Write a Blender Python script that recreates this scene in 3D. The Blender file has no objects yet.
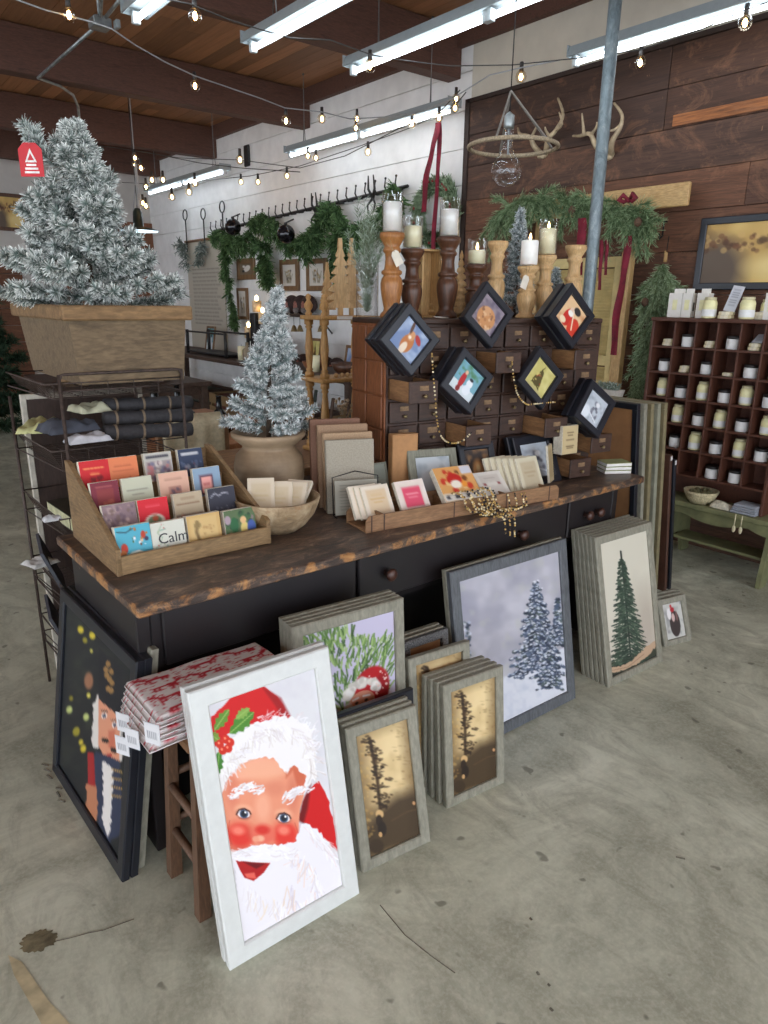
import bpy, math, random
import numpy as np
from mathutils import Matrix, Vector, noise
random.seed(7); rng = np.random.default_rng(7)
PI = math.pi
SC = bpy.context.scene
COL = SC.collection
R_ = math.radians

# ------------------------------------------------------------------ camera geometry
F, CX, CY, H = 697.0, 384.0, 512.0, 1.6
_v1 = np.array([1286-CX, -(314-CY), -F]); _v2 = np.array([-200-CX, -(294-CY), -F])
_v1 /= np.linalg.norm(_v1); _v2 /= np.linalg.norm(_v2)
_up = np.cross(_v1, _v2); _up /= np.linalg.norm(_up)
_m = _v1+_v2; _m /= np.linalg.norm(_m); _q = np.cross(_up, _m)
RW = np.array([(_m-_q)/math.sqrt(2), (_m+_q)/math.sqrt(2), _up])      # camera -> world
CAM = np.array([0, 0, H])
def ray(x, y): return RW @ np.array([x-CX, -(y-CY), -F])
def onz(x, y, z=0.0):
    d = ray(x, y); return Vector(CAM+d*((z-H)/d[2]))
def onx(x, y, X):
    d = ray(x, y); return Vector(CAM+d*(X/d[0]))
def ony(x, y, Y):
    d = ray(x, y); return Vector(CAM+d*(Y/d[1]))
def onplane(x, y, p, n):
    d = ray(x, y); p = np.array(p, float); n = np.array(n, float)
    return Vector(CAM+d*(((p-CAM)@n)/(d@n)))
def proj(P):
    v = RW.T @ (np.array(P, float)-CAM); return np.array([CX+F*v[0]/-v[2], CY-F*v[1]/-v[2]])
def mpp(P):                     # metres per pixel at P
    v = RW.T @ (np.array(P, float)-CAM); return -v[2]/F

cam_d = bpy.data.cameras.new('camera'); cam = bpy.data.objects.new('camera', cam_d); COL.objects.link(cam)
M = Matrix.Identity(4)
for i in range(3):
    for j in range(3): M[i][j] = RW[i][j]
M.translation = Vector(CAM)
cam.matrix_world = M
cam_d.sensor_fit = 'HORIZONTAL'; cam_d.sensor_width = 36; cam_d.lens = F*36/768
cam_d.clip_start = .02; cam_d.clip_end = 200
SC.camera = cam

# ------------------------------------------------------------------ materials
def lin(c):
    out = []
    for x in c[:3]:
        x = x/255.0
        out.append(x/12.92 if x <= .04045 else ((x+.055)/1.055)**2.4)
    return tuple(out)+(1.0,)
class NT:
    def __init__(s, name):
        s.m = bpy.data.materials.new(name); s.m.use_nodes = True; s.t = s.m.node_tree; s.n = s.t.nodes; s.l = s.t.links
        s.b = s.n['Principled BSDF']; s.out = s.n['Material Output']
    def new(s, k, **kw):
        n = s.n.new(k)
        for a, v in kw.items():
            if a.startswith('i_'): n.inputs[a[2:].replace('_', ' ')].default_value = v
            else: setattr(n, a, v)
        return n
    def link(s, a, b): s.l.new(a, b)
    def coord(s, kind='Object', scale=(1, 1, 1), rot=(0, 0, 0)):
        c = s.new('ShaderNodeTexCoord'); mp = s.new('ShaderNodeMapping')
        mp.inputs['Scale'].default_value = scale; mp.inputs['Rotation'].default_value = rot
        s.link(c.outputs[kind], mp.inputs['Vector']); return mp.outputs['Vector']
    def noise(s, vec, scale, detail=4, rough=.55, dist=0):
        n = s.new('ShaderNodeTexNoise'); n.inputs['Scale'].default_value = scale; n.inputs['Detail'].default_value = detail
        n.inputs['Roughness'].default_value = rough; n.inputs['Distortion'].default_value = dist
        s.link(vec, n.inputs['Vector']); return n.outputs['Fac']
    def ramp(s, fac, stops):
        r = s.new('ShaderNodeValToRGB'); e = r.color_ramp.elements
        while len(e) < len(stops): e.new(.5)
        for k, (p, c) in enumerate(stops):
            e[k].position = p; e[k].color = lin(c) if len(c) == 3 and max(c) > 1 else (c[0], c[0], c[0], 1) if len(c) == 1 else tuple(c)+(1,)
        s.link(fac, r.inputs['Fac']); return r.outputs['Color']
    def mix(s, fac, a, b, mode='MIX'):
        n = s.new('ShaderNodeMix', data_type='RGBA', blend_type=mode)
        if isinstance(fac, (int, float)): n.inputs[0].default_value = fac
        else: s.link(fac, n.inputs[0])
        for k, v in ((6, a), (7, b)):
            if isinstance(v, tuple): n.inputs[k].default_value = v
            else: s.link(v, n.inputs[k])
        return n.outputs[2]
    def bump(s, fac, strength=.2, dist=.01):
        n = s.new('ShaderNodeBump'); n.inputs['Strength'].default_value = strength; n.inputs['Distance'].default_value = dist
        s.link(fac, n.inputs['Height']); s.link(n.outputs['Normal'], s.b.inputs['Normal'])
    def base(s, c):
        if isinstance(c, tuple): s.b.inputs['Base Color'].default_value = c
        else: s.link(c, s.b.inputs['Base Color'])
    def rough(s, r): s.b.inputs['Roughness'].default_value = r
MC = {}
def plain(name, c, rough=.6, metal=0, var=.12, scale=30, spec=None, bump=0):
    """surface with slight mottling"""
    if name in MC: return MC[name]
    t = NT(name); v = t.coord('Object')
    f = t.noise(v, scale, 3)
    a = lin([min(255, x*(1+var)) for x in c]); b = lin([x*(1-var) for x in c])
    t.base(t.ramp(f, [(.3, b[:3]), (.7, a[:3])]) if var > 0 else lin(c))
    t.rough(rough); t.b.inputs['Metallic'].default_value = metal
    if spec is not None: t.b.inputs['Specular IOR Level'].default_value = spec
    if bump: t.bump(f, bump, .005)
    MC[name] = t.m; return t.m
def wood(name, c1, c2, axis='x', rough=.6, grain=6, knots=False, c3=None, bump=.15):
    if name in MC: return MC[name]
    t = NT(name); k = {'x': (1, grain, grain), 'y': (grain, 1, grain), 'z': (grain, grain, 1)}[axis]
    v = t.coord('Object', k)
    f = t.noise(v, 6, 6, .6, .6); g = t.noise(v, 30, 4, .6)
    st = [(.3, c1), (.7, c2)]
    if c3: st = [(.25, c1), (.5, c2), (.75, c3)]
    col = t.ramp(f, st)
    col = t.mix(t.ramp(g, [(.35, (.0,)), (.6, (.35,))]), col, lin([x*.6 for x in c1]))
    t.base(col); t.rough(rough); t.bump(g, bump, .004)
    MC[name] = t.m; return t.m
def emit(name, c, s):
    if name in MC: return MC[name]
    t = NT(name); t.base(lin(c)); t.b.inputs['Emission Color'].default_value = lin(c); t.b.inputs['Emission Strength'].default_value = s
    MC[name] = t.m; return t.m
def glass(name, c=(255, 255, 255), rough=.02):
    """thin clear glass: mix of transparent and glossy"""
    if name in MC: return MC[name]
    t = NT(name); t.n.remove(t.b)
    tr = t.new('ShaderNodeBsdfTransparent'); tr.inputs[0].default_value = lin(c)
    gl = t.new('ShaderNodeBsdfGlossy'); gl.inputs['Roughness'].default_value = rough
    lw = t.new('ShaderNodeLayerWeight'); lw.inputs[0].default_value = .35
    mr = t.new('ShaderNodeMapRange'); mr.inputs[3].default_value = .03; mr.inputs[4].default_value = .4
    t.link(lw.outputs['Facing'], mr.inputs[0])
    mx = t.new('ShaderNodeMixShader'); t.link(mr.outputs[0], mx.inputs[0]); t.link(tr.outputs[0], mx.inputs[1]); t.link(gl.outputs[0], mx.inputs[2])
    t.link(mx.outputs[0], t.out.inputs[0]); MC[name] = t.m; return t.m
def attr_mat(name, rough=.6, var=0, scale=30, bump=0, spec=None, trans=0):
    """colour comes from the mesh's own colour attribute (its pigment)"""
    if name in MC: return MC[name]
    t = NT(name); a = t.new('ShaderNodeAttribute', attribute_name='col'); c = a.outputs['Color']
    if var or bump:
        f = t.noise(t.coord('Object'), scale, 4)
        if var: c = t.mix(1.0, c, t.ramp(f, [(.3, (1-var,)), (.7, (1,))]), 'MULTIPLY')
        if bump: t.bump(f, bump, .004)
    t.base(c); t.rough(rough)
    if spec is not None: t.b.inputs['Specular IOR Level'].default_value = spec
    MC[name] = t.m; return t.m

# ------------------------------------------------------------------ mesh builder
class MB:
    def __init__(s): s.v = []; s.f = []; s.mi = []; s.sm = []; s.c = []; s.col = (1, 1, 1, 1); s.m = 0
    def add(s, vs, fs, M=None, smooth=False, cols=None, m=None):
        o = len(s.v)
        if M is not None: vs = [M @ Vector(p) for p in vs]
        s.v.extend([tuple(p) for p in vs]); s.f.extend([tuple(i+o for i in f) for f in fs])
        s.mi.extend([s.m if m is None else m]*len(fs)); s.sm.extend([smooth]*len(fs))
        s.c.extend(cols if cols is not None else [s.col]*len(vs)); return s
    def box(s, a, b, M=None, bev=0, **k):
        x0, y0, z0 = a; x1, y1, z1 = b
        if x0 > x1: x0, x1 = x1, x0
        if y0 > y1: y0, y1 = y1, y0
        if z0 > z1: z0, z1 = z1, z0
        e = min(bev, (x1-x0)*.45, (y1-y0)*.45, (z1-z0)*.45)
        if e <= 0:
            vs = [(x0, y0, z0), (x1, y0, z0), (x1, y1, z0), (x0, y1, z0), (x0, y0, z1), (x1, y0, z1), (x1, y1, z1), (x0, y1, z1)]
            return s.add(vs, [(0, 3, 2, 1), (4, 5, 6, 7), (0, 1, 5, 4), (1, 2, 6, 5), (2, 3, 7, 6), (3, 0, 4, 7)], M, **k)
        vs = []; idx = {}
        for i, X in enumerate((x0, x1)):
            for j, Y in enumerate((y0, y1)):
                for l, Z in enumerate((z0, z1)):
                    sx, sy, sz = (1 if i == 0 else -1)*e, (1 if j == 0 else -1)*e, (1 if l == 0 else -1)*e
                    idx[i, j, l, 'x'] = len(vs); vs.append((X, Y+sy, Z+sz))
                    idx[i, j, l, 'y'] = len(vs); vs.append((X+sx, Y, Z+sz))
                    idx[i, j, l, 'z'] = len(vs); vs.append((X+sx, Y+sy, Z))
        g = lambda i, j, l, a: idx[i, j, l, a]
        fs = []
        fs.append([g(0, 0, 0, 'x'), g(0, 0, 1, 'x'), g(0, 1, 1, 'x'), g(0, 1, 0, 'x')]); fs.append([g(1, 0, 0, 'x'), g(1, 1, 0, 'x'), g(1, 1, 1, 'x'), g(1, 0, 1, 'x')])
        fs.append([g(0, 0, 0, 'y'), g(1, 0, 0, 'y'), g(1, 0, 1, 'y'), g(0, 0, 1, 'y')]); fs.append([g(0, 1, 0, 'y'), g(0, 1, 1, 'y'), g(1, 1, 1, 'y'), g(1, 1, 0, 'y')])
        fs.append([g(0, 0, 0, 'z'), g(0, 1, 0, 'z'), g(1, 1, 0, 'z'), g(1, 0, 0, 'z')]); fs.append([g(0, 0, 1, 'z'), g(1, 0, 1, 'z'), g(1, 1, 1, 'z'), g(0, 1, 1, 'z')])
        for j in (0, 1):
            for l in (0, 1): fs.append([g(0, j, l, 'y'), g(1, j, l, 'y'), g(1, j, l, 'z'), g(0, j, l, 'z')][::(1 if j == l else -1)])
        for i in (0, 1):
            for l in (0, 1): fs.append([g(i, 0, l, 'x'), g(i, 1, l, 'x'), g(i, 1, l, 'z'), g(i, 0, l, 'z')][::(-1 if i == l else 1)])
        for i in (0, 1):
            for j in (0, 1): fs.append([g(i, j, 0, 'x'), g(i, j, 1, 'x'), g(i, j, 1, 'y'), g(i, j, 0, 'y')][::(1 if i == j else -1)])
        for i in (0, 1):
            for j in (0, 1):
                for l in (0, 1): fs.append([g(i, j, l, 'x'), g(i, j, l, 'y'), g(i, j, l, 'z')][::(1 if (i+j+l) % 2 == 0 else -1)])
        return s.add(vs, fs, M, **k)
    def lathe(s, prof, M=None, n=20, smooth=True, caps=True, **k):
        """prof: (r, z) pairs from bottom to top"""
        vs = []; fs = []
        for r, z in prof:
            for i in range(n):
                a = 2*PI*i/n; vs.append((r*math.cos(a), r*math.sin(a), z))
        for j in range(len(prof)-1):
            for i in range(n):
                a, b = j*n+i, j*n+(i+1) % n; fs.append((a, b, b+n, a+n))
        s.add(vs, fs, M, smooth=smooth, **k)
        if caps:
            o = len(s.v)-len(vs)
            for j, fl in ((0, True), (len(prof)-1, False)):
                if prof[j][0] > 1e-5:
                    ring = [o+j*n+i for i in range(n)]; s.f.append(tuple(ring[::-1] if fl else ring)); s.mi.append(k.get('m', s.m) if k.get('m') is not None else s.m); s.sm.append(False)
        return s
    def tube(s, pts, r, n=6, M=None, closed=False, caps=True, **k):
        pts = [Vector(p) for p in pts]; N = len(pts); rs = r if isinstance(r, (list, tuple)) else [r]*N
        vs = []; fs = []; prev = None
        for i, p in enumerate(pts):
            if closed: t = pts[(i+1) % N]-pts[i-1]
            else: t = pts[min(i+1, N-1)]-pts[max(i-1, 0)]
            if t.length < 1e-9: t = Vector((0, 0, 1))
            t.normalize()
            if prev is None:
                u = t.cross(Vector((0, 0, 1)));
                if u.length < 1e-3: u = t.cross(Vector((1, 0, 0)))
            else: u = prev-t*prev.dot(t)
            if u.length < 1e-6: u = t.orthogonal()
            u.normalize(); prev = u; w = t.cross(u)
            for q in range(n):
                a = 2*PI*q/n; vs.append(p+u*(rs[i]*math.cos(a))+w*(rs[i]*math.sin(a)))
        rng_ = N if closed else N-1
        for j in range(rng_):
            for i in range(n):
                a, b = j*n+i, j*n+(i+1) % n; c, d = ((j+1) % N)*n+(i+1) % n, ((j+1) % N)*n+i; fs.append((a, b, c, d))
        if caps and not closed: fs.append(tuple(range(n))[::-1]); fs.append(tuple(range((N-1)*n, N*n)))
        k.setdefault('smooth', n > 4)
        return s.add(vs, fs, M, **k)
    def cyl(s, a, b, r, r2=None, n=12, **k): return s.tube([a, b], [r, r if r2 is None else r2], n, **k)
    def sphere(s, c, r, n=10, m_=7, sc=(1, 1, 1), M=None, **k):
        vs = [(c[0], c[1], c[2]-r*sc[2])]; fs = []
        for j in range(1, m_):
            ph = -PI/2+PI*j/m_
            for i in range(n):
                a = 2*PI*i/n; vs.append((c[0]+r*sc[0]*math.cos(ph)*math.cos(a), c[1]+r*sc[1]*math.cos(ph)*math.sin(a), c[2]+r*sc[2]*math.sin(ph)))
        vs.append((c[0], c[1], c[2]+r*sc[2])); L = len(vs)-1
        for i in range(n):
            fs.append((0, 1+(i+1) % n, 1+i)); b = 1+(m_-2)*n; fs.append((L, b+i, b+(i+1) % n))
        for j in range(m_-2):
            for i in range(n):
                a = 1+j*n+i; b = 1+j*n+(i+1) % n; fs.append((a, b, b+n, a+n))
        k.setdefault('smooth', True)
        return s.add(vs, fs, M, **k)
    def prism(s, poly, y0, y1, M=None, **k):
        """poly of (x, z), extruded along y"""
        n = len(poly); vs = [(x, y0, z) for x, z in poly]+[(x, y1, z) for x, z in poly]
        fs = [tuple(range(n)), tuple(range(n, 2*n))[::-1]]+[(i, i+n, (i+1) % n+n, (i+1) % n) for i in range(n)]
        return s.add(vs, fs, M, **k)
    def build(s, name, mats, parent=None, bevel=0, shade=None):
        me = bpy.data.meshes.new(name); me.from_pydata(s.v, [], s.f)
        if not isinstance(mats, (list, tuple)): mats = [mats]
        for m in mats: me.materials.append(m)
        if len(mats) > 1: me.polygons.foreach_set('material_index', s.mi)
        me.polygons.foreach_set('use_smooth', s.sm)
        if any(c != (1, 1, 1, 1) for c in s.c[:2000:7]) or (s.c and s.c[0] != (1, 1, 1, 1)) or s.col != (1, 1, 1, 1):
            at = me.color_attributes.new('col', 'FLOAT_COLOR', 'POINT')
            at.data.foreach_set('color', np.array([tuple(c[:3])+(1.0,) for c in s.c], dtype=np.float32).ravel())
        me.update(); me.validate()
        o = bpy.data.objects.new(name, me); COL.objects.link(o)
        if parent is not None: o.parent = parent
        return o
    def top(s, name, mats, label, cat, group=None, org=None, rot=None):
        """a thing that is one mesh; vertices given in the world, origin moved to its base"""
        a = np.array(s.v)
        if org is None: org = Vector(((a[:, 0].min()+a[:, 0].max())/2, (a[:, 1].min()+a[:, 1].max())/2, a[:, 2].min()))
        s.v = [(p[0]-org[0], p[1]-org[1], p[2]-org[2]) for p in s.v]
        o = s.build(name, mats); o.location = org; tag(o, label, cat, group); return o
def tag(o, label=None, cat=None, group=None, kind=None):
    if label: o['label'] = label
    if cat: o['category'] = cat
    if group: o['group'] = group
    if kind: o['kind'] = kind
    return o
def thing(name, label, cat, M=None, group=None):
    o = bpy.data.objects.new(name, None); COL.objects.link(o); o.empty_display_size = .05
    if M is not None: o.matrix_world = M if isinstance(M, Matrix) else Matrix.Translation(Vector(M))
    return tag(o, label, cat, group)
def struct(name, mb, mats, label=None):
    o = mb.build(name, mats); o['kind'] = 'structure'
    if label: o['label'] = label
    return o
def copy_tree(o, parent=None):
    c = o.copy(); COL.objects.link(c)
    if parent is not None: c.parent = parent
    for ch in list(o.children): copy_tree(ch, c)
    return c
def dup(o, M, label, group=None):
    c = copy_tree(o); c.matrix_world = M; c['label'] = label
    if group: c['group'] = group
    return c
def frame_M(org, xdir, zdir):
    """matrix with local x and z along the two directions (z corrected), y pointing backwards"""
    x = Vector(xdir).normalized(); z = Vector(zdir); z = (z-x*z.dot(x)).normalized(); y = z.cross(x)
    m = Matrix.Identity(4)
    for i in range(3): m[i][0], m[i][1], m[i][2], m[i][3] = x[i], y[i], z[i], org[i]
    return m
def TM(x=0, y=0, z=0, rz=0, rx=0, ry=0): return Matrix.Translation((x, y, z)) @ Matrix.Rotation(rz, 4, 'Z') @ Matrix.Rotation(ry, 4, 'Y') @ Matrix.Rotation(rx, 4, 'X')

def fit_frame(corners, z0=0.0, base=None):
    """leaning rectangle with its foot on height z0: TL, TR, BR, BL pixels -> matrix, width, height (least squares)"""
    TL, TR, BR, BL = corners
    L = onz(*BL, z0); Rr = onz(*BR, z0)
    p = np.array([L.x, L.y, math.atan2(Rr.y-L.y, Rr.x-L.x), (Rr-L).length, .6, R_(12)])
    obs = np.array([TL, TR, BR, BL], float).ravel()
    wts = np.array([1, 1, 1, 1, 1, 1, 1, 1.])
    def pts(p):
        u = np.array([math.cos(p[2]), math.sin(p[2]), 0]); n = np.array([-u[1], u[0], 0])
        v = n*math.sin(p[5])+np.array([0, 0, math.cos(p[5])]); o = np.array([p[0], p[1], z0])
        return [o+v*p[4], o+v*p[4]+u*p[3], o+u*p[3], o], u, v
    def res(p): return (np.concatenate([proj(q) for q in pts(p)[0]])-obs)*wts
    for it in range(60):
        r = res(p); J = np.zeros((8, 6))
        for k in range(6):
            d = p.copy(); d[k] += 1e-5; J[:, k] = (res(d)-r)/1e-5
        p = p-np.linalg.solve(J.T@J+np.eye(6)*1e-3, J.T@r)
    P, u, v = pts(p)
    return frame_M(P[3], u, v), p[3], p[4], math.degrees(p[5]), np.abs(res(p)).max()

# ------------------------------------------------------------------ painter: flat pictures as coloured grids
def homog(src, dst):
    A = []; b = []
    for (x, y), (u, v) in zip(src, dst):
        A.append([x, y, 1, 0, 0, 0, -u*x, -u*y]); b.append(u)
        A.append([0, 0, 0, x, y, 1, -v*x, -v*y]); b.append(v)
    h = np.linalg.solve(np.array(A, float), np.array(b, float)); return np.append(h, 1).reshape(3, 3)
def vnoise(x, y, seed=0):
    """smooth value noise on arrays"""
    xi = np.floor(x).astype(np.int64); yi = np.floor(y).astype(np.int64); fx = x-xi; fy = y-yi
    def h(i, j): 
        n = (i*374761393+j*668265263+seed*1442695041) & 0xffffffff
        n = ((n ^ (n >> 13))*1274126177) & 0xffffffff
        return ((n ^ (n >> 16)) & 0xffff)/65535.0
    sx = fx*fx*(3-2*fx); sy = fy*fy*(3-2*fy)
    return (h(xi, yi)*(1-sx)+h(xi+1, yi)*sx)*(1-sy)+(h(xi, yi+1)*(1-sx)+h(xi+1, yi+1)*sx)*sy
class Cv:
    def __init__(s, nx, ny, col=(255, 255, 255), quad=None, asp=None):
        """nx*ny vertices; coordinates are u in 0..1 rightwards, v in 0..asp downwards, or the quad's own units"""
        s.nx, s.ny = nx, ny; asp = asp if asp else ny/nx
        u, v = np.meshgrid(np.linspace(0, 1, nx), np.linspace(0, 1, ny))
        if quad:
            Hm = homog([(0, 0), (1, 0), (1, 1), (0, 1)], quad)
            w = Hm[2, 0]*u+Hm[2, 1]*v+Hm[2, 2]
            s.X = (Hm[0, 0]*u+Hm[0, 1]*v+Hm[0, 2])/w; s.Y = (Hm[1, 0]*u+Hm[1, 1]*v+Hm[1, 2])/w
            s.px = max(abs(s.X[0, 1]-s.X[0, 0]), 1e-6)
        else: s.X = u; s.Y = v*asp; s.px = 1.0/nx
        s.U, s.V = u, v
        s.a = np.zeros((ny, nx, 3))+np.array(col, float)
    def put(s, mask, col, op=1.0):
        k = (np.clip(mask, 0, 1)*op)[..., None]; s.a = s.a*(1-k)+np.array(col, float)*k; return s
    def soft(s, d, e=None): return np.clip(.5-d/((e or s.px)*1.0), 0, 1)
    def ell(s, cx, cy, rx, ry, col, rot=0, op=1, e=None, wob=0, wf=3, seed=0):
        c, n = math.cos(R_(rot)), math.sin(R_(rot)); dx, dy = s.X-cx, s.Y-cy
        X = dx*c+dy*n; Y = -dx*n+dy*c; q = np.sqrt((X/rx)**2+(Y/ry)**2)
        if wob: q = q+wob*(vnoise(s.X*wf/rx, s.Y*wf/rx, seed)-.5)*2
        return s.put(s.soft((q-1)*min(rx, ry), e), col, op)
    def poly(s, pts, col, op=1, e=None, wob=0, wf=1, seed=0):
        X, Y = s.X, s.Y
        if wob: X = X+(vnoise(s.X*wf, s.Y*wf, seed)-.5)*wob; Y = Y+(vnoise(s.X*wf+50, s.Y*wf, seed)-.5)*wob
        ins = np.zeros(X.shape, bool); dmin = np.full(X.shape, 1e9); n = len(pts)
        for i in range(n):
            x0, y0 = pts[i]; x1, y1 = pts[(i+1) % n]
            with np.errstate(divide='ignore', invalid='ignore'):
                c = ((y0 > Y) != (y1 > Y)) & (X < (x1-x0)*(Y-y0)/((y1-y0) if y1 != y0 else 1e-9)+x0)
            ins ^= c
            L2 = (x1-x0)**2+(y1-y0)**2+1e-12; t = np.clip(((X-x0)*(x1-x0)+(Y-y0)*(y1-y0))/L2, 0, 1)
            dmin = np.minimum(dmin, np.hypot(X-x0-t*(x1-x0), Y-y0-t*(y1-y0)))
        return s.put(s.soft(np.where(ins, -dmin, dmin), e), col, op)
    def line(s, pts, w, col, op=1, e=None):
        d = np.full(s.X.shape, 1e9)
        for (x0, y0), (x1, y1) in zip(pts[:-1], pts[1:]):
            L2 = (x1-x0)**2+(y1-y0)**2+1e-12; t = np.clip(((s.X-x0)*(x1-x0)+(s.Y-y0)*(y1-y0))/L2, 0, 1)
            d = np.minimum(d, np.hypot(s.X-x0-t*(x1-x0), s.Y-y0-t*(y1-y0)))
        return s.put(s.soft(d-w/2, e), col, op)
    def noise(s, col, lo, hi, f, seed=0, op=1, fy=None, m=None):
        n = (vnoise(s.X*f, s.Y*(fy or f), seed)*.65+vnoise(s.X*f*2.3, s.Y*(fy or f)*2.3, seed+9)*.35)
        k = np.clip((n-lo)/(hi-lo), 0, 1)
        if m is not None: k = k*m
        return s.put(k, col, op)
    def grad(s, c0, c1, y0=0, y1=1, m=None):
        k = np.clip((s.V-y0)/(y1-y0), 0, 1); return s.put(k if m is None else k*m, c1)
    def spots(s, n, x0, y0, x1, y1, r, col, op=1, rs=None):
        rr = random.Random(int(x0*7+y0*13+n))
        for _ in range(n):
            x = rr.uniform(x0, x1); y = rr.uniform(y0, y1); q = r*rr.uniform(.5, 1.2)
            c = col[rr.randrange(len(col))] if isinstance(col, list) else col; s.ell(x, y, q, q*(rs or 1), c, op=op)
        return s
    def strokes(s, n, x0, y0, x1, y1, L, ang, w, cols, op=.8, jit=25, seed=1):
        rr = random.Random(seed)
        for _ in range(n):
            x = rr.uniform(x0, x1); y = rr.uniform(y0, y1); a = R_(ang+rr.uniform(-jit, jit)); l = L*rr.uniform(.6, 1.2)
            xa, xb = min(x, x+l*math.cos(a))-w*2, max(x, x+l*math.cos(a))+w*2
            s.line([(x, y), (x+l*math.cos(a), y+l*math.sin(a))], w, cols[rr.randrange(len(cols))], op)
        return s
def srgb2lin(a):
    a = np.clip(a, 0, 255)/255; return np.where(a <= .04045, a/12.92, ((a+.055)/1.055)**2.4)
M_PRINT = attr_mat('printed_paper', .55, spec=.35)
def canvas_obj(cv, w, h, x0, y0, z0, name='print', parent=None, mat=None, tilt=None):
    """a flat sheet in the local xz-plane (x right, z up), facing -y"""
    nx, ny = cv.nx, cv.ny
    u, v = np.meshgrid(np.linspace(0, 1, nx), np.linspace(0, 1, ny))
    P = np.stack([x0+u*w, np.full(u.shape, y0), z0+(1-v)*h], -1).reshape(-1, 3)
    i = np.arange((ny-1)*(nx-1)); r = i//(nx-1); c = i % (nx-1); a = r*nx+c
    Fc = np.stack([a, a+nx, a+nx+1, a+1], -1)
    me = bpy.data.meshes.new(name); me.from_pydata(P.tolist(), [], Fc.tolist()); me.materials.append(mat or M_PRINT)
    at = me.color_attributes.new('col', 'FLOAT_COLOR', 'POINT')
    at.data.foreach_set('color', np.concatenate([srgb2lin(cv.a), np.ones((ny, nx, 1))], -1).astype(np.float32).ravel())
    if tilt is not None: me.transform(tilt)
    me.update(); o = bpy.data.objects.new(name, me); COL.objects.link(o)
    if parent is not None: o.parent = parent
    return o

# ------------------------------------------------------------------ needles and sprays
def needle(mb, p, d, L, w, c0, c1):
    """one thin leaf: two crossed slivers would double the count; a folded triangle is enough"""
    d = d.normalized(); s_ = d.cross(Vector((random.uniform(-1, 1), random.uniform(-1, 1), random.uniform(-1, 1))))
    if s_.length < 1e-4: return
    s_ = s_.normalized()*w*.5
    mb.add([p-s_, p+s_, p+d*L+s_*.5, p+d*L-s_*.5], [(0, 1, 2, 3)], cols=[c0, c0, c1, c1])
def rnd3(): 
    v = Vector((random.gauss(0, 1), random.gauss(0, 1), random.gauss(0, 1))); return v.normalized()
def jit(c, a=.15):
    k = 1+random.uniform(-a, a); return (c[0]*k, c[1]*k, c[2]*k, 1)
M_NEEDLE = attr_mat('needle_foliage', .75, spec=.2)
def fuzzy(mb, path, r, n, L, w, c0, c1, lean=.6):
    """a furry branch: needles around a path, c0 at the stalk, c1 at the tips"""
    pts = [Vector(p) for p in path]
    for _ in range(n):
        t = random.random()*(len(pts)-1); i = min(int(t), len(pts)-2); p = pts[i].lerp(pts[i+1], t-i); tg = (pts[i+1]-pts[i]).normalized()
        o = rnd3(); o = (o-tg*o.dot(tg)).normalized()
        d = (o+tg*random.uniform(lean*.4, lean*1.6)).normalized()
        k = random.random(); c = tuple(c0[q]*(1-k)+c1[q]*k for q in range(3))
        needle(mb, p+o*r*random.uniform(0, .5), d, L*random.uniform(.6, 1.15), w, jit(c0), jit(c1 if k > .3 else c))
# ================================================================== ROOM SHELL
XW = 4.6; YB = 11.75; ZC = 3.75
def mat_concrete():
    t = NT('polished_concrete'); v = t.coord('Object')
    a = t.noise(v, 1.3, 9, .68, 1.2); b = t.noise(t.coord('Object', (1, .55, 1), (0, 0, .7)), 6.5, 9, .72, 1.5); c = t.noise(v, 70, 4, .7)
    col = t.ramp(a, [(.32, (150, 152, 134)), (.5, (192, 195, 175)), (.66, (222, 224, 204))])
    col = t.mix(t.ramp(b, [(.44, (.0,)), (.62, (.5,))]), col, lin((134, 134, 116)))
    col = t.mix(t.ramp(c, [(.45, (.0,)), (.7, (.35,))]), col, lin((216, 215, 200)))
    # small dark scuffs
    s = t.noise(v, 14, 2, .4); col = t.mix(t.ramp(s, [(.7, (.0,)), (.74, (.6,))]), col, lin((84, 82, 70)))
    t.base(col); t.link(t.ramp(b, [(.3, (.38,)), (.7, (.6,))]), t.b.inputs['Roughness']); t.b.inputs['Specular IOR Level'].default_value = .35
    t.bump(c, .06, .003); return t.m
M_CONC = mat_concrete()
mb = MB(); mb.box((-9, -4, -.1), (XW+.2, YB+.2, 0)); struct('floor', mb, M_CONC)
# chipped hollow and ochre stain in the concrete, bottom left
def blob(mb, c, rx, ry, rz, z, n=44, seed=0, rough=.16):
    rr = random.Random(seed); vs = [(c[0], c[1], z)]
    for i in range(n):
        a = 2*PI*i/n; k = 1+rr.uniform(-rough, rough); x, y = rx*k*math.cos(a), ry*k*math.sin(a)
        vs.append((c[0]+x*math.cos(rz)-y*math.sin(rz), c[1]+x*math.sin(rz)+y*math.cos(rz), z))
    mb.add(vs, [(0, i+1, (i+1) % n+1) for i in range(n)])
mb = MB(); p = onz(39, 941); blob(mb, p, .045, .032, R_(-30), .0012, seed=3)
struct('floor_patch', mb, wood('patch_aggregate', (92, 84, 62), (170, 158, 122), 'x', .9, 1.5, bump=.8))
mb = MB(); pts = [onz(8, 955, .0012), onz(22, 962, .0012), onz(48, 1000, .0012), onz(80, 1035, .0012), onz(55, 1050, .0012), onz(34, 1010, .0012), onz(14, 975, .0012)]
mb.add(pts, [tuple(range(7))]); struct('floor_stain', mb, plain('ochre_stain', (186, 174, 140), .6, var=.16, scale=14))
mb = MB(); a = onz(56, 941, .001)
mb.tube([onz(*q, .0003) for q in ((56, 941), (70, 938), (88, 933), (104, 930), (120, 924), (134, 919))], .0016, 4)
mb.tube([onz(*q, .0003) for q in ((455, 973), (430, 955), (405, 935), (380, 905))], .0014, 4)
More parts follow.
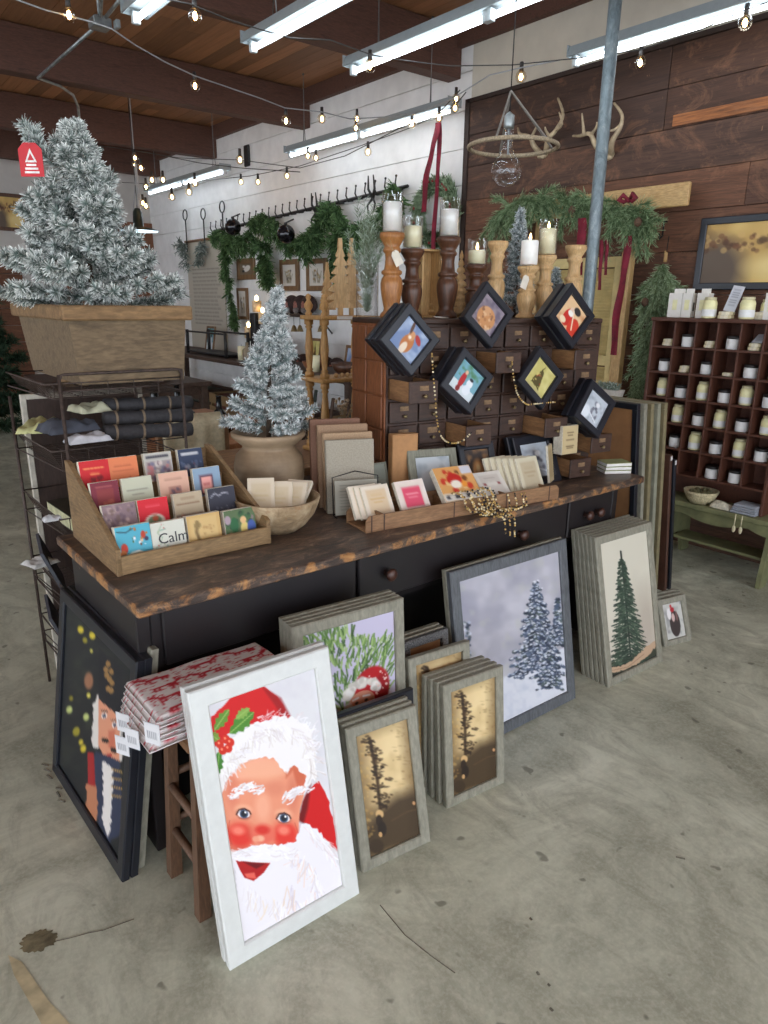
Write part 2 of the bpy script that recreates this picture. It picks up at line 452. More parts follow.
[mb.tube([onz(x, y, .0003), onz(x+dx, y+dy, .0003)], .0035, 4) for x, y, dx, dy in ((42, 764, 6, 2), (44, 769, 7, 3), (47, 775, 5, 4), (56, 788, 6, 1), (57, 792, 3, 5), (58, 800, 7, 2), (537, 972, 2, 3), (548, 984, 2, 2), (550, 1008, 3, 3), (530, 918, 2, 2), (676, 857, 9, 2))]
struct('floor_crack', mb, plain('crack_shade', (92, 88, 76), .9))

# white shiplap wall, boards with real gaps
M_WHITE = plain('white_paint', (238, 237, 235), .6, var=.03, scale=6)
YS = 4.62
mb = MB(); z = 0
mb.box((XW+.03, -4, 0), (XW+.2, YB+.2, 3.62))
while z < 3.6:
    h = min(.285, 3.62-z); mb.box((XW, YS, z+.002), (XW+.035, YB, z+h-.003), bev=.003); z += .285
struct('wall_right', mb, M_WHITE)
mb = MB(); mb.box((XW, -4, 3.17), (XW+.03, YS+.0, 3.62)); struct('wall_right_upper', mb, plain('ivory_paint', (206, 199, 184), .7, var=.03, scale=5))
# old dark barn boards over the near half of the wall
def mat_barn():
    t = NT('barn_boards'); a = t.new('ShaderNodeAttribute', attribute_name='col'); v = t.coord('Object', (1, .22, 2.2))
    n = t.noise(v, 9, 8, .65, .6); g = t.noise(t.coord('Object', (1, .6, 14)), 10, 6, .6)
    col = t.mix(1.0, a.outputs['Color'], t.ramp(n, [(.28, (.4,)), (.5, (.85,)), (.7, (1.0,))]), 'MULTIPLY')
    col = t.mix(t.ramp(g, [(.4, (.0,)), (.65, (.5,))]), col, lin((48, 33, 27)))
    k = t.noise(t.coord('Object', (1, .5, 1)), 3.6, 8, .75, 1.6); col = t.mix(t.ramp(k, [(.52, (.0,)), (.66, (.5,))]), col, lin((150, 106, 78)))
    s = t.noise(t.coord('Object', (1, 3, 1)), 12, 3, .6); col = t.mix(t.ramp(s, [(.7, (.0,)), (.73, (.5,))]), col, lin((158, 122, 92)))
    t.base(col); t.rough(.75); t.bump(g, .3, .006); return t.m
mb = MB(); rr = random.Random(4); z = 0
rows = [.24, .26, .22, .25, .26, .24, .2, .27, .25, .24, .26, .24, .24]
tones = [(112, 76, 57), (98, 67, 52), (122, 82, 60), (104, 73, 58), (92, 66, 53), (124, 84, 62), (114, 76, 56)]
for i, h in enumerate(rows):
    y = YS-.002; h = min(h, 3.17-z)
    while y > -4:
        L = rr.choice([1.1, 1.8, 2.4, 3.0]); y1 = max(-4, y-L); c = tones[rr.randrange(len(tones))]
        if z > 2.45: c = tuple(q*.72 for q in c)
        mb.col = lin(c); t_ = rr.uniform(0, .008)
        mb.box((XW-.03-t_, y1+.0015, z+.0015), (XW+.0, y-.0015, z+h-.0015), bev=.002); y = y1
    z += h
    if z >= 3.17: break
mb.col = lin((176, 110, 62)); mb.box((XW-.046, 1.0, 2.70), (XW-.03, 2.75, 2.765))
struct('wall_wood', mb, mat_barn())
mb = MB(); mb.box((XW-.05, -4, 3.17), (XW+.03, YS, 3.2)); mb.box((XW-.05, YS-.03, 0), (XW+.02, YS+.02, 3.2))
struct('trim_1', mb, plain('dark_trim', (52, 38, 32), .7))
# door-like dark trim gap / ledger under the ceiling
M_BEAM = wood('beam_wood', (74, 49, 41), (104, 70, 57), 'x', .75, 7, c3=(88, 59, 49))
mb = MB(); mb.box((XW-.06, -4, 3.6), (XW+.2, YB+.2, ZC)); struct('trim_2', mb, M_BEAM)
for i, y in enumerate((0.1, 2.4, 4.75, 7.04, 9.28, 11.2)):
    mb = MB(); mb.box((-9, y, 3.38), (XW-.002, y+.15, ZC-.01), bev=.006); struct('trim_beam', mb, M_BEAM)
# tongue and groove ceiling boards running along the wall
def mat_ceiling():
    t = NT('ceiling_boards'); a = t.new('ShaderNodeAttribute', attribute_name='col'); v = t.coord('Object', (8, .5, 1))
    n = t.noise(v, 5, 6, .6, .3); col = t.mix(1.0, a.outputs['Color'], t.ramp(n, [(.3, (.72,)), (.7, (1.0,))]), 'MULTIPLY')
    t.base(col); t.rough(.6); t.bump(n, .1, .004); return t.m
mb = MB(); x = -9.0; rr = random.Random(9)
while x < XW:
    y = -4+rr.uniform(0, 2)
    y0 = -4
    while y0 < YB+.2:
        y1 = min(YB+.2, y); k = rr.uniform(.82, 1.12); mb.col = lin((170*k, 120*k, 84*k)); mb.box((x+.002, y0, ZC), (x+.138, y1-.002, ZC+.03)); y0 = y1; y += rr.uniform(2, 3.6)
    x += .14
mb.col = lin((60, 40, 30)); mb.box((-9, -4, ZC+.031), (XW+.2, YB+.2, ZC+.06))
struct('ceiling', mb, mat_ceiling())
# far end wall: painted top, timber below and a timber-clad pier by the corner
mb = MB(); mb.box((-9, YB, 0), (XW+.2, YB+.2, 3.6)); struct('wall_back', mb, plain('greige_paint', (196, 190, 184), .7, var=.03, scale=5))
M_PLY = wood('timber_cladding', (112, 72, 50), (150, 98, 68), 'z', .7, 5)
mb = MB(); x = 3.2
while x < XW-.02: mb.box((x, YB-.05, 0), (x+.115, YB-.001, 2.75), bev=.003); x += .12
struct('wall_back_cladding', mb, M_PLY)
mb = MB()
for k in range(9): mb.box((-9, YB-.04, k*.24), (2.6, YB-.001, k*.24+.235), bev=.003)
struct('wall_back_boards', mb, wood('timber_boards', (92, 58, 40), (136, 88, 60), 'x', .7, 6))
mb = MB(); mb.tube([(-9, YB-.02, 2.17), (2.6, YB-.02, 2.17)], .02, 6); struct('trim_3', mb, M_WHITE)

# ================================================================== LIGHT FIXTURES
M_FIX = plain('white_enamel_steel', (150, 158, 160), .4, var=.02)
M_TUBE = emit('lit_tube', (236, 246, 255), 5.0)
M_CAP = plain('tube_socket', (190, 196, 198), .5, var=.03)
M_CHAIN = plain('chain_steel', (120, 120, 118), .45, .8, var=.05)
def shop_light(L, label, M, joins=1, chains=True, z=3.05):
    """a ceiling-hung strip light, length L along y, its underside at the origin"""
    t = thing('fluorescent_light', label, 'light fixture', M, 'fluorescent strip lights hung from the ceiling')
    b = MB(); b.prism([(-.075, .015), (-.05, .075), (.05, .075), (.075, .015), (.068, .013), (.03, .045), (-.03, .045), (-.068, .013)], 0, L); b.box((-.075, -.003, .012), (.075, .0, .078)); b.box((-.075, L, .012), (.075, L+.003, .078))
    b.build('housing', M_FIX, t)
    n = joins
    for k in range(n):
        a, c = L*k/n+.03, L*(k+1)/n-.03
        tb = MB(); tb.cyl((0, a, -.006), (0, c, -.006), .0155, n=12); tb.build('lamp_tube', M_TUBE, t)
        for q in (a-.03, c):
            s = MB(); s.box((-.022, q, -.03), (.022, q+.03, .03), bev=.004); s.build('socket', M_CAP, t)
    if chains:
        for y in (.28, L-.28):
            s = MB(); top = ZC-z
            s.tube([(-.05, y-.06, .075), (0, y, .26), (.05, y+.06, .075)], .004, 4); s.tube([(0, y, .26), (0, y, top-.012)], .004, 4); s.sphere((0, y, top-.02), .012, 8, 5)
            s.build('hanging_chain', M_CHAIN, t)
    return t
ZL = 3.05
def lay(pa, L, label, joins=1, z=ZL, back=True):
    """far end at pixel pa, running towards the viewer"""
    a = onz(*pa, z); shop_light(L, label, TM(a.x, a.y-L, z), joins, z=z)
lay((135, 19), 2.44, 'fluorescent strip light at the top left above the flocked tree', 2)
lay((252, 48), 2.44, 'fluorescent strip light above the beams, second from the left', 2)
lay((352, 71), 2.44, 'fluorescent strip light with wide reflector pointing at the barn board wall corner', 2)
lay((574, 62), 2.44, 'fluorescent strip light crossing in front of the dark barn boards', 2)
lay((290, 155), 2.44, 'twin-tube strip light along the white wall above the hook rail', 2)
lay((149, 193), 2.4, 'farthest strip light, by the far corner of the white wall', 2)
shop_light(2.44, 'fluorescent strip light whose far end shows in the top left corner', TM(.93, 1.35, ZL), 2)
# conduit with its junction box under the ceiling
ZJ = 3.36
t = thing('electrical_conduit', 'galvanised conduit with square junction box beneath the dark beams', 'conduit', TM(*onz(100, 24, ZJ)))
o_ = onz(100, 24, ZJ); M_GALV = plain('galvanised_steel', (150, 156, 156), .42, .75, var=.16, scale=14)
b = MB(); b.tube([onz(*q, ZJ)-o_ for q in ((92, 30), (38, 78))]+[onz(60, 86, ZJ)-o_, onz(73, 95, ZJ)-o_, onz(78, 106, ZJ-.02)-o_, onz(80, 125, ZJ-.08)-o_], .012, 8); b.tube([onz(106, 17, ZJ)-o_, onz(122, -3, ZJ)-o_], .012, 8); b.tube([onz(101, 16, ZJ)-o_, onz(102, -6, ZJ)-o_], .009, 8); b.tube([Vector((0, 0, .02)), Vector((0, 0, ZC-ZJ-.005))], .01, 6); b.build('pipe', M_GALV, t)
b = MB(); b.box((-.06, -.06, -.03), (.06, .06, .03), bev=.006); b.cyl((0, 0, .03), (0, 0, .045), .04, n=14); b.build('junction_box', M_GALV, t)
b = MB(); b.box((.07, -.11, -.03), (.1, -.05, .02), bev=.004); b.build('knockout_cover', M_FIX, t)

# ================================================================== STRING LIGHTS
M_CORD = plain('dark_cord', (58, 55, 52), .6, var=.05); M_CORDG = plain('grey_cord', (150, 150, 150), .6, var=.05)
M_BULB = glass('bulb_glass', (255, 246, 232)); M_FIL = emit('filament', (255, 206, 140), 16.0); M_SOCK = plain('socket_black', (50, 46, 44), .5)
def string_light(name_label, cord, bulbs, z=None, X=None, cordmat=None, r=.034, glow=True, cr=.0035, sag=True):
    def P(q): return onz(*q, z) if z is not None else onx(*q, X)
    cp = [P(q) for q in cord]; base = cp[0]
    t = thing('string_light', name_label, 'string lights', TM(*base))
    b = MB(); b.tube([p-base for p in cp], cr, 5, smooth=True); b.build('cord', cordmat or M_CORD, t)
    for q in bulbs:
        # bulb hangs right below its nearest cord point
        c = P(q)-base
        s = MB(); s.cyl((c.x, c.y, c.z+r*.9), (c.x, c.y, c.z+r*2.5), r*.42, r*.36, 8); s.build('bulb_socket', M_SOCK, t)
        g = MB(); g.lathe([(0.001, -r*1.05), (r*.62, -r*.86), (r*1.0, -r*.35), (r*1.06, .1*r), (r*.92, r*.6), (r*.55, r*1.0), (r*.4, r*1.1)], TM(*c), 12); g.build('bulb', M_BULB, t)
        f = MB(); f.sphere((c.x, c.y, c.z), r*.36, 6, 5, sc=(1, 1, 1.7)); f.build('filament', M_FIL, t)
    return t
string_light('string of clear bulbs sweeping from the top left to the hoop lamp', [(12, -2), (45, 10), (92, 22), (112, 29), (135, 45), (165, 62), (195, 76), (230, 88), (262, 99), (285, 108), (322, 112), (350, 119), (385, 117), (420, 112), (450, 100), (490, 75), (520, 68), (560, 60)], [(69, 15), (195, 86), (322, 119), (521, 77)], z=3.0, cordmat=M_CORDG, cr=.0045)
string_light('string of bulbs in front of the strip lights at the top', [(150, -4), (190, 4), (230, 20), (262, 30), (290, 38), (330, 40), (372, 55), (400, 60), (450, 66), (512, 65), (580, 58), (640, 50), (700, 30), (745, 10), (775, 0)], [(195, 16), (370, 66), (640, 63), (745, 23)], z=2.98)
string_light('dark string of small bulbs drooping along the white wall', [(60, 178), (100, 181), (150, 184), (200, 181), (250, 176), (300, 166), (360, 146), (410, 128), (455, 106), (466, 92)], [(241, 182), (258, 182), (287, 176), (368, 152), (412, 124)], X=4.2, r=.034, cr=.004)
string_light('far string of small bulbs tied to the twin-tube light', [(130, 150), (180, 158), (240, 160), (300, 168), (345, 156), (400, 128), (440, 112), (460, 90)], [(308, 156), (316, 158), (356, 128), (357, 119), (455, 108), (456, 99), (439, 118)], X=3.98, r=.03, cr=.004)
string_light('string of warm bulbs looping near the far corner', [(0, 135), (50, 140), (110, 147), (150, 153), (200, 163), (240, 168), (300, 172)], [(7, 144), (22, 156), (23, 184), (152, 180), (135, 165), (172, 197), (189, 192), (195, 183), (240, 160), (146, 187), (286, 121), (163, 180)], X=3.4, r=.038, cr=.004)
t = string_light('bundle of white cords with warm bulbs dangling beyond the flocked tree', [(134, 152), (134, 160)], [(135, 158), (141, 168), (143, 203), (146, 206)], X=3.2, r=.036)
b0 = onx(134, 152, 3.2)
b = MB()
for q in ((133, 215), (137, 205), (139, 200), (141, 210)): b.tube([(0, 0, 0), (0, random.uniform(-.05, .05), -.2), onx(*q, 3.2)-b0], .006, 4)
b.tube([(0, 0, 0), (0, 0, ZC-b0.z-.01)], .006, 4); b.build('dangling_cord', M_CORDG, t)
# ================================================================== WORKBENCH
ZT = .85
def mat_desktop():
    t = NT('worn_desk_top'); v = t.coord('Object', (1, 2.6, 5)); o = t.coord('Object')
    n = t.noise(v, 9, 10, .76, .8); col = t.ramp(n, [(.34, (40, 33, 31)), (.46, (70, 57, 50)), (.56, (104, 85, 72)), (.68, (156, 132, 108))])
    # paint rubbed through to the wood along the front and left edges (object space of the top: x 0..L, y 0..D)
    sp = t.new('ShaderNodeSeparateXYZ'); t.link(o, sp.inputs[0])
    mn = t.new('ShaderNodeMath', operation='MINIMUM'); t.link(sp.outputs[0], mn.inputs[0]); t.link(sp.outputs[1], mn.inputs[1])
    w = t.noise(t.coord('Object', (1, 1, 1)), 13, 8, .7, .6)
    mr = t.new('ShaderNodeMapRange'); mr.inputs[1].default_value = 0; mr.inputs[2].default_value = .035; mr.inputs[3].default_value = .17; mr.inputs[4].default_value = -.1
    t.link(mn.outputs[0], mr.inputs[0])
    ad = t.new('ShaderNodeMath', operation='ADD'); t.link(mr.outputs[0], ad.inputs[0]); t.link(w, ad.inputs[1])
    col = t.mix(t.ramp(ad.outputs[0], [(.66, (0.,)), (.76, (.85,))]), col, t.ramp(n, [(.35, (140, 92, 50)), (.65, (206, 152, 94))]))
    t.base(col); t.link(t.ramp(n, [(.3, (.35,)), (.7, (.6,))]), t.b.inputs['Roughness']); t.bump(n, .25, .004); return t.m
def mat_blackpaint():
    t = NT('chipped_black_paint'); v = t.coord('Object'); n = t.noise(v, 24, 4, .6); m = t.noise(v, 3, 4, .6)
    col = t.ramp(m, [(.3, (24, 21, 23)), (.7, (38, 33, 34))])
    col = t.mix(t.ramp(n, [(.74, (0.,)), (.77, (.7,))]), col, lin((140, 122, 104)))
    t.base(col); t.rough(.42); t.bump(m, .15, .004); return t.m
M_TOP = mat_desktop(); M_BLACK = mat_blackpaint()
DX0, DX1, DY0, DY1 = .53, 2.885, 1.645, 2.36
desk = thing('workbench', 'long black chipped workbench with worn brown top carrying the gift displays', 'desk', TM(DX0, DY0, 0, R_(.6)))
DL, DD = DX1-DX0, DY1-DY0
b = MB(); b.box((0, 0, ZT-.032), (DL, DD, ZT), bev=.005); b.build('worktop', M_TOP, desk)
b = MB(); b.box((.03, .11, .0), (.07, DD-.04, ZT-.033), bev=.003); b.build('side_panel', M_BLACK, desk)
b = MB(); b.box((DL-.07, .11, .0), (DL-.03, DD-.04, ZT-.033), bev=.003); b.build('side_panel', M_BLACK, desk)
b = MB(); b.box((.07, DD-.06, .05), (DL-.07, DD-.04, ZT-.033)); b.build('back_panel', M_BLACK, desk)
b = MB(); b.box((.07, .3, .0), (DL-.07, .32, .6)); b.box((.07, .3, .595), (DL-.07, DD-.06, .6)); b.build('lower_cupboard', plain('painted_void_shade', (20, 18, 20), .6), desk)  # near-black colour stands in for the shade in the recess under the bench
b = MB(); b.box((.07, .112, .585), (DL-.07, .14, ZT-.033), bev=.003); b.box((.07, .112, .585), (DL-.07, .3, .6)); b.build('apron', M_BLACK, desk)
M_KNOB = wood('dark_knob', (58, 36, 30), (90, 58, 46), 'z', .4)
xa, xb = ony(361, 580, 1.74).x-DX0, ony(572, 525, 1.74).x-DX0
b = MB(); b.box((.1, .097, .61), (xa-.012, .113, ZT-.045), bev=.004); b.build('front_panel', M_BLACK, desk)
for x0, x1, ks in ((xa, xb-.012, (392, 526)), (xb, DL-.1, ())):
    b = MB(); b.box((x0, .095, .61), (x1, .113, ZT-.045), bev=.004); d = b.build('drawer', M_BLACK, desk)
    for kx in ([ony(q, 578 if q == 392 else 540, 1.72).x-DX0 for q in ks] or [x0+.12, x1-.12]):
        b = MB(); b.lathe([(.012, 0), (.009, .012), (.02, .022), (.023, .032), (.016, .04), (.0, .042)], Matrix.Translation((kx, .095, .70)) @ Matrix.Rotation(PI/2, 4, 'X'), 14); b.build('knob', M_KNOB, d)

# ================================================================== APOTHECARY CABINET
CF = onz(383, 497, ZT); CYAW = R_(-8); CH = .69; CLn = 1.145; CD = .26
CM = Matrix.Translation(CF) @ Matrix.Rotation(CYAW, 4, 'Z'); CI = CM.inverted()
M_DRK = wood('dark_stained_oak', (40, 27, 22), (74, 50, 38), 'x', .5, 4, c3=(54, 37, 29))
M_MED = wood('reddish_oak', (108, 62, 38), (150, 92, 56), 'z', .5, 6, c3=(126, 76, 46))
M_RAW = wood('raw_drawer_side', (126, 88, 56), (168, 124, 82), 'y', .65, 6)
M_BRASS = plain('aged_brass', (150, 132, 96), .4, .7, var=.15, scale=60)
M_LABEL = plain('label_card', (128, 102, 74), .7, var=.3, scale=40)
cab = thing('apothecary_cabinet', 'dark wooden apothecary chest with rows of small drawers on the workbench', 'cabinet', CM)
b = MB(); b.box((.012, .01, 0), (CLn-.012, CD-.01, CH-.02)); b.box((-.002, -.006, CH-.02), (CLn+.002, CD, CH), bev=.004)
b.build('carcass', M_DRK, cab)
for s, x in ((0, 0.0), (1, CLn-.012)):
    b = MB(); b.box((x, 0, 0), (x+.012, CD, CH-.02))
    if s == 0:
        for i in range(2):
            for j in range(5): b.box((-.007, .012+i*.124, .012+j*.131), (.0, .126+i*.124, .137+j*.131), bev=.006)
    b.build('side_panel', M_MED if s == 0 else M_DRK, cab)
NCOL, NROW = 8, 7
cw, rh = (CLn-.03)/NCOL, (CH-.035)/NROW
b = MB()
for i in range(NCOL+1): b.box((.01+i*cw-.004, -.004, 0), (.018+i*cw-.004, .011, CH-.02))
for j in range(NROW+1): b.box((.01, -.003, .004+j*rh), (CLn-.01, .01, .011+j*rh))
b.build('face_frame', M_DRK, cab)
def cabxy(px, py, off=0.0):
    """pixel -> local cabinet x,z on the plane off metres in front of its face"""
    n = CM.to_3x3() @ Vector((0, -1, 0)); p = CM @ Vector((0, -off, 0)); return CI @ onplane(px, py, p, n)
opened = {}
for (px, py, off) in ((414, 381, .14), (474, 428, .13), (512, 362, .12), (557, 437, .13), (589, 352, .13), (587, 464, .16), (607, 438, .14)):
    q = cabxy(px, py, off); i = min(NCOL-1, max(0, int((q.x-.012)/cw))); j = min(NROW-1, max(0, int((q.z-.006)/rh))); opened[(i, j)] = off
knob0 = None
for i in range(NCOL):
    for j in range(NROW):
        off = opened.get((i, j), random.choice((0, 0, 0, .004)))
        x0, z0 = .014+i*cw+.004, .011+j*rh+.003; x1, z1 = x0+cw-.012, z0+rh-.01
        b = MB(); b.m = 0; b.box((x0, -.012-off, z0), (x1, -.001-off, z1), bev=.003)
        if off > .05:
            b.m = 1; b.box((x0+.004, -.001-off, z0+.003), (x0+.01, .009, z1-.004)); b.box((x1-.01, -.001-off, z0+.003), (x1-.004, .009, z1-.004)); b.box((x0+.004, -.001-off, z0+.002), (x1-.004, .009, z0+.008))
        d = b.build('drawer', [M_DRK, M_RAW], cab)
        xc, zc, yf = (x0+x1)/2, (z0+z1)/2, -.012-off
        if knob0 is None:
            kb = MB(); kb.lathe([(.004, 0), (.004, .007), (.008, .012), (.007, .016), (0, .018)], Matrix.Rotation(PI/2, 4, 'X'), 10); knob0 = kb.build('knob', M_BRASS, d)
            lb = MB(); lb.box((-.02, -.002, 0), (.02, 0, .018), bev=.001); lb0 = lb.build('label_holder', M_LABEL, d)
            kn, ln = knob0, lb0
        else:
            kn = knob0.copy(); ln = lb0.copy()
            for o in (kn, ln): COL.objects.link(o); o.parent = d
        kn.location = (xc, yf, zc-.014); ln.location = (xc, yf, zc+.006)
        if random.random() < .25 and not off > .05: ln.location = (xc, yf, zc+.002); ln.scale = (1.2, 1, 1.3)

# ================================================================== PICTURES (flat artwork, painted as pigment)
def art_santa():
    q = [(209, 713), (319, 674), (349, 882), (241, 946)]
    def z(x, y): return (170+x/2.767, 620+y/2.767)
    def Z_(L): return [z(*p) for p in L]
    c = Cv(150, 230, (219, 219, 222), q)
    c.noise((208, 205, 212), .4, .9, .08, 3, .6)
    red, dred = (204, 24, 26), (140, 10, 16)
    c.poly(Z_([(110, 320), (120, 290), (180, 235), (262, 200), (310, 230), (345, 278), (330, 290), (240, 300), (170, 330), (120, 370)]), red, wob=2, wf=.2)
    c.poly(Z_([(262, 203), (318, 232), (344, 276), (322, 282), (300, 250)]), dred, op=.7, e=3)
    c.poly(Z_([(400, 460), (425, 445), (455, 500), (470, 560), (478, 630), (440, 600), (395, 565), (365, 545), (380, 500)]), red, wob=2, wf=.2)
    c.poly(Z_([(378, 500), (402, 452), (392, 520), (380, 560), (362, 552)]), (90, 10, 14), op=.8, e=3)
    # face
    skin = (232, 150, 118)
    c.poly(Z_([(140, 500), (160, 450), (200, 410), (260, 385), (310, 385), (385, 400), (392, 450), (370, 520), (365, 580), (340, 640), (200, 660), (160, 640), (148, 570)]), skin)
    c.poly(Z_([(305, 385), (380, 400), (390, 450), (365, 470), (350, 420), (330, 440), (325, 400)]), (206, 104, 74), e=3)
    c.poly(Z_([(170, 420), (255, 386), (315, 392), (325, 430), (250, 440), (190, 450)]), (240, 170, 140), e=5)
    for (x, y, rx, ry) in ((195, 598, 40, 34), (328, 592, 36, 36)):
        X, Y = z(x, y); c.ell(X, Y, rx/2.5, ry/2.5, (228, 96, 76), e=9, op=.85); c.ell(X, Y+1, rx/3.1, ry/3.2, (222, 52, 42), e=7, op=.9); c.ell(X-2, Y-4, rx/6, ry/8, (240, 128, 108), e=4)
    for (x, y, rx, ry, cl, o) in ((260, 425, 60, 26, (240, 176, 142), .6), (175, 480, 18, 40, (214, 112, 88), .5), (262, 520, 22, 40, (242, 176, 146), .7), (300, 470, 26, 18, (214, 124, 98), .45), (235, 470, 30, 12, (222, 134, 106), .5), (350, 480, 14, 40, (200, 100, 76), .55), (205, 640, 60, 10, (196, 72, 58), .5), (320, 628, 34, 8, (190, 64, 52), .55), (228, 590, 12, 16, (208, 112, 88), .5)):
        X, Y = z(x, y); c.ell(X, Y, rx/2.767, ry/2.767, cl, e=7, op=o)
    c.line([z(165, 560), z(160, 590), z(170, 625)], .8, (176, 60, 50), .5); c.line([z(355, 560), z(366, 590), z(350, 622)], .8, (176, 60, 50), .5)
    X, Y = z(263, 592); c.ell(X, Y, 12.5, 10, (228, 108, 88), e=4); c.ell(X-1, Y-3.5, 7, 4, (212, 52, 42), e=3); c.ell(X-3.5, Y+5, 4.5, 3, (240, 176, 146), e=2)
    X, Y = z(240, 608); c.ell(X, Y, 3.5, 3, (236, 160, 130), e=2)
    # eyes
    for (x, y, s) in ((206, 540, 1), (322, 547, 1)):
        X, Y = z(x, y); c.ell(X, Y-4, 9, 5, (236, 170, 138), e=3); c.ell(X, Y+.5, 8.2, 5.6, (196, 116, 92), e=2, rot=8); c.ell(X, Y, 6.6, 4.3, (240, 238, 240), rot=6); c.ell(X+.4, Y+.2, 4.4, 4.4, (66, 88, 118)); c.ell(X+.4, Y+.2, 3.0, 3.1, (24, 28, 40)); c.ell(X+2, Y-1.4, 1.1, 1.1, (255, 255, 255))
        c.line([(X-7.4, Y+1), (X-4.5, Y-3.6), (X+1, Y-5), (X+6, Y-2.6), (X+7.4, Y)], 1.5, (70, 34, 30)); c.line([(X-5, Y+4.4), (X, Y+5.2), (X+5, Y+3.6)], .7, (150, 70, 56), .7)
    # moustache mouth beard
    def fur(pts, n, L, a0, a1, cols, w=1.1, seed=1, op=.7):
        rr = random.Random(seed)
        for _ in range(n):
            k = rr.random()*(len(pts)-1); i = int(k); f_ = k-i
            x = pts[i][0]*(1-f_)+pts[i+1][0]*f_+rr.uniform(-4, 4); y = pts[i][1]*(1-f_)+pts[i+1][1]*f_+rr.uniform(-4, 4)
            a = R_(rr.uniform(a0, a1)); l = L*rr.uniform(.5, 1.2); xm, ym = x+l*.5*math.cos(a), y+l*.5*math.sin(a); a += R_(rr.uniform(-30, 30))
            c.line([(x, y), (xm, ym), (xm+l*.5*math.cos(a), ym+l*.5*math.sin(a))], w*rr.uniform(.6, 1.3), cols[rr.randrange(len(cols))], op)
    W = [(244, 242, 246), (232, 228, 232), (250, 249, 252), (222, 214, 216)]
    c.poly(Z_([(165, 665), (210, 640), (300, 625), (355, 610), (378, 560), (420, 570), (470, 640), (490, 700), (495, 725), (195, 905), (185, 800), (178, 700)]), (238, 235, 240), wob=3, wf=.3)
    fur(Z_([(380, 570), (440, 610), (475, 650)]), 60, 12, 30, 80, W+[(236, 214, 212)], seed=3)
    fur(Z_([(350, 640), (400, 680), (430, 730), (380, 780), (300, 820)]), 110, 16, 60, 130, W+[(214, 208, 222), (240, 214, 200)], seed=4)
    fur(Z_([(210, 740), (260, 780), (320, 780), (350, 820)]), 70, 18, 70, 120, W+[(236, 222, 206)], seed=5)
    fur(Z_([(340, 720), (350, 790)]), 12, 18, 70, 110, [(226, 196, 168), (206, 196, 210)], seed=6, op=.5)
    c.poly(Z_([(180, 668), (230, 672), (282, 672), (262, 700), (232, 724), (205, 716), (192, 695)]), (176, 26, 28)); c.poly(Z_([(200, 672), (270, 674), (240, 690)]), (110, 10, 18), e=1.5); c.poly(Z_([(205, 705), (235, 700), (240, 718), (212, 716)]), (226, 98, 84), e=1.5)
    c.poly(Z_([(158, 662), (180, 645), (215, 632), (262, 620), (320, 622), (372, 640), (330, 655), (300, 668), (262, 662), (235, 668), (190, 672)]), (242, 240, 244), wob=2, wf=.3)
    fur(Z_([(165, 660), (220, 645), (265, 640)]), 40, 9, 150, 200, W, seed=8); fur(Z_([(265, 640), (320, 645), (350, 650)]), 40, 9, -20, 40, W, seed=9)
    # eyebrows
    fur(Z_([(168, 500), (195, 475), (225, 470), (255, 480)]), 50, 8, -50, 10, W, 1.6, seed=10, op=.95); fur(Z_([(325, 500), (350, 478), (385, 470)]), 44, 8, -60, 0, W, 1.6, seed=11, op=.95)
    # hat trim
    c.poly(Z_([(130, 470), (140, 410), (175, 350), (235, 300), (300, 280), (360, 280), (405, 310), (415, 380), (418, 430), (400, 455), (385, 470), (385, 430), (350, 405), (330, 430), (300, 392), (255, 385), (200, 410), (160, 450), (138, 505)]), (240, 237, 236), wob=4, wf=.25)
    fur(Z_([(150, 440), (190, 370), (260, 320), (330, 310), (390, 340), (405, 420)]), 190, 12, -20, 110, W+[(206, 196, 192), (226, 220, 214)], seed=12)
    fur(Z_([(240, 300), (300, 285), (360, 282), (405, 320), (412, 400)]), 60, 8, -80, 20, W, seed=13)
    # holly
    def leaf(x0, y0, x1, y1, w, col):
        X0, Y0 = z(x0, y0); X1, Y1 = z(x1, y1); n = 8; dx, dy = X1-X0, Y1-Y0; L = math.hypot(dx, dy); ux, uy = dx/L, dy/L; pts = []
        for s_ in (1, -1):
            rg = range(n+1) if s_ == 1 else range(n, -1, -1)
            for i in rg:
                t_ = i/n; ww = w*math.sin(PI*min(max(t_, .02), .98))**.7*(1.0 if i % 2 else .62); pts.append((X0+dx*t_-uy*ww*s_, Y0+dy*t_+ux*ww*s_))
        c.poly(pts, col); c.line([(X0, Y0), (X1, Y1)], .9, (150, 186, 96))
    leaf(128, 322, 170, 268, 6, (98, 142, 50)); leaf(172, 328, 240, 272, 8, (76, 134, 46)); leaf(112, 330, 142, 350, 6, (120, 150, 60)); leaf(140, 378, 132, 440, 6, (66, 128, 48)); leaf(190, 290, 228, 262, 5, (130, 168, 76))
    for (x, y) in ((142, 358), (160, 345), (166, 368), (150, 374), (172, 352)):
        X, Y = z(x, y); c.ell(X, Y, 4.2, 4.2, (208, 44, 26)); c.ell(X-1, Y-1, 1.2, 1.2, (246, 140, 110))
    return c
def spruce(c, cx, top, bot, wid, cols, n=26, seed=1, droop=.35, dens=9):
    rr = random.Random(seed); h = bot-top
    c.line([(cx, top), (cx, bot)], wid*.05, cols[0])
    for i in range(n):
        t = (i+.5)/n; y = top+h*t; w = wid*.5*(.08+.92*t**1.1)*rr.uniform(.85, 1.1)
        for s in (-1, 1):
            for k in range(dens):
                f_ = (k+1)/dens; x = cx+s*w*f_; yy = y+h*.05*f_*droop*3-h*.01+rr.uniform(-.006, .006)*h
                c.ell(x-s*w*.08, yy, w/dens*1.0, h/n*.6*rr.uniform(.6, 1.2), cols[rr.randrange(len(cols))], rot=25*s*droop*2)
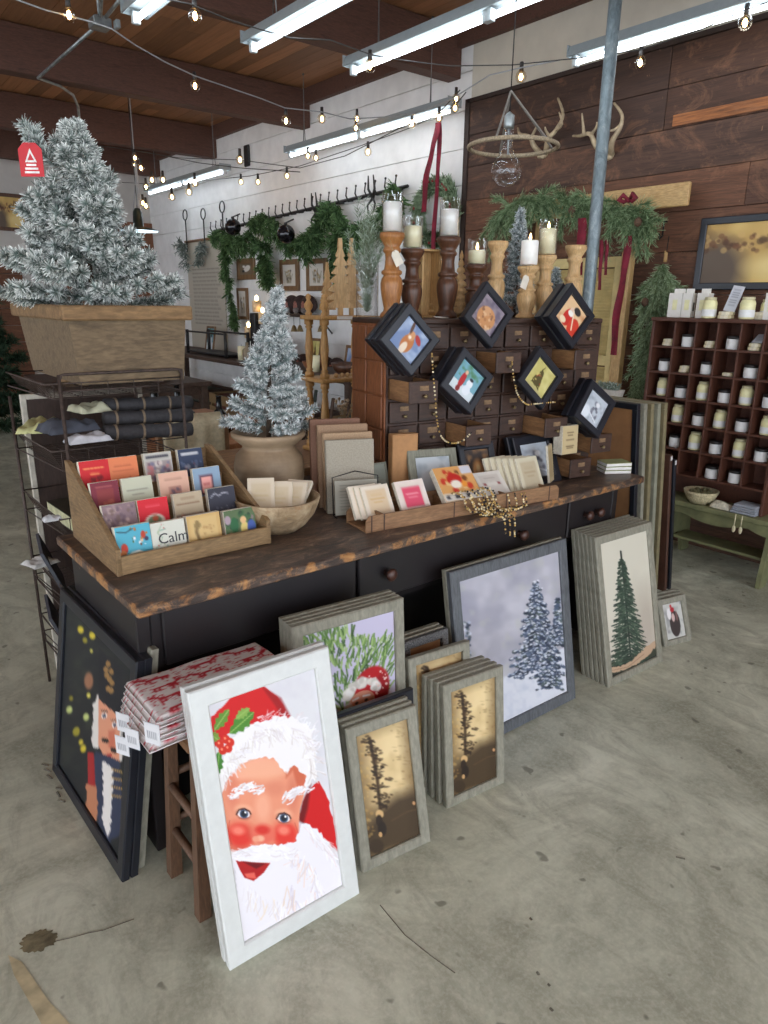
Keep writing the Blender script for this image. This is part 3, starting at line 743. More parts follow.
def art_spruce():
    def z(x, y): return (430+x/2.844, 500+y/2.844)
    c = Cv(90, 170, (212, 207, 190), [z(497, 125), z(615, 95), z(641, 430), z(527, 495)])
    rr = random.Random(4); ex = lambda x, y, rx, ry, col, **k: c.ell(*z(x, y), rx/2.844, ry/2.844, col, **k)
    c.grad((212, 207, 190), (196, 186, 172), .55, 1); ex(615, 340, 22, 90, (176, 164, 150), e=9, op=.7); ex(590, 300, 14, 60, (190, 182, 166), e=8, op=.6)
    c.poly([z(*q) for q in ((520, 455), (560, 440), (600, 420), (645, 380), (645, 440), (520, 500))], (58, 62, 50), wob=2, wf=.5)
    cols = [(44, 60, 50), (60, 80, 64), (34, 46, 40), (78, 96, 78), (52, 70, 58)]
    c.line([z(552, 148), z(562, 250), z(578, 445)], 1.6, cols[2])
    for i in range(1900):
        t = rr.random()**.8; y = 165+t*285; ax = 554+t*24; w = 5+45*t**.9*(.75+.25*math.sin(y*.45)); u = rr.uniform(-1, 1); x = ax+u*w
        X, Y = z(x, y+abs(u)*9); sl = 1 if u > 0 else -1; L = rr.uniform(1.2, 2.8)*(.5+t)
        c.line([(X, Y), (X+sl*L, Y+L*.55)], rr.uniform(.6, 1.1), cols[rr.randrange(5)], .9)
    for i in range(8): y = 168+i*8; X, Y = z(554, y); c.line([(X-1.6-i*.3, Y+1), (X, Y), (X+1.6+i*.3, Y+1)], .5, cols[0])
    c.poly([z(*q) for q in ((522, 466), (548, 462), (580, 445), (612, 408), (640, 384), (642, 398), (620, 430), (590, 455), (560, 472), (524, 482))], (190, 160, 132), wob=1.5, wf=.5)
    c.line([z(528, 474), z(570, 462), z(610, 425)], .6, (150, 120, 96)); c.poly([z(*q) for q in ((524, 486), (580, 472), (642, 425), (642, 436), (526, 500))], (44, 46, 42), wob=1.5, wf=.6)
    return c
def art_snow():
    def z(x, y): return (430+x/2.844, 500+y/2.844)
    c = Cv(130, 130, (172, 171, 182), [z(97, 232), z(375, 152), z(397, 540), z(131, 668)])
    c.noise((198, 197, 206), .35, .8, .06, 5, .8); c.noise((146, 146, 162), .5, .85, .05, 8, .7, m=1-c.U*.5); c.noise((184, 186, 178), .55, .8, .09, 11, .4)
    c.poly([z(*q) for q in ((90, 590), (160, 545), (215, 505), (300, 480), (400, 412), (400, 560), (100, 700))], (218, 221, 230), wob=4, wf=.2, e=3)
    c.noise((192, 198, 214), .5, .9, .14, 2, .6, m=(c.V > .72)*1.0)
    rr = random.Random(3); D = [(44, 54, 74), (62, 74, 98), (36, 44, 58), (80, 94, 118), (70, 84, 84)]; W = [(214, 220, 232), (186, 196, 214), (230, 233, 240)]
    def tree(ax, ay, bx, by, w, n, dens=.8, lean=1.0):
        for k in range(n):
            t = rr.random()**.75; y = ay+(by-ay)*t; u = rr.uniform(-1, 1); x = ax+(bx-ax)*t+u*w*(.06+.94*t)*(.8+.2*math.sin(y*.3)); X, Y = z(x, y+abs(u)*6*t)
            r = rr.uniform(1.0, 2.4); c.ell(X, Y, r*1.2, r*.7, D[rr.randrange(5)], rot=20*(1 if u > 0 else -1), e=.8, op=.9)
            if rr.random() < dens: X2, Y2 = X+rr.uniform(-1.5, 1.5), Y-rr.uniform(.2, 1.6); c.ell(X2, Y2, r*.8, r*.4, W[rr.randrange(3)], rot=15*(1 if u > 0 else -1), e=.7, op=.9)
    for _ in range(40): X, Y = z(118+rr.uniform(-10, 12), rr.uniform(345, 440)); c.ell(X, Y, 1.6, 1.4, rr.choice(D+W), e=1.2, op=.7)
    tree(372, 285, 374, 415, 26, 150); tree(314, 238, 316, 500, 90, 820, .8); tree(350, 375, 350, 530, 40, 260, .8)
    return c
def art_forest(seed=1):
    def z(x, y): return (x, y)
    c = Cv(64, 124, (206, 178, 128), [(292, 540), (440, 487), (463, 808), (318, 872)])
    c.ell(405, 600, 60, 110, (232, 208, 158), e=60, op=.9); c.noise((170, 138, 88), .5, .85, .02, seed, .6); c.noise((228, 204, 150), .55, .85, .03, seed+5, .6)
    c.put(np.clip((np.maximum(np.abs(c.U-.5)*2-.5, (.1-c.V)*3))*1.3, 0, 1), (78, 58, 34), .8)
    c.poly([(280, 880), (300, 800), (340, 745), (400, 700), (470, 680), (480, 830)], (58, 44, 28), e=40, op=.9)
    rr = random.Random(seed); dk = [(48, 34, 22), (62, 44, 28), (40, 30, 20)]
    c.line([(333, 545), (342, 600), (350, 660), (356, 760)], 9, (52, 36, 22), .85, e=5)
    for (cx, cy, w) in ((332, 556, 14), (338, 575, 18), (342, 598, 22), (348, 625, 20), (352, 650, 26), (354, 680, 24), (358, 705, 28), (360, 730, 26)):
        for _ in range(16): c.ell(cx+rr.gauss(0, w*.5), cy+rr.gauss(0, 6), rr.uniform(3, 8), rr.uniform(2, 4), dk[rr.randrange(3)], rot=rr.uniform(-30, 30), e=3, op=.65)
    for _ in range(60): c.ell(rr.uniform(395, 460), rr.uniform(500, 700), rr.uniform(2, 7), rr.uniform(1, 3), (120, 92, 56), e=3, op=.25)
    for _ in range(50): c.ell(rr.uniform(300, 335), rr.uniform(560, 860), rr.uniform(2, 6), rr.uniform(2, 5), rr.choice([(214, 180, 110), (190, 150, 84)]), e=3, op=.4)
    c.ell(352, 752, 11, 12, (206, 170, 116), e=4); c.ell(350, 770, 9, 16, (46, 34, 24), e=3); c.ell(357, 792, 12, 20, (40, 30, 22), e=4); c.ell(352, 808, 5, 7, (196, 156, 104), e=2); c.ell(449, 722, 4, 5, (200, 150, 104), e=2); c.ell(340, 840, 20, 20, (60, 46, 30), e=6)
    c.line([(385, 770), (430, 745), (462, 738)], 3, (96, 72, 48), .7, e=4)
    return c
def art_wreath():
    c = Cv(110, 100, (196, 190, 214), asp=.9)
    rr = random.Random(5)
    cols = [(84, 116, 58), (124, 156, 84), (54, 82, 42), (160, 186, 118), (100, 136, 70)]
    for _ in range(520):
        x = rr.uniform(-.02, .95); y = rr.uniform(.02, .9)
        if y < .18+.25*(x-.5) and x > .55: continue
        a = math.atan2(y-1.1, x-.45)+rr.uniform(-.5, .5); L = rr.uniform(.05, .13)
        c.line([(x, y), (x+L*math.cos(a), y+L*math.sin(a))], .018, rr.choice(cols), .9)
    c.ell(.72, .72, .2, .2, (178, 26, 32), e=.03); c.ell(.84, .78, .08, .16, (150, 20, 28), e=.02)
    for _ in range(120):
        a = rr.uniform(PI, 2*PI); c.ell(.6+.2*math.cos(a)*rr.uniform(.6, 1.05), .78+.17*math.sin(a)*rr.uniform(.5, 1), .03, .026, rr.choice([(222, 216, 206), (236, 232, 226), (196, 190, 180)]), op=.8, e=.02)
    c.ell(.6, .86, .15, .12, (208, 142, 116)); c.ell(.54, .85, .02, .015, (70, 54, 50)); c.ell(.65, .85, .02, .015, (70, 54, 50)); c.ell(.45, .9, .05, .08, (214, 208, 200), e=.02); c.line([(.5, .81), (.56, .8)], .02, (228, 224, 220)); c.line([(.62, .8), (.69, .81)], .02, (228, 224, 220))
    c.spots(22, .68, .6, .9, .85, .012, [(230, 200, 190)]); return c
def art_nutcracker():
    q = [(66, 618), (128, 672), (112, 845), (63, 755)]
    def z(x, y): return (x/2.56, 560+y/2.56)
    c = Cv(80, 100, (26, 28, 30), [(64, 610), (131, 670), (114, 852), (62, 752)])
    c.noise((44, 48, 40), .5, .9, .12, 4, .8)
    rr = random.Random(6)
    for (x, y) in ((195, 190), (205, 215), (220, 240), (175, 380), (190, 430), (200, 455), (215, 350), (210, 400), (222, 200), (178, 355), (205, 470)):
        X, Y = z(x, y); r = rr.uniform(1.2, 3.0); c.ell(X, Y, r, r*1.3, rr.choice([(206, 186, 52), (226, 214, 96), (150, 140, 40), (186, 196, 120)]), e=1.6)
    X, Y = z(215, 315); c.ell(X, Y, 4, 8, (150, 104, 76), e=2)
    def P(L): return [z(*p) for p in L]
    c.poly(P([(238, 230), (300, 280), (303, 415), (236, 350)]), (22, 22, 28))
    for (x, y) in ((262, 270), (270, 290), (258, 300), (272, 320), (262, 335), (265, 310), (256, 285), (270, 340)):
        X, Y = z(x, y); c.ell(X, Y, 2.6, 3, (150, 114, 66), e=1)
    c.poly(P([(225, 370), (240, 345), (242, 480), (225, 470)]), (220, 214, 206), wob=3, wf=.3); c.poly(P([(288, 420), (300, 415), (298, 520), (284, 520)]), (214, 206, 198), wob=2, wf=.3)
    c.poly(P([(238, 360), (292, 410), (290, 520), (262, 520), (238, 470)]), (216, 148, 116)); c.poly(P([(262, 440), (280, 440), (278, 490), (262, 480)]), (198, 112, 86), e=2)
    for (x, y) in ((252, 402), (278, 428)):
        X, Y = z(x, y); c.ell(X, Y, 2.8, 2.6, (230, 226, 220)); c.ell(X, Y, 1.7, 1.9, (46, 66, 96)); c.line([(X-3, Y-5), (X+3, Y-4)], 1.2, (40, 30, 28))
    X, Y = z(255, 462); c.ell(X, Y, 4, 2, (24, 20, 20), rot=30); X, Y = z(276, 490); c.ell(X, Y, 4, 2, (24, 20, 20), rot=-20 + 60)
    X, Y = z(264, 500); c.ell(X, Y, 3, 2, (176, 34, 34))
    c.poly(P([(232, 480), (290, 520), (296, 600), (290, 690), (258, 690), (240, 640), (220, 600), (222, 520)]), (42, 50, 74), wob=2, wf=.3)
    c.poly(P([(250, 510), (272, 530), (270, 640), (262, 680), (248, 640)]), (226, 220, 214), wob=3, wf=.3)
    for y in (540, 560, 580, 600): X, Y = z(284, y); c.line([(X-6, Y-3), (X+5, Y+3)], 1, (190, 150, 70))
    c.poly(P([(212, 545), (235, 560), (238, 620), (228, 645), (212, 600)]), (186, 122, 88), wob=2, wf=.3); c.poly(P([(214, 480), (228, 485), (232, 560), (216, 550)]), (160, 34, 36))
    return c
def art_simple(kind, n=26, seed=0):
    c = Cv(n, n, (150, 150, 160), asp=1)
    if kind == 'deer':
        c = Cv(n, n, (120, 140, 178), asp=1); c.noise((170, 186, 210), .4, .8, 4, 1); c.ell(.5, .62, .2, .3, (190, 120, 70)); c.ell(.48, .36, .12, .15, (206, 150, 104)); c.ell(.72, .3, .16, .08, (176, 60, 56), rot=30); c.ell(.35, .15, .05, .2, (96, 70, 60), rot=-15); c.ell(.48, .8, .1, .2, (232, 214, 190)); c.ell(.46, .42, .05, .05, (240, 226, 206))
    elif kind == 'fox':
        c = Cv(n, n, (150, 138, 146), asp=1); c.noise((110, 100, 116), .4, .8, 5, 2); c.ell(.5, .62, .3, .28, (196, 140, 92), wob=.3, wf=.1); c.ell(.4, .42, .16, .14, (206, 156, 112)); c.spots(26, .2, .35, .8, .9, .05, [(222, 186, 146), (168, 112, 70), (130, 90, 66)], .7)
    elif kind == 'santared':
        c = Cv(n, n, (226, 190, 146), asp=1); c.noise((196, 140, 96), .5, .85, 5, 3); c.ell(.42, .62, .2, .3, (196, 44, 34)); c.ell(.8, .7, .24, .3, (206, 60, 40)); c.ell(.45, .34, .12, .12, (226, 196, 170)); c.ell(.44, .44, .13, .09, (240, 236, 226)); c.ell(.62, .2, .16, .12, (48, 44, 42)); c.ell(.3, .8, .14, .1, (236, 214, 180)); c.line([(.5, .3), (.8, .8)], .05, (240, 220, 190))
    elif kind == 'tree':
        c = Cv(n, n, (196, 186, 112), asp=1); c.noise((214, 206, 140), .4, .8, 3, 4); c.poly([(.46, .1), (.22, .8), (.72, .84)], (84, 74, 36), wob=.12, wf=9); c.spots(14, .3, .35, .65, .8, .02, [(176, 60, 40), (220, 200, 120)]); c.ell(.5, .92, .4, .08, (186, 176, 120), e=.05)
    elif kind == 'child':
        c = Cv(n, n, (120, 170, 186), asp=1); c.noise((80, 130, 90), .5, .8, 5, 5, m=(c.V < .5)); c.put((c.V > .66)*1.0, (222, 228, 230), .9); c.ell(.36, .55, .1, .26, (178, 42, 44)); c.ell(.38, .28, .06, .07, (222, 180, 150)); c.ell(.66, .5, .12, .14, (230, 236, 240)); c.ell(.66, .72, .15, .16, (226, 232, 238)); c.ell(.66, .36, .08, .05, (50, 50, 60)); c.ell(.36, .85, .08, .1, (130, 40, 40))
    elif kind == 'sketch':
        c = Cv(n, n, (190, 198, 206), asp=1); c.noise((150, 158, 168), .45, .8, 4, 6); c.spots(12, .4, .3, .75, .85, .07, [(120, 122, 134), (150, 150, 160), (96, 98, 110)], .8); c.ell(.2, .75, .2, .22, (226, 232, 238), e=.08); c.line([(.15, .6), (.8, .85)], .05, (222, 226, 232)); c.ell(.6, .3, .1, .08, (226, 228, 232), e=.04)
    elif kind == 'amber':
        c = Cv(n, n, (60, 50, 46), asp=1); c.noise((150, 110, 70), .45, .8, 5, 7); c.ell(.5, .55, .22, .3, (206, 150, 96), e=.1); c.ell(.5, .45, .08, .1, (240, 206, 150), e=.06)
    elif kind == 'misty':
        c = Cv(n, n, (190, 196, 200), asp=1); c.noise((150, 160, 168), .45, .8, 4, 8); c.ell(.75, .6, .1, .3, (130, 140, 146), e=.1)
    elif kind == 'donkey':
        c = Cv(n, n, (196, 196, 190), asp=1); c.noise((150, 150, 150), .5, .8, 5, 9); c.ell(.55, .6, .26, .36, (60, 50, 48)); c.ell(.32, .3, .1, .16, (230, 226, 226)); c.ell(.5, .2, .1, .07, (176, 36, 46)); c.ell(.5, .42, .08, .12, (206, 176, 170)); c.ell(.68, .4, .05, .14, (120, 90, 86)); c.ell(.45, .1, .05, .05, (190, 60, 60))
    return c
def art_landscape():
    c = Cv(100, 60, (196, 160, 96), asp=.62)
    c.noise((226, 196, 124), .35, .75, 3, 3); c.ell(.1, .5, .3, .34, (92, 80, 74), e=.2, op=.9); c.noise((110, 82, 56), .5, .8, 5, 6, .7, m=(c.V < .45)*1.0)
    c.spots(40, 0, .1, .5, .3, .03, [(86, 58, 44), (120, 80, 56), (206, 170, 110)], .6); c.ell(.7, .45, .26, .12, (232, 206, 140), e=.12); c.spots(26, .5, .05, 1, .2, .03, [(92, 70, 50)], .6)
    return c

# ================================================================== FRAMES
M_GREYW = wood('grey_washed_wood', (130, 128, 112), (152, 149, 133), 'z', .6, 3, c3=(140, 138, 123), bump=.06)
M_GREYD = wood('weathered_blue_grey', (66, 70, 76), (104, 108, 112), 'z', .55, 5, c3=(84, 88, 94))
M_FWHITE = plain('white_lacquer', (214, 217, 214), .35, var=.02)
M_FBLACK = plain('black_lacquer', (27, 30, 38), .35, var=.1, scale=12)
M_FNAVY = M_FBLACK
M_BACK = plain('brown_backing_board', (146, 104, 66), .8, var=.08, scale=10)
def picture_frame(label, M, w, h, bw, dp, mat, cv=None, group=None, cat='framed picture', back=True, name='picture_frame'):
    """origin at the lower left front corner, local x right, z up, y away from the viewer"""
    t = thing(name, label, cat, M, group)
    b = MB(); o = [(0, 0), (w, 0), (w, h), (0, h)]; i_ = [(bw, bw), (w-bw, bw), (w-bw, h-bw), (bw, h-bw)]; e = min(.004, bw*.2)
    lp = min(.004, bw*.15)
    rings = [(0, dp, o), (0, e, o), (e, 0, o), (bw-lp, 0, o), (bw, lp, o), (bw, dp*.55, o)]
    def ring(d, y): return [(d, y, d), (w-d, y, d), (w-d, y, h-d), (d, y, h-d)]
    vs = []; fs = []
    for d, y, _ in rings: vs += ring(d, y)
    for j in range(len(rings)-1):
        for k in range(4): a = j*4+k; c = j*4+(k+1) % 4; fs.append((a, c, c+4, a+4))
    b.add(vs, fs); b.build('frame_moulding', mat, t)
    if cv is not None: canvas_obj(cv, w-2*bw+.004, h-2*bw+.004, bw-.002, min(dp*.5, .012), bw-.002, 'print', t)
    if back:
        b = MB(); b.box((.003, dp*.6, .003), (w-.003, dp*.9, h-.003)); b.build('backing', M_BACK if cv is None else M_BACK, t)
    return t
def shiftM(M, dx=0, dy=0, dz=0, lean=0):
    return M @ Matrix.Translation((dx, dy, dz))
def behind(M, k, gap, foot=.0, rise=0, side=0, ang=0):
    """k-th copy pushed straight back on the floor"""
    n = M.to_3x3() @ Vector((0, 1, 0)); n.z = 0; n.normalize(); u = M.to_3x3() @ Vector((1, 0, 0))
    m = M.copy(); m.translation = M.translation+n*gap*k+u*side*k
    return m @ Matrix.Rotation(R_(ang*k), 4, 'X')
rep = []
def stacked(name, corners, label, bw, dp, mat, cv, nback=0, back_labels=None, gap=None, group=None, ang=1.2, side=0, z0=0, grow=0):
    Mf, w, h, lean, err = fit_frame(corners, z0); rep.append((name, round(w, 3), round(h, 3), round(lean, 1), round(err, 1), tuple(round(q, 2) for q in Mf.translation)))
    picture_frame(label, Mf, w, h, bw, dp, mat, cv)
    gap = gap or dp+.004
    for k in range(1, nback+1):
        m = behind(Mf, k, gap, side=side, ang=ang); picture_frame(back_labels[k-1], m, w, h+grow*k, bw, dp, mat if not isinstance(group, list) else group[k-1], None)
    return Mf, w, h
ordn = ['directly', 'second', 'third', 'fourth', 'fifth', 'sixth']
stacked('santa', [(190, 693), (327, 647), (362, 893), (228, 973)], 'large white frame with smiling red-hatted Santa face, leaning nearest the viewer', .048, .022, M_FWHITE, art_santa(), 1, ['plain white frame directly behind the big Santa portrait'], gap=.030, ang=.2)
stacked('f2', [(342, 731), (419, 704), (429, 843), (366, 873)], 'grey frame with golden misty forest picture, right beside the white Santa frame', .034, .02, M_GREYW, art_forest(1), 2, ['grey frame directly behind the misty forest picture beside the Santa frame', 'rearmost grey frame behind the misty forest picture beside the Santa frame'], gap=.031)
stacked('f3', [(443, 687), (504.5, 665), (504.5, 783.5), (448, 809)], 'grey frame with golden misty forest picture, farther from the Santa frame', .032, .021, M_GREYW, art_forest(1), 3, ['grey frame directly behind the farther misty forest picture', 'third grey frame in the stack of the farther misty forest picture', 'rearmost grey frame in the stack of the farther misty forest picture'], gap=.034, side=-.006)
stacked('snow', [(452, 572), (565, 539), (578, 698), (464, 755)], 'large blue-grey frame with snowy blue fir trees painting, leaning on the workbench', .045, .022, M_GREYD, art_snow(), 1, ['grey frame edge directly behind the snowy fir painting'], gap=.028, group=[M_GREYW], ang=.3)
stacked('tree', [(595, 538), (652, 521), (663, 662), (609, 688)], 'tall grey frame with a single dark spruce on cream ground', .036, .018, M_GREYW, art_spruce(), 5, ['tall grey frame directly behind the single spruce picture', 'third tall grey frame in the spruce picture stack', 'fourth tall grey frame in the spruce picture stack', 'fifth tall grey frame in the spruce picture stack', 'rearmost tall grey frame in the spruce picture stack'], gap=.026, ang=.3, side=.0)
stacked('small', [(659, 600), (684, 594), (694, 640), (664, 648)], 'small grey frame with a donkey picture standing at the end of the row', .03, .022, M_GREYW, art_simple('donkey', 40), 2, ['small grey frame directly behind the donkey picture', 'rearmost small grey frame behind the donkey picture'], gap=.035)
# nutcracker, leaning on the bench's left end (foot line runs away from the viewer)
Mf, w, h, lean, err = fit_frame([(57, 589), (139, 661), (119, 884), (55, 769)]); rep.append(('nut', w, h, lean, err, tuple(Mf.translation)))
picture_frame('black frame with nutcracker soldier picture at the left end of the workbench', Mf, w, h, .042, .022, M_FBLACK, art_nutcracker())
picture_frame('black frame with silvery edge directly behind the nutcracker picture', behind(Mf, 1, .026, ang=.3), w, h, .042, .022, M_FBLACK)
picture_frame('grey frame rearmost behind the nutcracker picture', behind(Mf, 1, .054, ang=.5), w-.02, h+.01, .042, .022, M_GREYW)
# frame stack with the bearded man in a wreath: only its upper part shows
A = ony(404, 597, 1.52); foot = onz(408, 700, 0)
Mg, wg, hg, lean, err = fit_frame([(292, 629), (404, 597), (409, 796), (305, 842)]); rep.append(('wreath', wg, hg, lean, err, tuple(Mg.translation)))
picture_frame('grey frame with green wreath and white-bearded man in red cap', Mg, wg, hg, .036, .024, M_GREYW, None)
cvw = art_wreath(); ph = (wg-.072)*.9
par = [o for o in bpy.data.objects if o.parent is None and o.get('label', '').startswith('grey frame with green wreath')][0]
canvas_obj(cvw, wg-.07, ph, .035, .01, hg-.035-ph, 'print', par)
b = MB(); b.box((.034, .011, .034), (wg-.034, .0125, hg-.034-ph)); b.build('lower_mat', plain('mat_card', (60, 64, 60), .8), par)
for k in (1, 2, 3): picture_frame(['grey frame directly behind the wreath picture', 'third grey frame in the wreath picture stack', 'rearmost grey frame in the wreath picture stack'][k-1], behind(Mg, k, .025, ang=.2), wg, hg, .036, .019, M_GREYW)
# black landscape frame in front of it
T0, T1 = (341, 714), (409, 690)
Mb_, wb, hb, lean, err = fit_frame([(292, 732), (413, 689), (419, 812), (300, 868)]); rep.append(('black', wb, hb, lean, err, tuple(Mb_.translation)))
picture_frame('black frame mostly hidden, between the wreath picture and the misty forest picture', Mb_, wb, hb, .03, .02, M_FBLACK, art_simple('amber', 12))
# taller frames behind the farther forest stack
stacked('f5', [(409, 658), (470, 643), (474, 772), (415, 800)], 'grey frame with dim golden picture, half hidden behind the farther forest stack', .03, .024, M_GREYW, art_forest(3), 0)
Mx, wx, hx, lean, err = fit_frame([(404, 641), (448, 631), (455, 756), (411, 780)]); rep.append(('f6', wx, hx, lean, err, tuple(Mx.translation)))
picture_frame('dark glitter-edged frame leaning behind the half hidden golden picture', Mx, wx, hx, .03, .022, plain('dark_glitter', (84, 84, 84), .4, var=.6, scale=220))
for k in (1, 2): picture_frame(['grey frame directly behind the dark glitter-edged frame', 'rearmost grey frame behind the dark glitter-edged frame'][k-1], behind(Mx, k, .028, ang=.5), wx, hx, .03, .022, M_GREYW)
for r in rep: print('FIT', r)
# ================================================================== TIERED CARD DISPLAY
M_PINE = wood('aged_pine', (112, 88, 58), (158, 128, 88), 'x', .65, 6, c3=(136, 108, 72))
M_PINEY = wood('aged_pine_side', (98, 76, 50), (150, 120, 82), 'y', .65, 6, c3=(126, 98, 66))
DO = onz(118, 577, ZT); DW = (onz(271, 543, ZT)-DO).length; DD_ = .44
disp = thing('card_display', 'aged pine tiered display tray on the left end of the workbench', 'display tray', TM(DO.x, DO.y, ZT, R_(-.5)))
zr = ony(65, 464, DO.y+DD_).z-ZT
b = MB(); b.box((0, 0, 0), (DW, .016, .055), bev=.003); b.build('front_rail', M_PINE, disp)
for x in (0, DW-.014):
    b = MB(); prof = [(0, 0), (DD_, 0), (DD_, zr+.012), (DD_-.035, zr+.012), (0, .078)]
    n = len(prof); vs = [(x, p[0], p[1]) for p in prof]+[(x+.014, p[0], p[1]) for p in prof]
    b.add(vs, [tuple(range(n))[::-1], tuple(range(n, 2*n))]+[(i, (i+1) % n, (i+1) % n+n, i+n) for i in range(n)])
    # open window in the side is shown as an inner lower board
    b.build('side_board', M_PINEY, disp)
b = MB(); b.box((.014, DD_-.014, 0), (DW-.014, DD_, zr), bev=.002); b.build('back_board', M_PINE, disp)
TY = [.022, .12, .215, .31]; TZ = [.008, (zr-.055)*.26, (zr-.055)*.52, (zr-.055)*.78]
for k in range(4):
    b = MB(); b.box((.015, TY[k], TZ[k]), (DW-.015, (TY+[DD_-.015])[k+1], TZ[k]+.008), bev=.001); b.box((.015, TY[k]-.004, TZ[k]-.03 if k else 0), (DW-.015, TY[k]+.004, TZ[k]+.03 if k else .02)); b.build('shelf', M_PINE, disp)

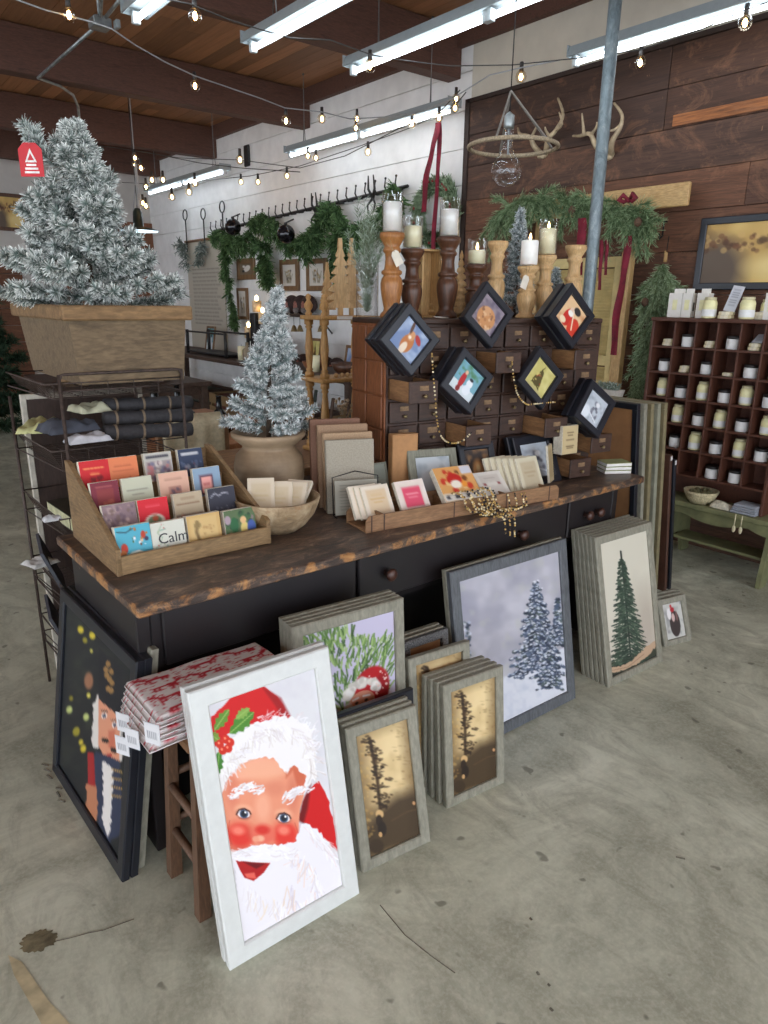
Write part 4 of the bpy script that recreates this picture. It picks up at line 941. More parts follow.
def cover(kind, n=24):
    c = Cv(n, n, (220, 210, 190), asp=1); rr = random.Random(hash(kind) % 1000 if False else sum(map(ord, kind)))
    def txt(y, w, col, h=.05, x=.5, nn=6):
        for i in range(nn): 
            a = x-w/2+w*i/nn; c.line([(a, y), (a+w/nn*.55, y)], h, col, .9)
    if kind == 'red1': c.a[:] = (206, 34, 40); txt(.22, .7, (236, 150, 90)); txt(.38, .3, (236, 150, 90)); c.spots(9, .25, .45, .7, .65, .06, (130, 20, 30)); c.ell(.2, .98, .25, .14, (232, 226, 226)); c.ell(.75, 1.0, .3, .12, (232, 226, 226)); c.ell(.5, .95, .1, .1, (70, 90, 60))
    elif kind == 'orange': c.a[:] = (226, 130, 84); txt(.25, .6, (190, 96, 60), .04); txt(.38, .75, (196, 100, 64), .03, nn=9); c.spots(6, .3, .6, .7, .85, .03, (196, 104, 66))
    elif kind == 'grey': c.a[:] = (190, 186, 176); txt(.12, .8, (54, 54, 66), .08, nn=9); c.poly([(.05, .25), (.95, .25), (.95, .95), (.05, .95)], (160, 146, 144)); c.spots(36, .1, .3, .9, .9, .07, [(190, 120, 120), (120, 116, 140), (214, 206, 196), (110, 80, 96)], .8)
    elif kind == 'navy': c.a[:] = (46, 58, 84); txt(.15, .7, (214, 214, 214), .08, nn=6); c.spots(26, .1, .35, .9, .9, .07, [(150, 150, 160), (120, 76, 90), (84, 96, 124)], .8)
    elif kind == 'maroon': c.a[:] = (124, 40, 56); c.poly([(.2, .2), (.8, .2), (.8, .85), (.2, .85)], (140, 54, 54)); txt(.14, .6, (176, 96, 90), .04); c.spots(8, .3, .5, .7, .8, .07, (176, 90, 70), .7)
    elif kind == 'sage': c.a[:] = (196, 196, 172); txt(.35, .7, (150, 148, 132), .05, nn=7); txt(.48, .4, (160, 156, 140), .04); c.spots(16, .3, .72, .8, .95, .05, [(140, 134, 150), (150, 96, 84), (96, 120, 90)], .8)
    elif kind == 'peach': c.a[:] = (222, 176, 152); txt(.2, .6, (176, 130, 110), .04); c.poly([(.3, .42), (.72, .42), (.72, .85), (.3, .85)], (188, 134, 120)); c.spots(14, .35, .5, .68, .8, .05, [(150, 90, 90), (110, 96, 110)], .8)
    elif kind == 'blue': c.a[:] = (140, 164, 186); c.poly([(.22, .22), (.72, .22), (.72, .82), (.22, .82)], (96, 62, 80)); c.poly([(.28, .28), (.66, .28), (.66, .76), (.28, .76)], (238, 168, 158)); txt(.5, .24, (206, 110, 110), .05, x=.47, nn=4)
    elif kind == 'purple': c.a[:] = (136, 112, 116); c.spots(60, .05, .05, .95, .95, .06, [(170, 140, 140), (104, 84, 96), (190, 166, 156), (120, 96, 90)], .8)
    elif kind == 'redoval': c.a[:] = (212, 32, 46); c.ell(.5, .65, .34, .22, (222, 206, 190)); c.ell(.5, .62, .22, .14, (110, 130, 96)); c.ell(.52, .56, .1, .08, (190, 90, 60)); c.ell(.5, .76, .3, .09, (70, 84, 60)); txt(.2, .5, (240, 120, 130), .03)
    elif kind == 'sepia': c.a[:] = (184, 166, 138); txt(.3, .8, (140, 110, 84), .05, nn=9); txt(.15, .5, (150, 122, 96), .04); c.poly([(.02, .6), (.98, .6), (.98, .98), (.02, .98)], (122, 102, 88)); c.spots(14, .1, .6, .9, .95, .06, [(160, 130, 104), (90, 74, 70), (160, 70, 60)], .8)
    elif kind == 'darknavy': c.a[:] = (54, 54, 66); c.line([(.1, .25), (.25, .15), (.4, .24), (.55, .16), (.75, .2)], .035, (176, 176, 184)); c.spots(7, .2, .5, .9, .9, .02, (110, 110, 124)); c.line([(.3, .95), (.6, .75), (.9, .95)], .05, (84, 82, 92))
    elif kind == 'birds': c = Cv(40, 34, (84, 174, 196), asp=.85); c.ell(.2, .5, .1, .12, (196, 60, 40)); c.ell(.15, .62, .1, .09, (206, 120, 60)); c.ell(.26, .7, .06, .05, (236, 226, 210)); c.ell(.78, .25, .07, .09, (190, 66, 44)); c.ell(.86, .35, .06, .05, (60, 60, 90)); c.ell(.72, .36, .04, .05, (226, 190, 150)); c.spots(14, .4, .05, .9, .5, .03, [(110, 70, 50), (60, 110, 70), (226, 232, 236), (180, 120, 60)]); c.line([(.1, .8), (.4, .62), (.6, .6), (.85, .72)], .05, (226, 226, 214)); c.ell(.55, .8, .34, .16, (70, 110, 70)); c.ell(.5, .82, .24, .11, (224, 220, 206)); c.ell(.8, .8, .12, .07, (150, 60, 50)); c.ell(.25, .9, .1, .08, (60, 80, 60)); c.line([(.05, .1), (.3, .14), (.5, .08)], .03, (50, 84, 96))
    elif kind == 'calm': c = Cv(44, 38, (214, 214, 200), asp=.86); c.line([(.3, .1), (.18, .25), (.3, .38), (.22, .55), (.1, .6)], .03, (176, 190, 166)); c.line([(.26, .2), (.42, .18)], .03, (150, 180, 160)); c.spots(12, .05, .05, .5, .8, .022, [(196, 120, 110), (150, 180, 160), (176, 190, 150)]); c.line([(.15, .72), (.12, .84)], .03, (120, 110, 110))
    elif kind == 'tan': c.a[:] = (206, 170, 108); c.poly([(.08, .08), (.9, .08), (.9, .92), (.08, .92)], (214, 182, 122)); c.line([(.3, .2), (.25, .5), (.32, .8)], .09, (130, 106, 66)); c.ell(.3, .3, .1, .1, (146, 122, 76)); c.spots(7, .45, .3, .8, .7, .04, (190, 150, 96)); txt(.84, .5, (160, 120, 80), .04)
    elif kind == 'green': c = Cv(36, 30, (90, 110, 74), asp=.83); c.spots(24, .05, .05, .95, .75, .07, [(60, 100, 60), (120, 130, 110), (150, 120, 130), (46, 70, 50)], .8); c.ell(.62, .55, .13, .2, (222, 200, 120)); c.ell(.6, .3, .1, .1, (226, 186, 130)); c.ell(.85, .55, .14, .22, (66, 90, 160)); c.ell(.55, .8, .2, .1, (50, 76, 140)); c.ell(.15, .7, .1, .1, (206, 130, 90)); c.ell(.3, .4, .13, .2, (44, 100, 60)); c.ell(.1, .25, .1, .12, (170, 150, 160))
    return c
M_PAGES = plain('paper_edges', (214, 206, 188), .8, var=.06, scale=90)
def small_book(label, M, w, h, th, cv, edge=None, cat='card pack', name='card_pack', group=None):
    t = thing(name, label, cat, M, group)
    b = MB(); b.box((0, .001, 0), (w, th, h), bev=.0015); b.build('pages', edge or M_PAGES, t)
    canvas_obj(cv, w-.002, h-.002, .001, -.0004, .001, 'cover', t)
    b = MB(); b.box((0, th, 0), (w, th+.0015, h)); b.build('back_cover', edge or M_PAGES, t)
    return t
dM = disp.matrix_world.copy()
def dispy(k): return (dM @ Vector((0, TY[k]+.012, 0))).y
rowsd = [
 (3, [('red1', 73, 109, 453, 'red card pack with snowy foot'), ('orange', 110, 145, 449, 'plain orange card pack'), ('grey', 146, 179, 446, 'pale grey card pack with dark heading'), ('navy', 180, 209, 442, 'navy card pack with white heading')], 'back row'),
 (2, [('maroon', 90, 124, 479, 'maroon card pack'), ('sage', 124, 160, 471, 'pale sage card pack'), ('peach', 161, 196, 469, 'peach card pack with square picture'), ('blue', 195, 227, 463, 'pale blue card pack with pink square')], 'second row from the back'),
 (1, [('purple', 99, 139, 500, 'mottled purple-brown card pack'), ('redoval', 140, 176, 494, 'red card pack with oval wreath picture'), ('sepia', 176, 210, 489, 'sepia card pack with town strip'), ('darknavy', 210, 242, 484, 'dark slate card pack with pale script')], 'third row from the back'),
 (0, [('birds', 112, 154, 524, 'turquoise card pack with little red figures'), ('calm', 153, 193, 519, 'cream card pack lettered Calm'), ('tan', 189, 228, 512, 'golden tan card pack'), ('green', 226, 262, 507, 'green card pack with robed bearded figure')], 'front row')]
calm_t = None
for k, items, rn in rowsd:
    yy = dispy(k); 
    for kind, x0, x1, yt, lb in items:
        ym = yt+32; A = ony(x0+1, ym, yy); B = ony(x1-1, ym, yy); w = (B.x-A.x)*.9; A.x = max(A.x, DO.x+.018); w = min(w, DO.x+DW-.018-A.x); zf = ZT+TZ[k]+.009
        topz = ony((x0+x1)/2, yt, yy+.02).z; h = min(max(topz-zf, .085), .112)
        m = TM(A.x, yy, zf, R_(-1)) @ Matrix.Rotation(R_(-11), 4, 'X')
        t = small_book(f'{lb}, {rn} of tiered tray', m, w, h, .018 if k else .022, cover(kind), group='card packs in the tiered tray')
        if kind in ('sage', 'sepia', 'green', 'peach', 'red1', 'calm', 'redoval'):
            pass
        if kind == 'calm': calm_t = (t, w, h)
def lettering(text, size, parent, loc, mat, name='lettering', rot=(PI/2, 0, 0), ext=.0006, align='CENTER'):
    cu = bpy.data.curves.new(name, 'FONT'); cu.body = text; cu.size = size; cu.extrude = ext; cu.align_x = align; cu.resolution_u = 3
    o = bpy.data.objects.new(name, cu); COL.objects.link(o)
    dg = bpy.context.evaluated_depsgraph_get(); me = bpy.data.meshes.new_from_object(o.evaluated_get(dg)); bpy.data.objects.remove(o)
    me.materials.clear(); me.materials.append(mat); o = bpy.data.objects.new(name, me); COL.objects.link(o); o.parent = parent; o.location = loc; o.rotation_euler = rot; return o
M_INK = plain('dark_ink', (62, 62, 64), .7)
lettering('Calm', .044, calm_t[0], (calm_t[1]*.62, -.0018, calm_t[2]*.38), M_INK, 'title_lettering')

# ================================================================== DOUGH BOWL WITH SMALL BOOKS
def mat_bowl():
    t = NT('mottled_paper_mache'); v = t.coord('Object'); n = t.noise(v, 16, 6, .65, .5); m = t.noise(v, 45, 3, .6)
    col = t.ramp(n, [(.3, (110, 92, 68)), (.5, (158, 134, 102)), (.7, (198, 178, 146))]); col = t.mix(t.ramp(m, [(.6, (0.,)), (.7, (.4,))]), col, lin((150, 104, 62))); t.base(col); t.rough(.75); t.bump(n, .4, .01); return t.m
M_BOWL = mat_bowl()
bc = onz(281, 530, ZT); bc.y += .02
rb = 43*mpp((bc.x, bc.y, .93))
b = MB(); hb_ = .115
prof = [(0.001, 0), (rb*.48, 0), (rb*.66, hb_*.18), (rb*.86, hb_*.5), (rb*.97, hb_*.85), (rb, hb_), (rb*.95, hb_+.002), (rb*.9, hb_*.85), (rb*.74, hb_*.4), (rb*.45, hb_*.14), (.001, hb_*.1)]
b.lathe(prof, TM(*bc), 36, caps=False); 
b.top('wooden_bowl', M_BOWL, 'mottled round bowl holding small books, between the tiered tray and the long tray', 'bowl')
def blank_cover(c0=(214, 200, 178), c1=(196, 176, 140), seed=0, text=True, n=20):
    c = Cv(n, n, c0, asp=1.2); c.poly([(.14, .14), (.86, .14), (.86, 1.06), (.14, 1.06)], tuple(.5*(a+b) for a, b in zip(c0, c1)))
    if text:
        for y, w in ((.35, .4), (.5, .5), (.62, .3)): c.line([(.5-w/2, y), (.5+w/2, y)], .035, c1)
    return c
for i, (dx, dy, dz, rz, rx, s) in enumerate(((-.075, -.0, .07, -30, -38, 'leftmost'), (-.03, -.03, .062, -35, -42, 'second from the left'), (.005, -.045, .07, -42, -50, 'third from the left'), (.02, -.02, .09, -52, -62, 'topmost, pale with tan label'), (.06, .02, .045, -20, -45, 'rightmost and lowest'))):
    w, h = .09, .155
    m = TM(bc.x+dx-.02, bc.y+dy-.02, ZT+dz, R_(rz), 0) @ Matrix.Rotation(R_(rx), 4, 'X') @ TM(-w/2+.02, 0, -.02)
    small_book(f'small cream book leaning in the mottled bowl, {s}', m, w, h, .013, blank_cover(seed=i), cat='book', name='small_book', group='small books in the bowl')

# ================================================================== CROCK AND TABLETOP TREE
def mat_clay():
    t = NT('sandy_clay'); v = t.coord('Object'); n = t.noise(v, 7, 5, .6); g = t.noise(t.coord('Object', (1, 1, 9)), 6, 4, .5)
    col = t.ramp(n, [(.3, (132, 112, 88)), (.7, (176, 152, 122))]); col = t.mix(t.ramp(g, [(.4, (0.,)), (.7, (.35,))]), col, lin((112, 92, 72))); t.base(col); t.rough(.6); t.bump(g, .2, .006); return t.m
cc = Vector((1.292, 2.30, ZT)); rs = 35*mpp((cc.x, cc.y, 1.0))
b = MB(); q = .265/.27
b.lathe([(.001, 0), (rs*.7, 0), (rs*.84, .03), (rs*.98, .10), (rs*1.0, .15), (rs*.93, .19), (rs*.76, .215), (rs*.72, .225), (rs*.86, .24), (rs*1.04, .262), (rs*1.05, .275), (rs*.98, .28), (rs*.8, .262), (.001, .25)], TM(*cc), 36, caps=False)
b.top('clay_crock', mat_clay(), 'round tan clay pot with flared rim holding the small flocked tree', 'pot')

GREEN0, WHITE1 = (.035, .065, .058), (.72, .78, .78)
def flocked_tree(name, label, base, H, R, nb, seed, c0, c1, per=150, nl=.035, nw=.0035, blr=.017, pw=.9, wonky=None, droop=.15, top_r=.06, M_bark=None, group=None, cat='artificial tree', segs=3, bl=.42, asym=None, shp=.85):
    random.seed(seed); t = thing(name, label, cat, TM(*base), group)
    b = MB(); b.tube([(0, 0, 0), (.0, 0, H*.5), (0, 0, H*.96)], [H*.018, H*.012, H*.004], 7); b.build('trunk', M_bark or plain('trunk_brown', (76, 62, 50), .8), t)
    f = MB()
    for i in range(nb):
        k = (i+.5)/nb; z = H*(.02+.93*k**pw); env = R*(1-k**pw)**shp+top_r*R; a = i*2.39996+random.uniform(-.35, .35)
        if asym: env *= asym(a, z/H)
        L = env*random.uniform(.78, 1.1); up = (.15+.9*k)*random.uniform(.6, 1.2)-droop
        d = Vector((math.cos(a), math.sin(a), up)).normalized(); p0 = Vector((0, 0, z)); start = p0+d*L*.12; p1 = p0+d*L*.6+Vector((0, 0, -.02*H*droop)); p2 = p0+d*L+Vector((0, 0, .03*H*random.uniform(-.2, 1)))
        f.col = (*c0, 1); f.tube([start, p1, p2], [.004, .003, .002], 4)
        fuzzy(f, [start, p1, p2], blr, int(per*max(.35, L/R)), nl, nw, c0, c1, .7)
        # side shoots
        for s in (-1, 1):
            for q_ in range(2):
                o = start.lerp(p2, .35+.3*q_+random.uniform(-.08, .08)); sd = (d.cross(Vector((0, 0, 1))).normalized()*s+d*1.1+Vector((0, 0, random.uniform(-.2, .4)))).normalized(); e = o+sd*L*random.uniform(.22, bl)
                fuzzy(f, [o, e], blr, int(per*.45*max(.4, L/R)), nl, nw, c0, c1, .7)
    fuzzy(f, [(0, 0, H*.86), (0, 0, H)], blr*1.0, per//2, nl*.8, nw, c0, c1, .8)
    f.build('foliage', M_NEEDLE, t); return t
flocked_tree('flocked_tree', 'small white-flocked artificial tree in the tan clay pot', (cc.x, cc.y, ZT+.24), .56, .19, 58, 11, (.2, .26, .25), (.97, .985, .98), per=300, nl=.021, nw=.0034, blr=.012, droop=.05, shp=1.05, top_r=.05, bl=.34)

_t = [o for o in bpy.data.objects if o.get('label', '').startswith('small white-flocked')][0]
for _o in _t.children:                      # the little tree bends towards the right at its top
    for _v in _o.data.vertices: _k = max(0, _v.co.z/.56); _v.co.x += .045*_k*_k; _v.co.y -= .03*_k*_k
# ================================================================== UPRIGHT BOOKS AND WIRE EASEL
gb = onz(328, 514, ZT); yaw = R_(-22)
def linen(name, c): return plain(name, c, .85, var=.08, scale=200)
dirx = Vector((math.cos(yaw), math.sin(yaw), 0)); diry = Vector((-math.sin(yaw), math.cos(yaw), 0))
specs = [(.0, 0, .178, .27, .022, (158, 150, 134), 'tall grey linen book at the front of the upright row'), (-.0, .045, .185, .288, .024, (168, 140, 110), 'tan linen book second in the upright row'), (-.012, .085, .19, .312, .022, (150, 122, 96), 'brown-tan book third in the upright row'), (-.03, .13, .19, .325, .03, (128, 94, 76), 'reddish brown book rearmost in the upright row')]
for i, (dx, dy, w, h, th, c, lb) in enumerate(specs):
    p = gb+dirx*dx+diry*dy; t = thing('tall_book', lb, 'book', Matrix.Translation(p) @ Matrix.Rotation(yaw, 4, 'Z') @ Matrix.Rotation(R_(-4), 4, 'X'), 'upright books beside the clay pot')
    cm = linen('linen_%d' % i, c); b = MB(); b.box((0, 0, 0), (w, .003, h), bev=.001); b.build('front_cover', cm, t); b = MB(); b.box((0, th-.003, 0), (w, th, h), bev=.001); b.build('back_cover', cm, t)
    b = MB(); b.box((-.002, 0, 0), (.003, th, h), bev=.001); b.build('spine', cm, t); b = MB(); b.box((.003, .003, .004), (w-.005, th-.003, h-.004)); b.build('pages', M_PAGES, t)
M_WIRE = plain('dark_wire', (44, 42, 42), .5, .6)
e0 = gb+dirx*.01-diry*.05
t = thing('wire_easel', 'thin dark wire easel standing before the grey linen book', 'easel', Matrix.Translation(e0) @ Matrix.Rotation(yaw, 4, 'Z') @ Matrix.Rotation(R_(-8), 4, 'X'))
b = MB(); b.tube([(0, -.05, .006), (0, 0, .006), (0, 0, .145), (.085, 0, .165), (.17, 0, .145), (.17, 0, .006), (.17, -.05, .006)], .0022, 6); b.tube([(0, 0, .012), (.17, 0, .012)], .002, 6); b.build('easel_wire', M_WIRE, t)
c = Cv(30, 30, (160, 156, 142), asp=.9)
for i in range(9): c.line([(.12, .12+i*.08), (.88-.2*(i % 3 == 2), .12+i*.08)], .016, (104, 100, 90), .8)
t = thing('list_card', 'grey printed list card resting on the wire easel', 'card', Matrix.Translation(e0+dirx*.006-diry*.006+Vector((0, 0, .009))) @ Matrix.Rotation(yaw, 4, 'Z') @ Matrix.Rotation(R_(-8), 4, 'X'))
b = MB(); b.box((0, 0, 0), (.158, .003, .125)); b.build('card_sheet', plain('grey_card', (160, 156, 142), .8, var=.03), t); canvas_obj(c, .156, .123, .001, -.0004, .001, 'print', t)

# ================================================================== LONG TRAY WITH CARDS AND BEADS
TFL = onz(365, 533, ZT); TFR = onz(557, 498, ZT); tyaw = math.atan2(TFR.y-TFL.y, TFR.x-TFL.x); TLn = (TFR-TFL).length
TMx = Matrix.Translation(TFL) @ Matrix.Rotation(tyaw, 4, 'Z')
tray = thing('long_tray', 'long shallow wooden partitioned tray near the front edge of the workbench', 'tray', TMx)
M_TRAY = wood('tray_wood', (128, 92, 62), (172, 132, 94), 'x', .6, 6)
td, th_ = .125, .058
b = MB(); b.box((0, 0, 0), (TLn, td, .008), bev=.002); b.build('tray_floor', M_TRAY, tray)
b = MB(); b.prism([(0, 0), (TLn, 0), (TLn, th_*.7), (TLn-.012, th_*.95), (TLn-.03, th_), (.03, th_), (.012, th_*.95), (0, th_*.7)], -.006, .0); b.build('front_rail', M_TRAY, tray)
b = MB(); b.prism([(0, 0), (TLn, 0), (TLn, th_*.7), (TLn-.03, th_+.012), (.03, th_+.012), (0, th_*.7)], td, td+.006); b.build('back_rail', M_TRAY, tray)
for x in (.07, .37, .62, TLn-.06):
    b = MB(); b.box((x, 0, .008), (x+.007, td, th_*.95)); b.build('divider', M_TRAY, tray)
for x in (.02, .07, .37, .62, TLn-.055):
    b = MB(); b.box((x, -.0075, .0), (x+.005, -.006, th_), bev=.0005); b.build('iron_strap', plain('strap_dark', (70, 48, 38), .6), tray)
def tx(px):
    c = TMx @ Vector((0, .06, .03)); n = TMx.to_3x3() @ Vector((0, 1, 0)); return (TMx.inverted() @ onplane(px, 505, c, n)).x
def trayM(x, y, z, rz=0, rx=0): return TMx @ Matrix.Translation((x, y, z)) @ Matrix.Rotation(R_(rz), 4, 'Z') @ Matrix.Rotation(R_(rx), 4, 'X')
CRE = (226, 214, 196)
for i, x in enumerate((.03, .05, .075)):
    small_book(['cream card pack leftmost in the long tray', 'cream card pack second in the long tray', 'cream card pack with tan label beside the pink one'][i], trayM(tx(366)-.035+i*.018, .065-.012*i, .03, 0, -32), .112, .12, .013, blank_cover(CRE, (206, 170, 120)), group='cards in the long tray')
c = blank_cover((230, 216, 206), (216, 206, 190)); c.poly([(.18, .25), (.82, .25), (.82, 1.0), (.18, 1.0)], (222, 84, 110)); c.line([(.3, .5), (.7, .5)], .04, (240, 160, 170)); c.line([(.35, .65), (.65, .65)], .04, (240, 160, 170))
small_book('cream card pack with bright pink label in the long tray', trayM(tx(399), .03, .03, 0, -34), .125, .125, .014, c, group='cards in the long tray')
c = Cv(30, 24, (216, 160, 96), asp=.8); c.spots(18, .05, .1, .95, .6, .07, [(196, 60, 40), (226, 190, 130), (120, 70, 40), (230, 150, 60)]); c.ell(.45, .3, .2, .14, (190, 40, 34)); c.ell(.45, .42, .14, .1, (236, 226, 210)); c.poly([(.7, .0), (1, .0), (1, .2), (.7, .2)], (206, 206, 214)); c.poly([(0, .62), (1, .62), (1, .8), (0, .8)], (212, 206, 196)); c.line([(.1, .7), (.9, .7)], .08, (60, 56, 60)); c.line([(.2, .7), (.25, .7)], .1, (212, 206, 196)); c.line([(.5, .7), (.55, .7)], .1, (212, 206, 196)); c.line([(.75, .7), (.8, .7)], .1, (212, 206, 196))
small_book('orange box with Santa picture resting on the bead garlands', trayM(tx(438), .01, .055, -4, -46), .165, .15, .026, c, cat='box', name='gift_box')
c = blank_cover((220, 214, 204), (190, 180, 170), text=False); c.line([(.25, .6), (.75, .6)], .14, (150, 80, 80)); c.line([(.38, .6), (.42, .6)], .2, (220, 214, 204)); c.line([(.58, .6), (.62, .6)], .2, (220, 214, 204)); c.line([(.3, .3), (.7, .3)], .03, (170, 160, 150))
small_book('white card pack with red lettering in the long tray', trayM(tx(480), .03, .04, -2, -50), .13, .12, .012, c, group='cards in the long tray')
for i in range(6):
    small_book(['pale cream booklet with printed panel at the front of the fanned row', 'second cream booklet of the fanned row', 'third cream booklet of the fanned row', 'fourth cream booklet of the fanned row', 'fifth cream booklet of the fanned row', 'leftmost rear cream booklet of the fanned row'][i], trayM(tx(519)-i*.022, .03+i*.013, .025, 4, -26), .12, .15, .009, blank_cover((206, 198, 172), (170, 150, 120)), group='fanned booklets at the right of the long tray', cat='booklet', name='cream_booklet')
# gold and black bead garlands spilling over the front
M_GOLD = plain('gold_bead', (190, 158, 96), .35, .6, var=.25, scale=120); M_BLKB = plain('black_bead', (40, 34, 30), .3); M_CRB = plain('cream_bead', (226, 210, 170), .4)
def beads(mb, pts, r, step):
    pts = [Vector(p) for p in pts]; k = 0; acc = 0
    for a, c_ in zip(pts[:-1], pts[1:]):
        L = (c_-a).length; n = max(1, int(L/step))
        for i in range(n):
            p = a.lerp(c_, i/n); mb.sphere(p, r, 6, 4, m=random.choice((0, 0, 1, 2))); k += 1
def catm(pts, n=6):
    P = [Vector(p) for p in pts]; P = [P[0]]+P+[P[-1]]; out = []
    for i in range(1, len(P)-2):
        for k in range(n):
            t = k/n; a, b_, c_, d = P[i-1:i+3]; out.append(.5*((2*b_)+(c_-a)*t+(2*a-5*b_+4*c_-d)*t*t+(3*b_-a-3*c_+d)*t**3))
    out.append(P[-2]); return out
random.seed(5)
t = thing('bead_garland', 'tangle of gold and black bead garlands spilling over the front of the long tray', 'bead garland', trayM(tx(452), -.02, .0))
lo = TMx.inverted()
for s in range(12):
    b = MB(); x0 = random.uniform(-.06, .13); x1 = x0+random.uniform(-.02, .16); dn = random.uniform(-.0, .02)
    if s >= 9: pts = [(.03+x0*.3, .0, .07), (.05+x0*.3, -.012, .03), (.08+.02*(s-9), -.04, .007), (.1+.022*(s-9), -.07, .006), (.11+.022*(s-9), -.086, .004), (.112+.024*(s-9), -.094, -.02), (.115+.022*(s-9), -.096, -.05), (.112+.025*(s-9), -.096, -.055-.014*(s-9))]
    elif s < 9: pts = [(x0, .09, .07), (x0+.01, .03, .085), (x0+.02, .0, .072), (x0+.03, -.004, .035), (x0+.05, -.012-.02*random.random(), .006+dn), (x1, -.03, .006), (x1+.03, -.015, .02), (x1+.03, .004, .06)]
    else: pts = [(x0+.05, .0, .07), (x0+.06, -.006, .03), (x0+.1, -.04, .006), (x0+.15, -.06-.02*random.random(), .006), (x0+.17, -.085, .007)]
    beads(b, [Vector(p)+Vector((random.uniform(-.006, .006),)*3)*(0.5) for p in catm(pts, 4)], .0042, .0085); b.build('bead_strand', [M_GOLD, M_BLKB, M_CRB], t)

# ================================================================== PICTURE FRAMES STANDING ON THE BENCH
def on_bench(name, corners, label, bw, dp, mat, cv, n=0, bl=None, gap=None):
    Mf, w, h, lean, err = fit_frame(corners, ZT); rep.append((name, round(w, 3), round(h, 3), round(lean, 1), round(err, 1), tuple(round(q, 2) for q in Mf.translation)))
    picture_frame(label, Mf, w, h, bw, dp, mat, cv)
    for k in range(1, n+1): picture_frame(bl[k-1], behind(Mf, k, gap or dp+.004, ang=.5, side=-.012), w, h, bw, dp, mat)
M_SAGE = wood('sage_grey_wood', (120, 120, 104), (150, 148, 130), 'z', .6, 5)
on_bench('grey', [(407, 450), (456, 447), (463, 502), (414, 507)], 'sage-grey frame with pale misty print standing behind the orange box', .032, .018, M_SAGE, art_simple('misty', 24))
on_bench('amber', [(458, 444), (493, 441), (502, 494), (466, 499)], 'small black frame with glowing amber print on the workbench', .028, .018, M_FBLACK, art_simple('amber', 26))
on_bench('sketch', [(513, 437), (551, 433), (563, 480), (524, 489)], 'black frame with pale grey sketch standing at the right of the long tray', .036, .022, M_FBLACK, art_simple('sketch', 30), 1, ['black frame directly behind the standing pale sketch frame'])
for lb, px, py, w, h, yw, roll, ln in (('small flat sage card frame tilted beside the misty print', 388, 501, .1, .165, -14, 9, -14), ('small sage card frame leftmost beside the grey linen book', 373, 503, .075, .15, -24, -6, -12)):
    p = onz(px, py, ZT); picture_frame(lb, TM(p.x, p.y, ZT+.002, R_(yw)) @ Matrix.Rotation(R_(ln), 4, 'X') @ Matrix.Rotation(R_(roll), 4, 'Y'), w, h, .007, .008, M_SAGE, blank_cover((140, 144, 130), (120, 122, 110), text=False, n=12))
# cardboard box
_q = cabxy(392, 470, .085); p = CM @ Vector((_q.x, -.085, 0)); _h = (cabxy(405, 434, .08)).z
t = thing('cardboard_box', 'plain brown cardboard box between the upright books and the drawers', 'box', TM(p.x, p.y, ZT, R_(-20)))
b = MB(); b.box((0, 0, 0), (.105, .05, _h), bev=.003); b.build('box_body', plain('kraft_board', (176, 130, 86), .8, var=.05), t); b = MB(); b.box((-.001, -.001, _h), (.106, .03, _h+.003), bev=.001); b.build('lid_flap', plain('kraft_lid', (188, 144, 100), .8, var=.05), t)
# small spiral book and block on the lower drawer at the right, stack of little notebooks
p = onz(565, 470, ZT)
dd = cabxy(578, 468, .17)
def kraft(label, px, pyb, w, h, th, yawd, lean, z, Yp, cvx, name='kraft_notebook'):
    a = ony(px, pyb, Yp); m = TM(a.x, a.y, z, R_(yawd)) @ Matrix.Rotation(R_(lean), 4, 'X'); return small_book(label, m, w, h, th, cvx, cat='notebook', name=name)
zd = (CM @ Vector((0, 0, .02+rh))).z
Yd = (CM @ Vector((dd.x, -.16, 0))).y
c = Cv(24, 30, (196, 176, 134), asp=1.25)
for y, w in ((.3, .4), (.42, .3), (.62, .5), (.9, .5), (.98, .4)): c.line([(.5-w/2, y), (.5+w/2, y)], .05, (120, 100, 72))
kraft('cream notebook standing on the lowest pulled-out drawer', 562, 452, .095, .125, .05, -6, -3, zd+.01, Yd+.01, c)
c2 = blank_cover((184, 166, 128), (150, 128, 92), text=False)
t = kraft('tan spiral notebook leaning left of the standing cream notebook', 551, 470, .07, .16, .008, 24, -8, ZT+.02, Yd-.02, c2)
b = MB(); 
for i in range(12): b.tube([(.072+.006*math.cos(a), .004+.009*math.sin(a), .012+i*.012) for a in (0, 1.05, 2.1, 3.14, 4.2, 5.2)], .0012, 4, closed=True)
b.build('wire_binding', M_WIRE, t)
p = onz(603, 474, ZT)
for i in range(3):
    w = .15; t = thing('pocket_notebook', ['lowest pocket notebook of the small stack at the bench end', 'middle pocket notebook of the small stack at the bench end', 'green-topped pocket notebook on top of the small stack at the bench end'][i], 'notebook', TM(p.x+.004*i, p.y-.01, ZT+.0005+i*.0165, R_(-30+2*i)), 'small notebook stack at the bench end')
    b = MB(); b.box((.001, .001, .001), (.129, .089, .014)); b.build('pages', plain('white_pages', (224, 222, 214), .7, var=.03), t); b = MB(); b.box((0, 0, .014), (.13, .09, .016), bev=.0005); b.build('cover', plain('pale_green_cover', (150, 156, 106), .7, var=.05), t)
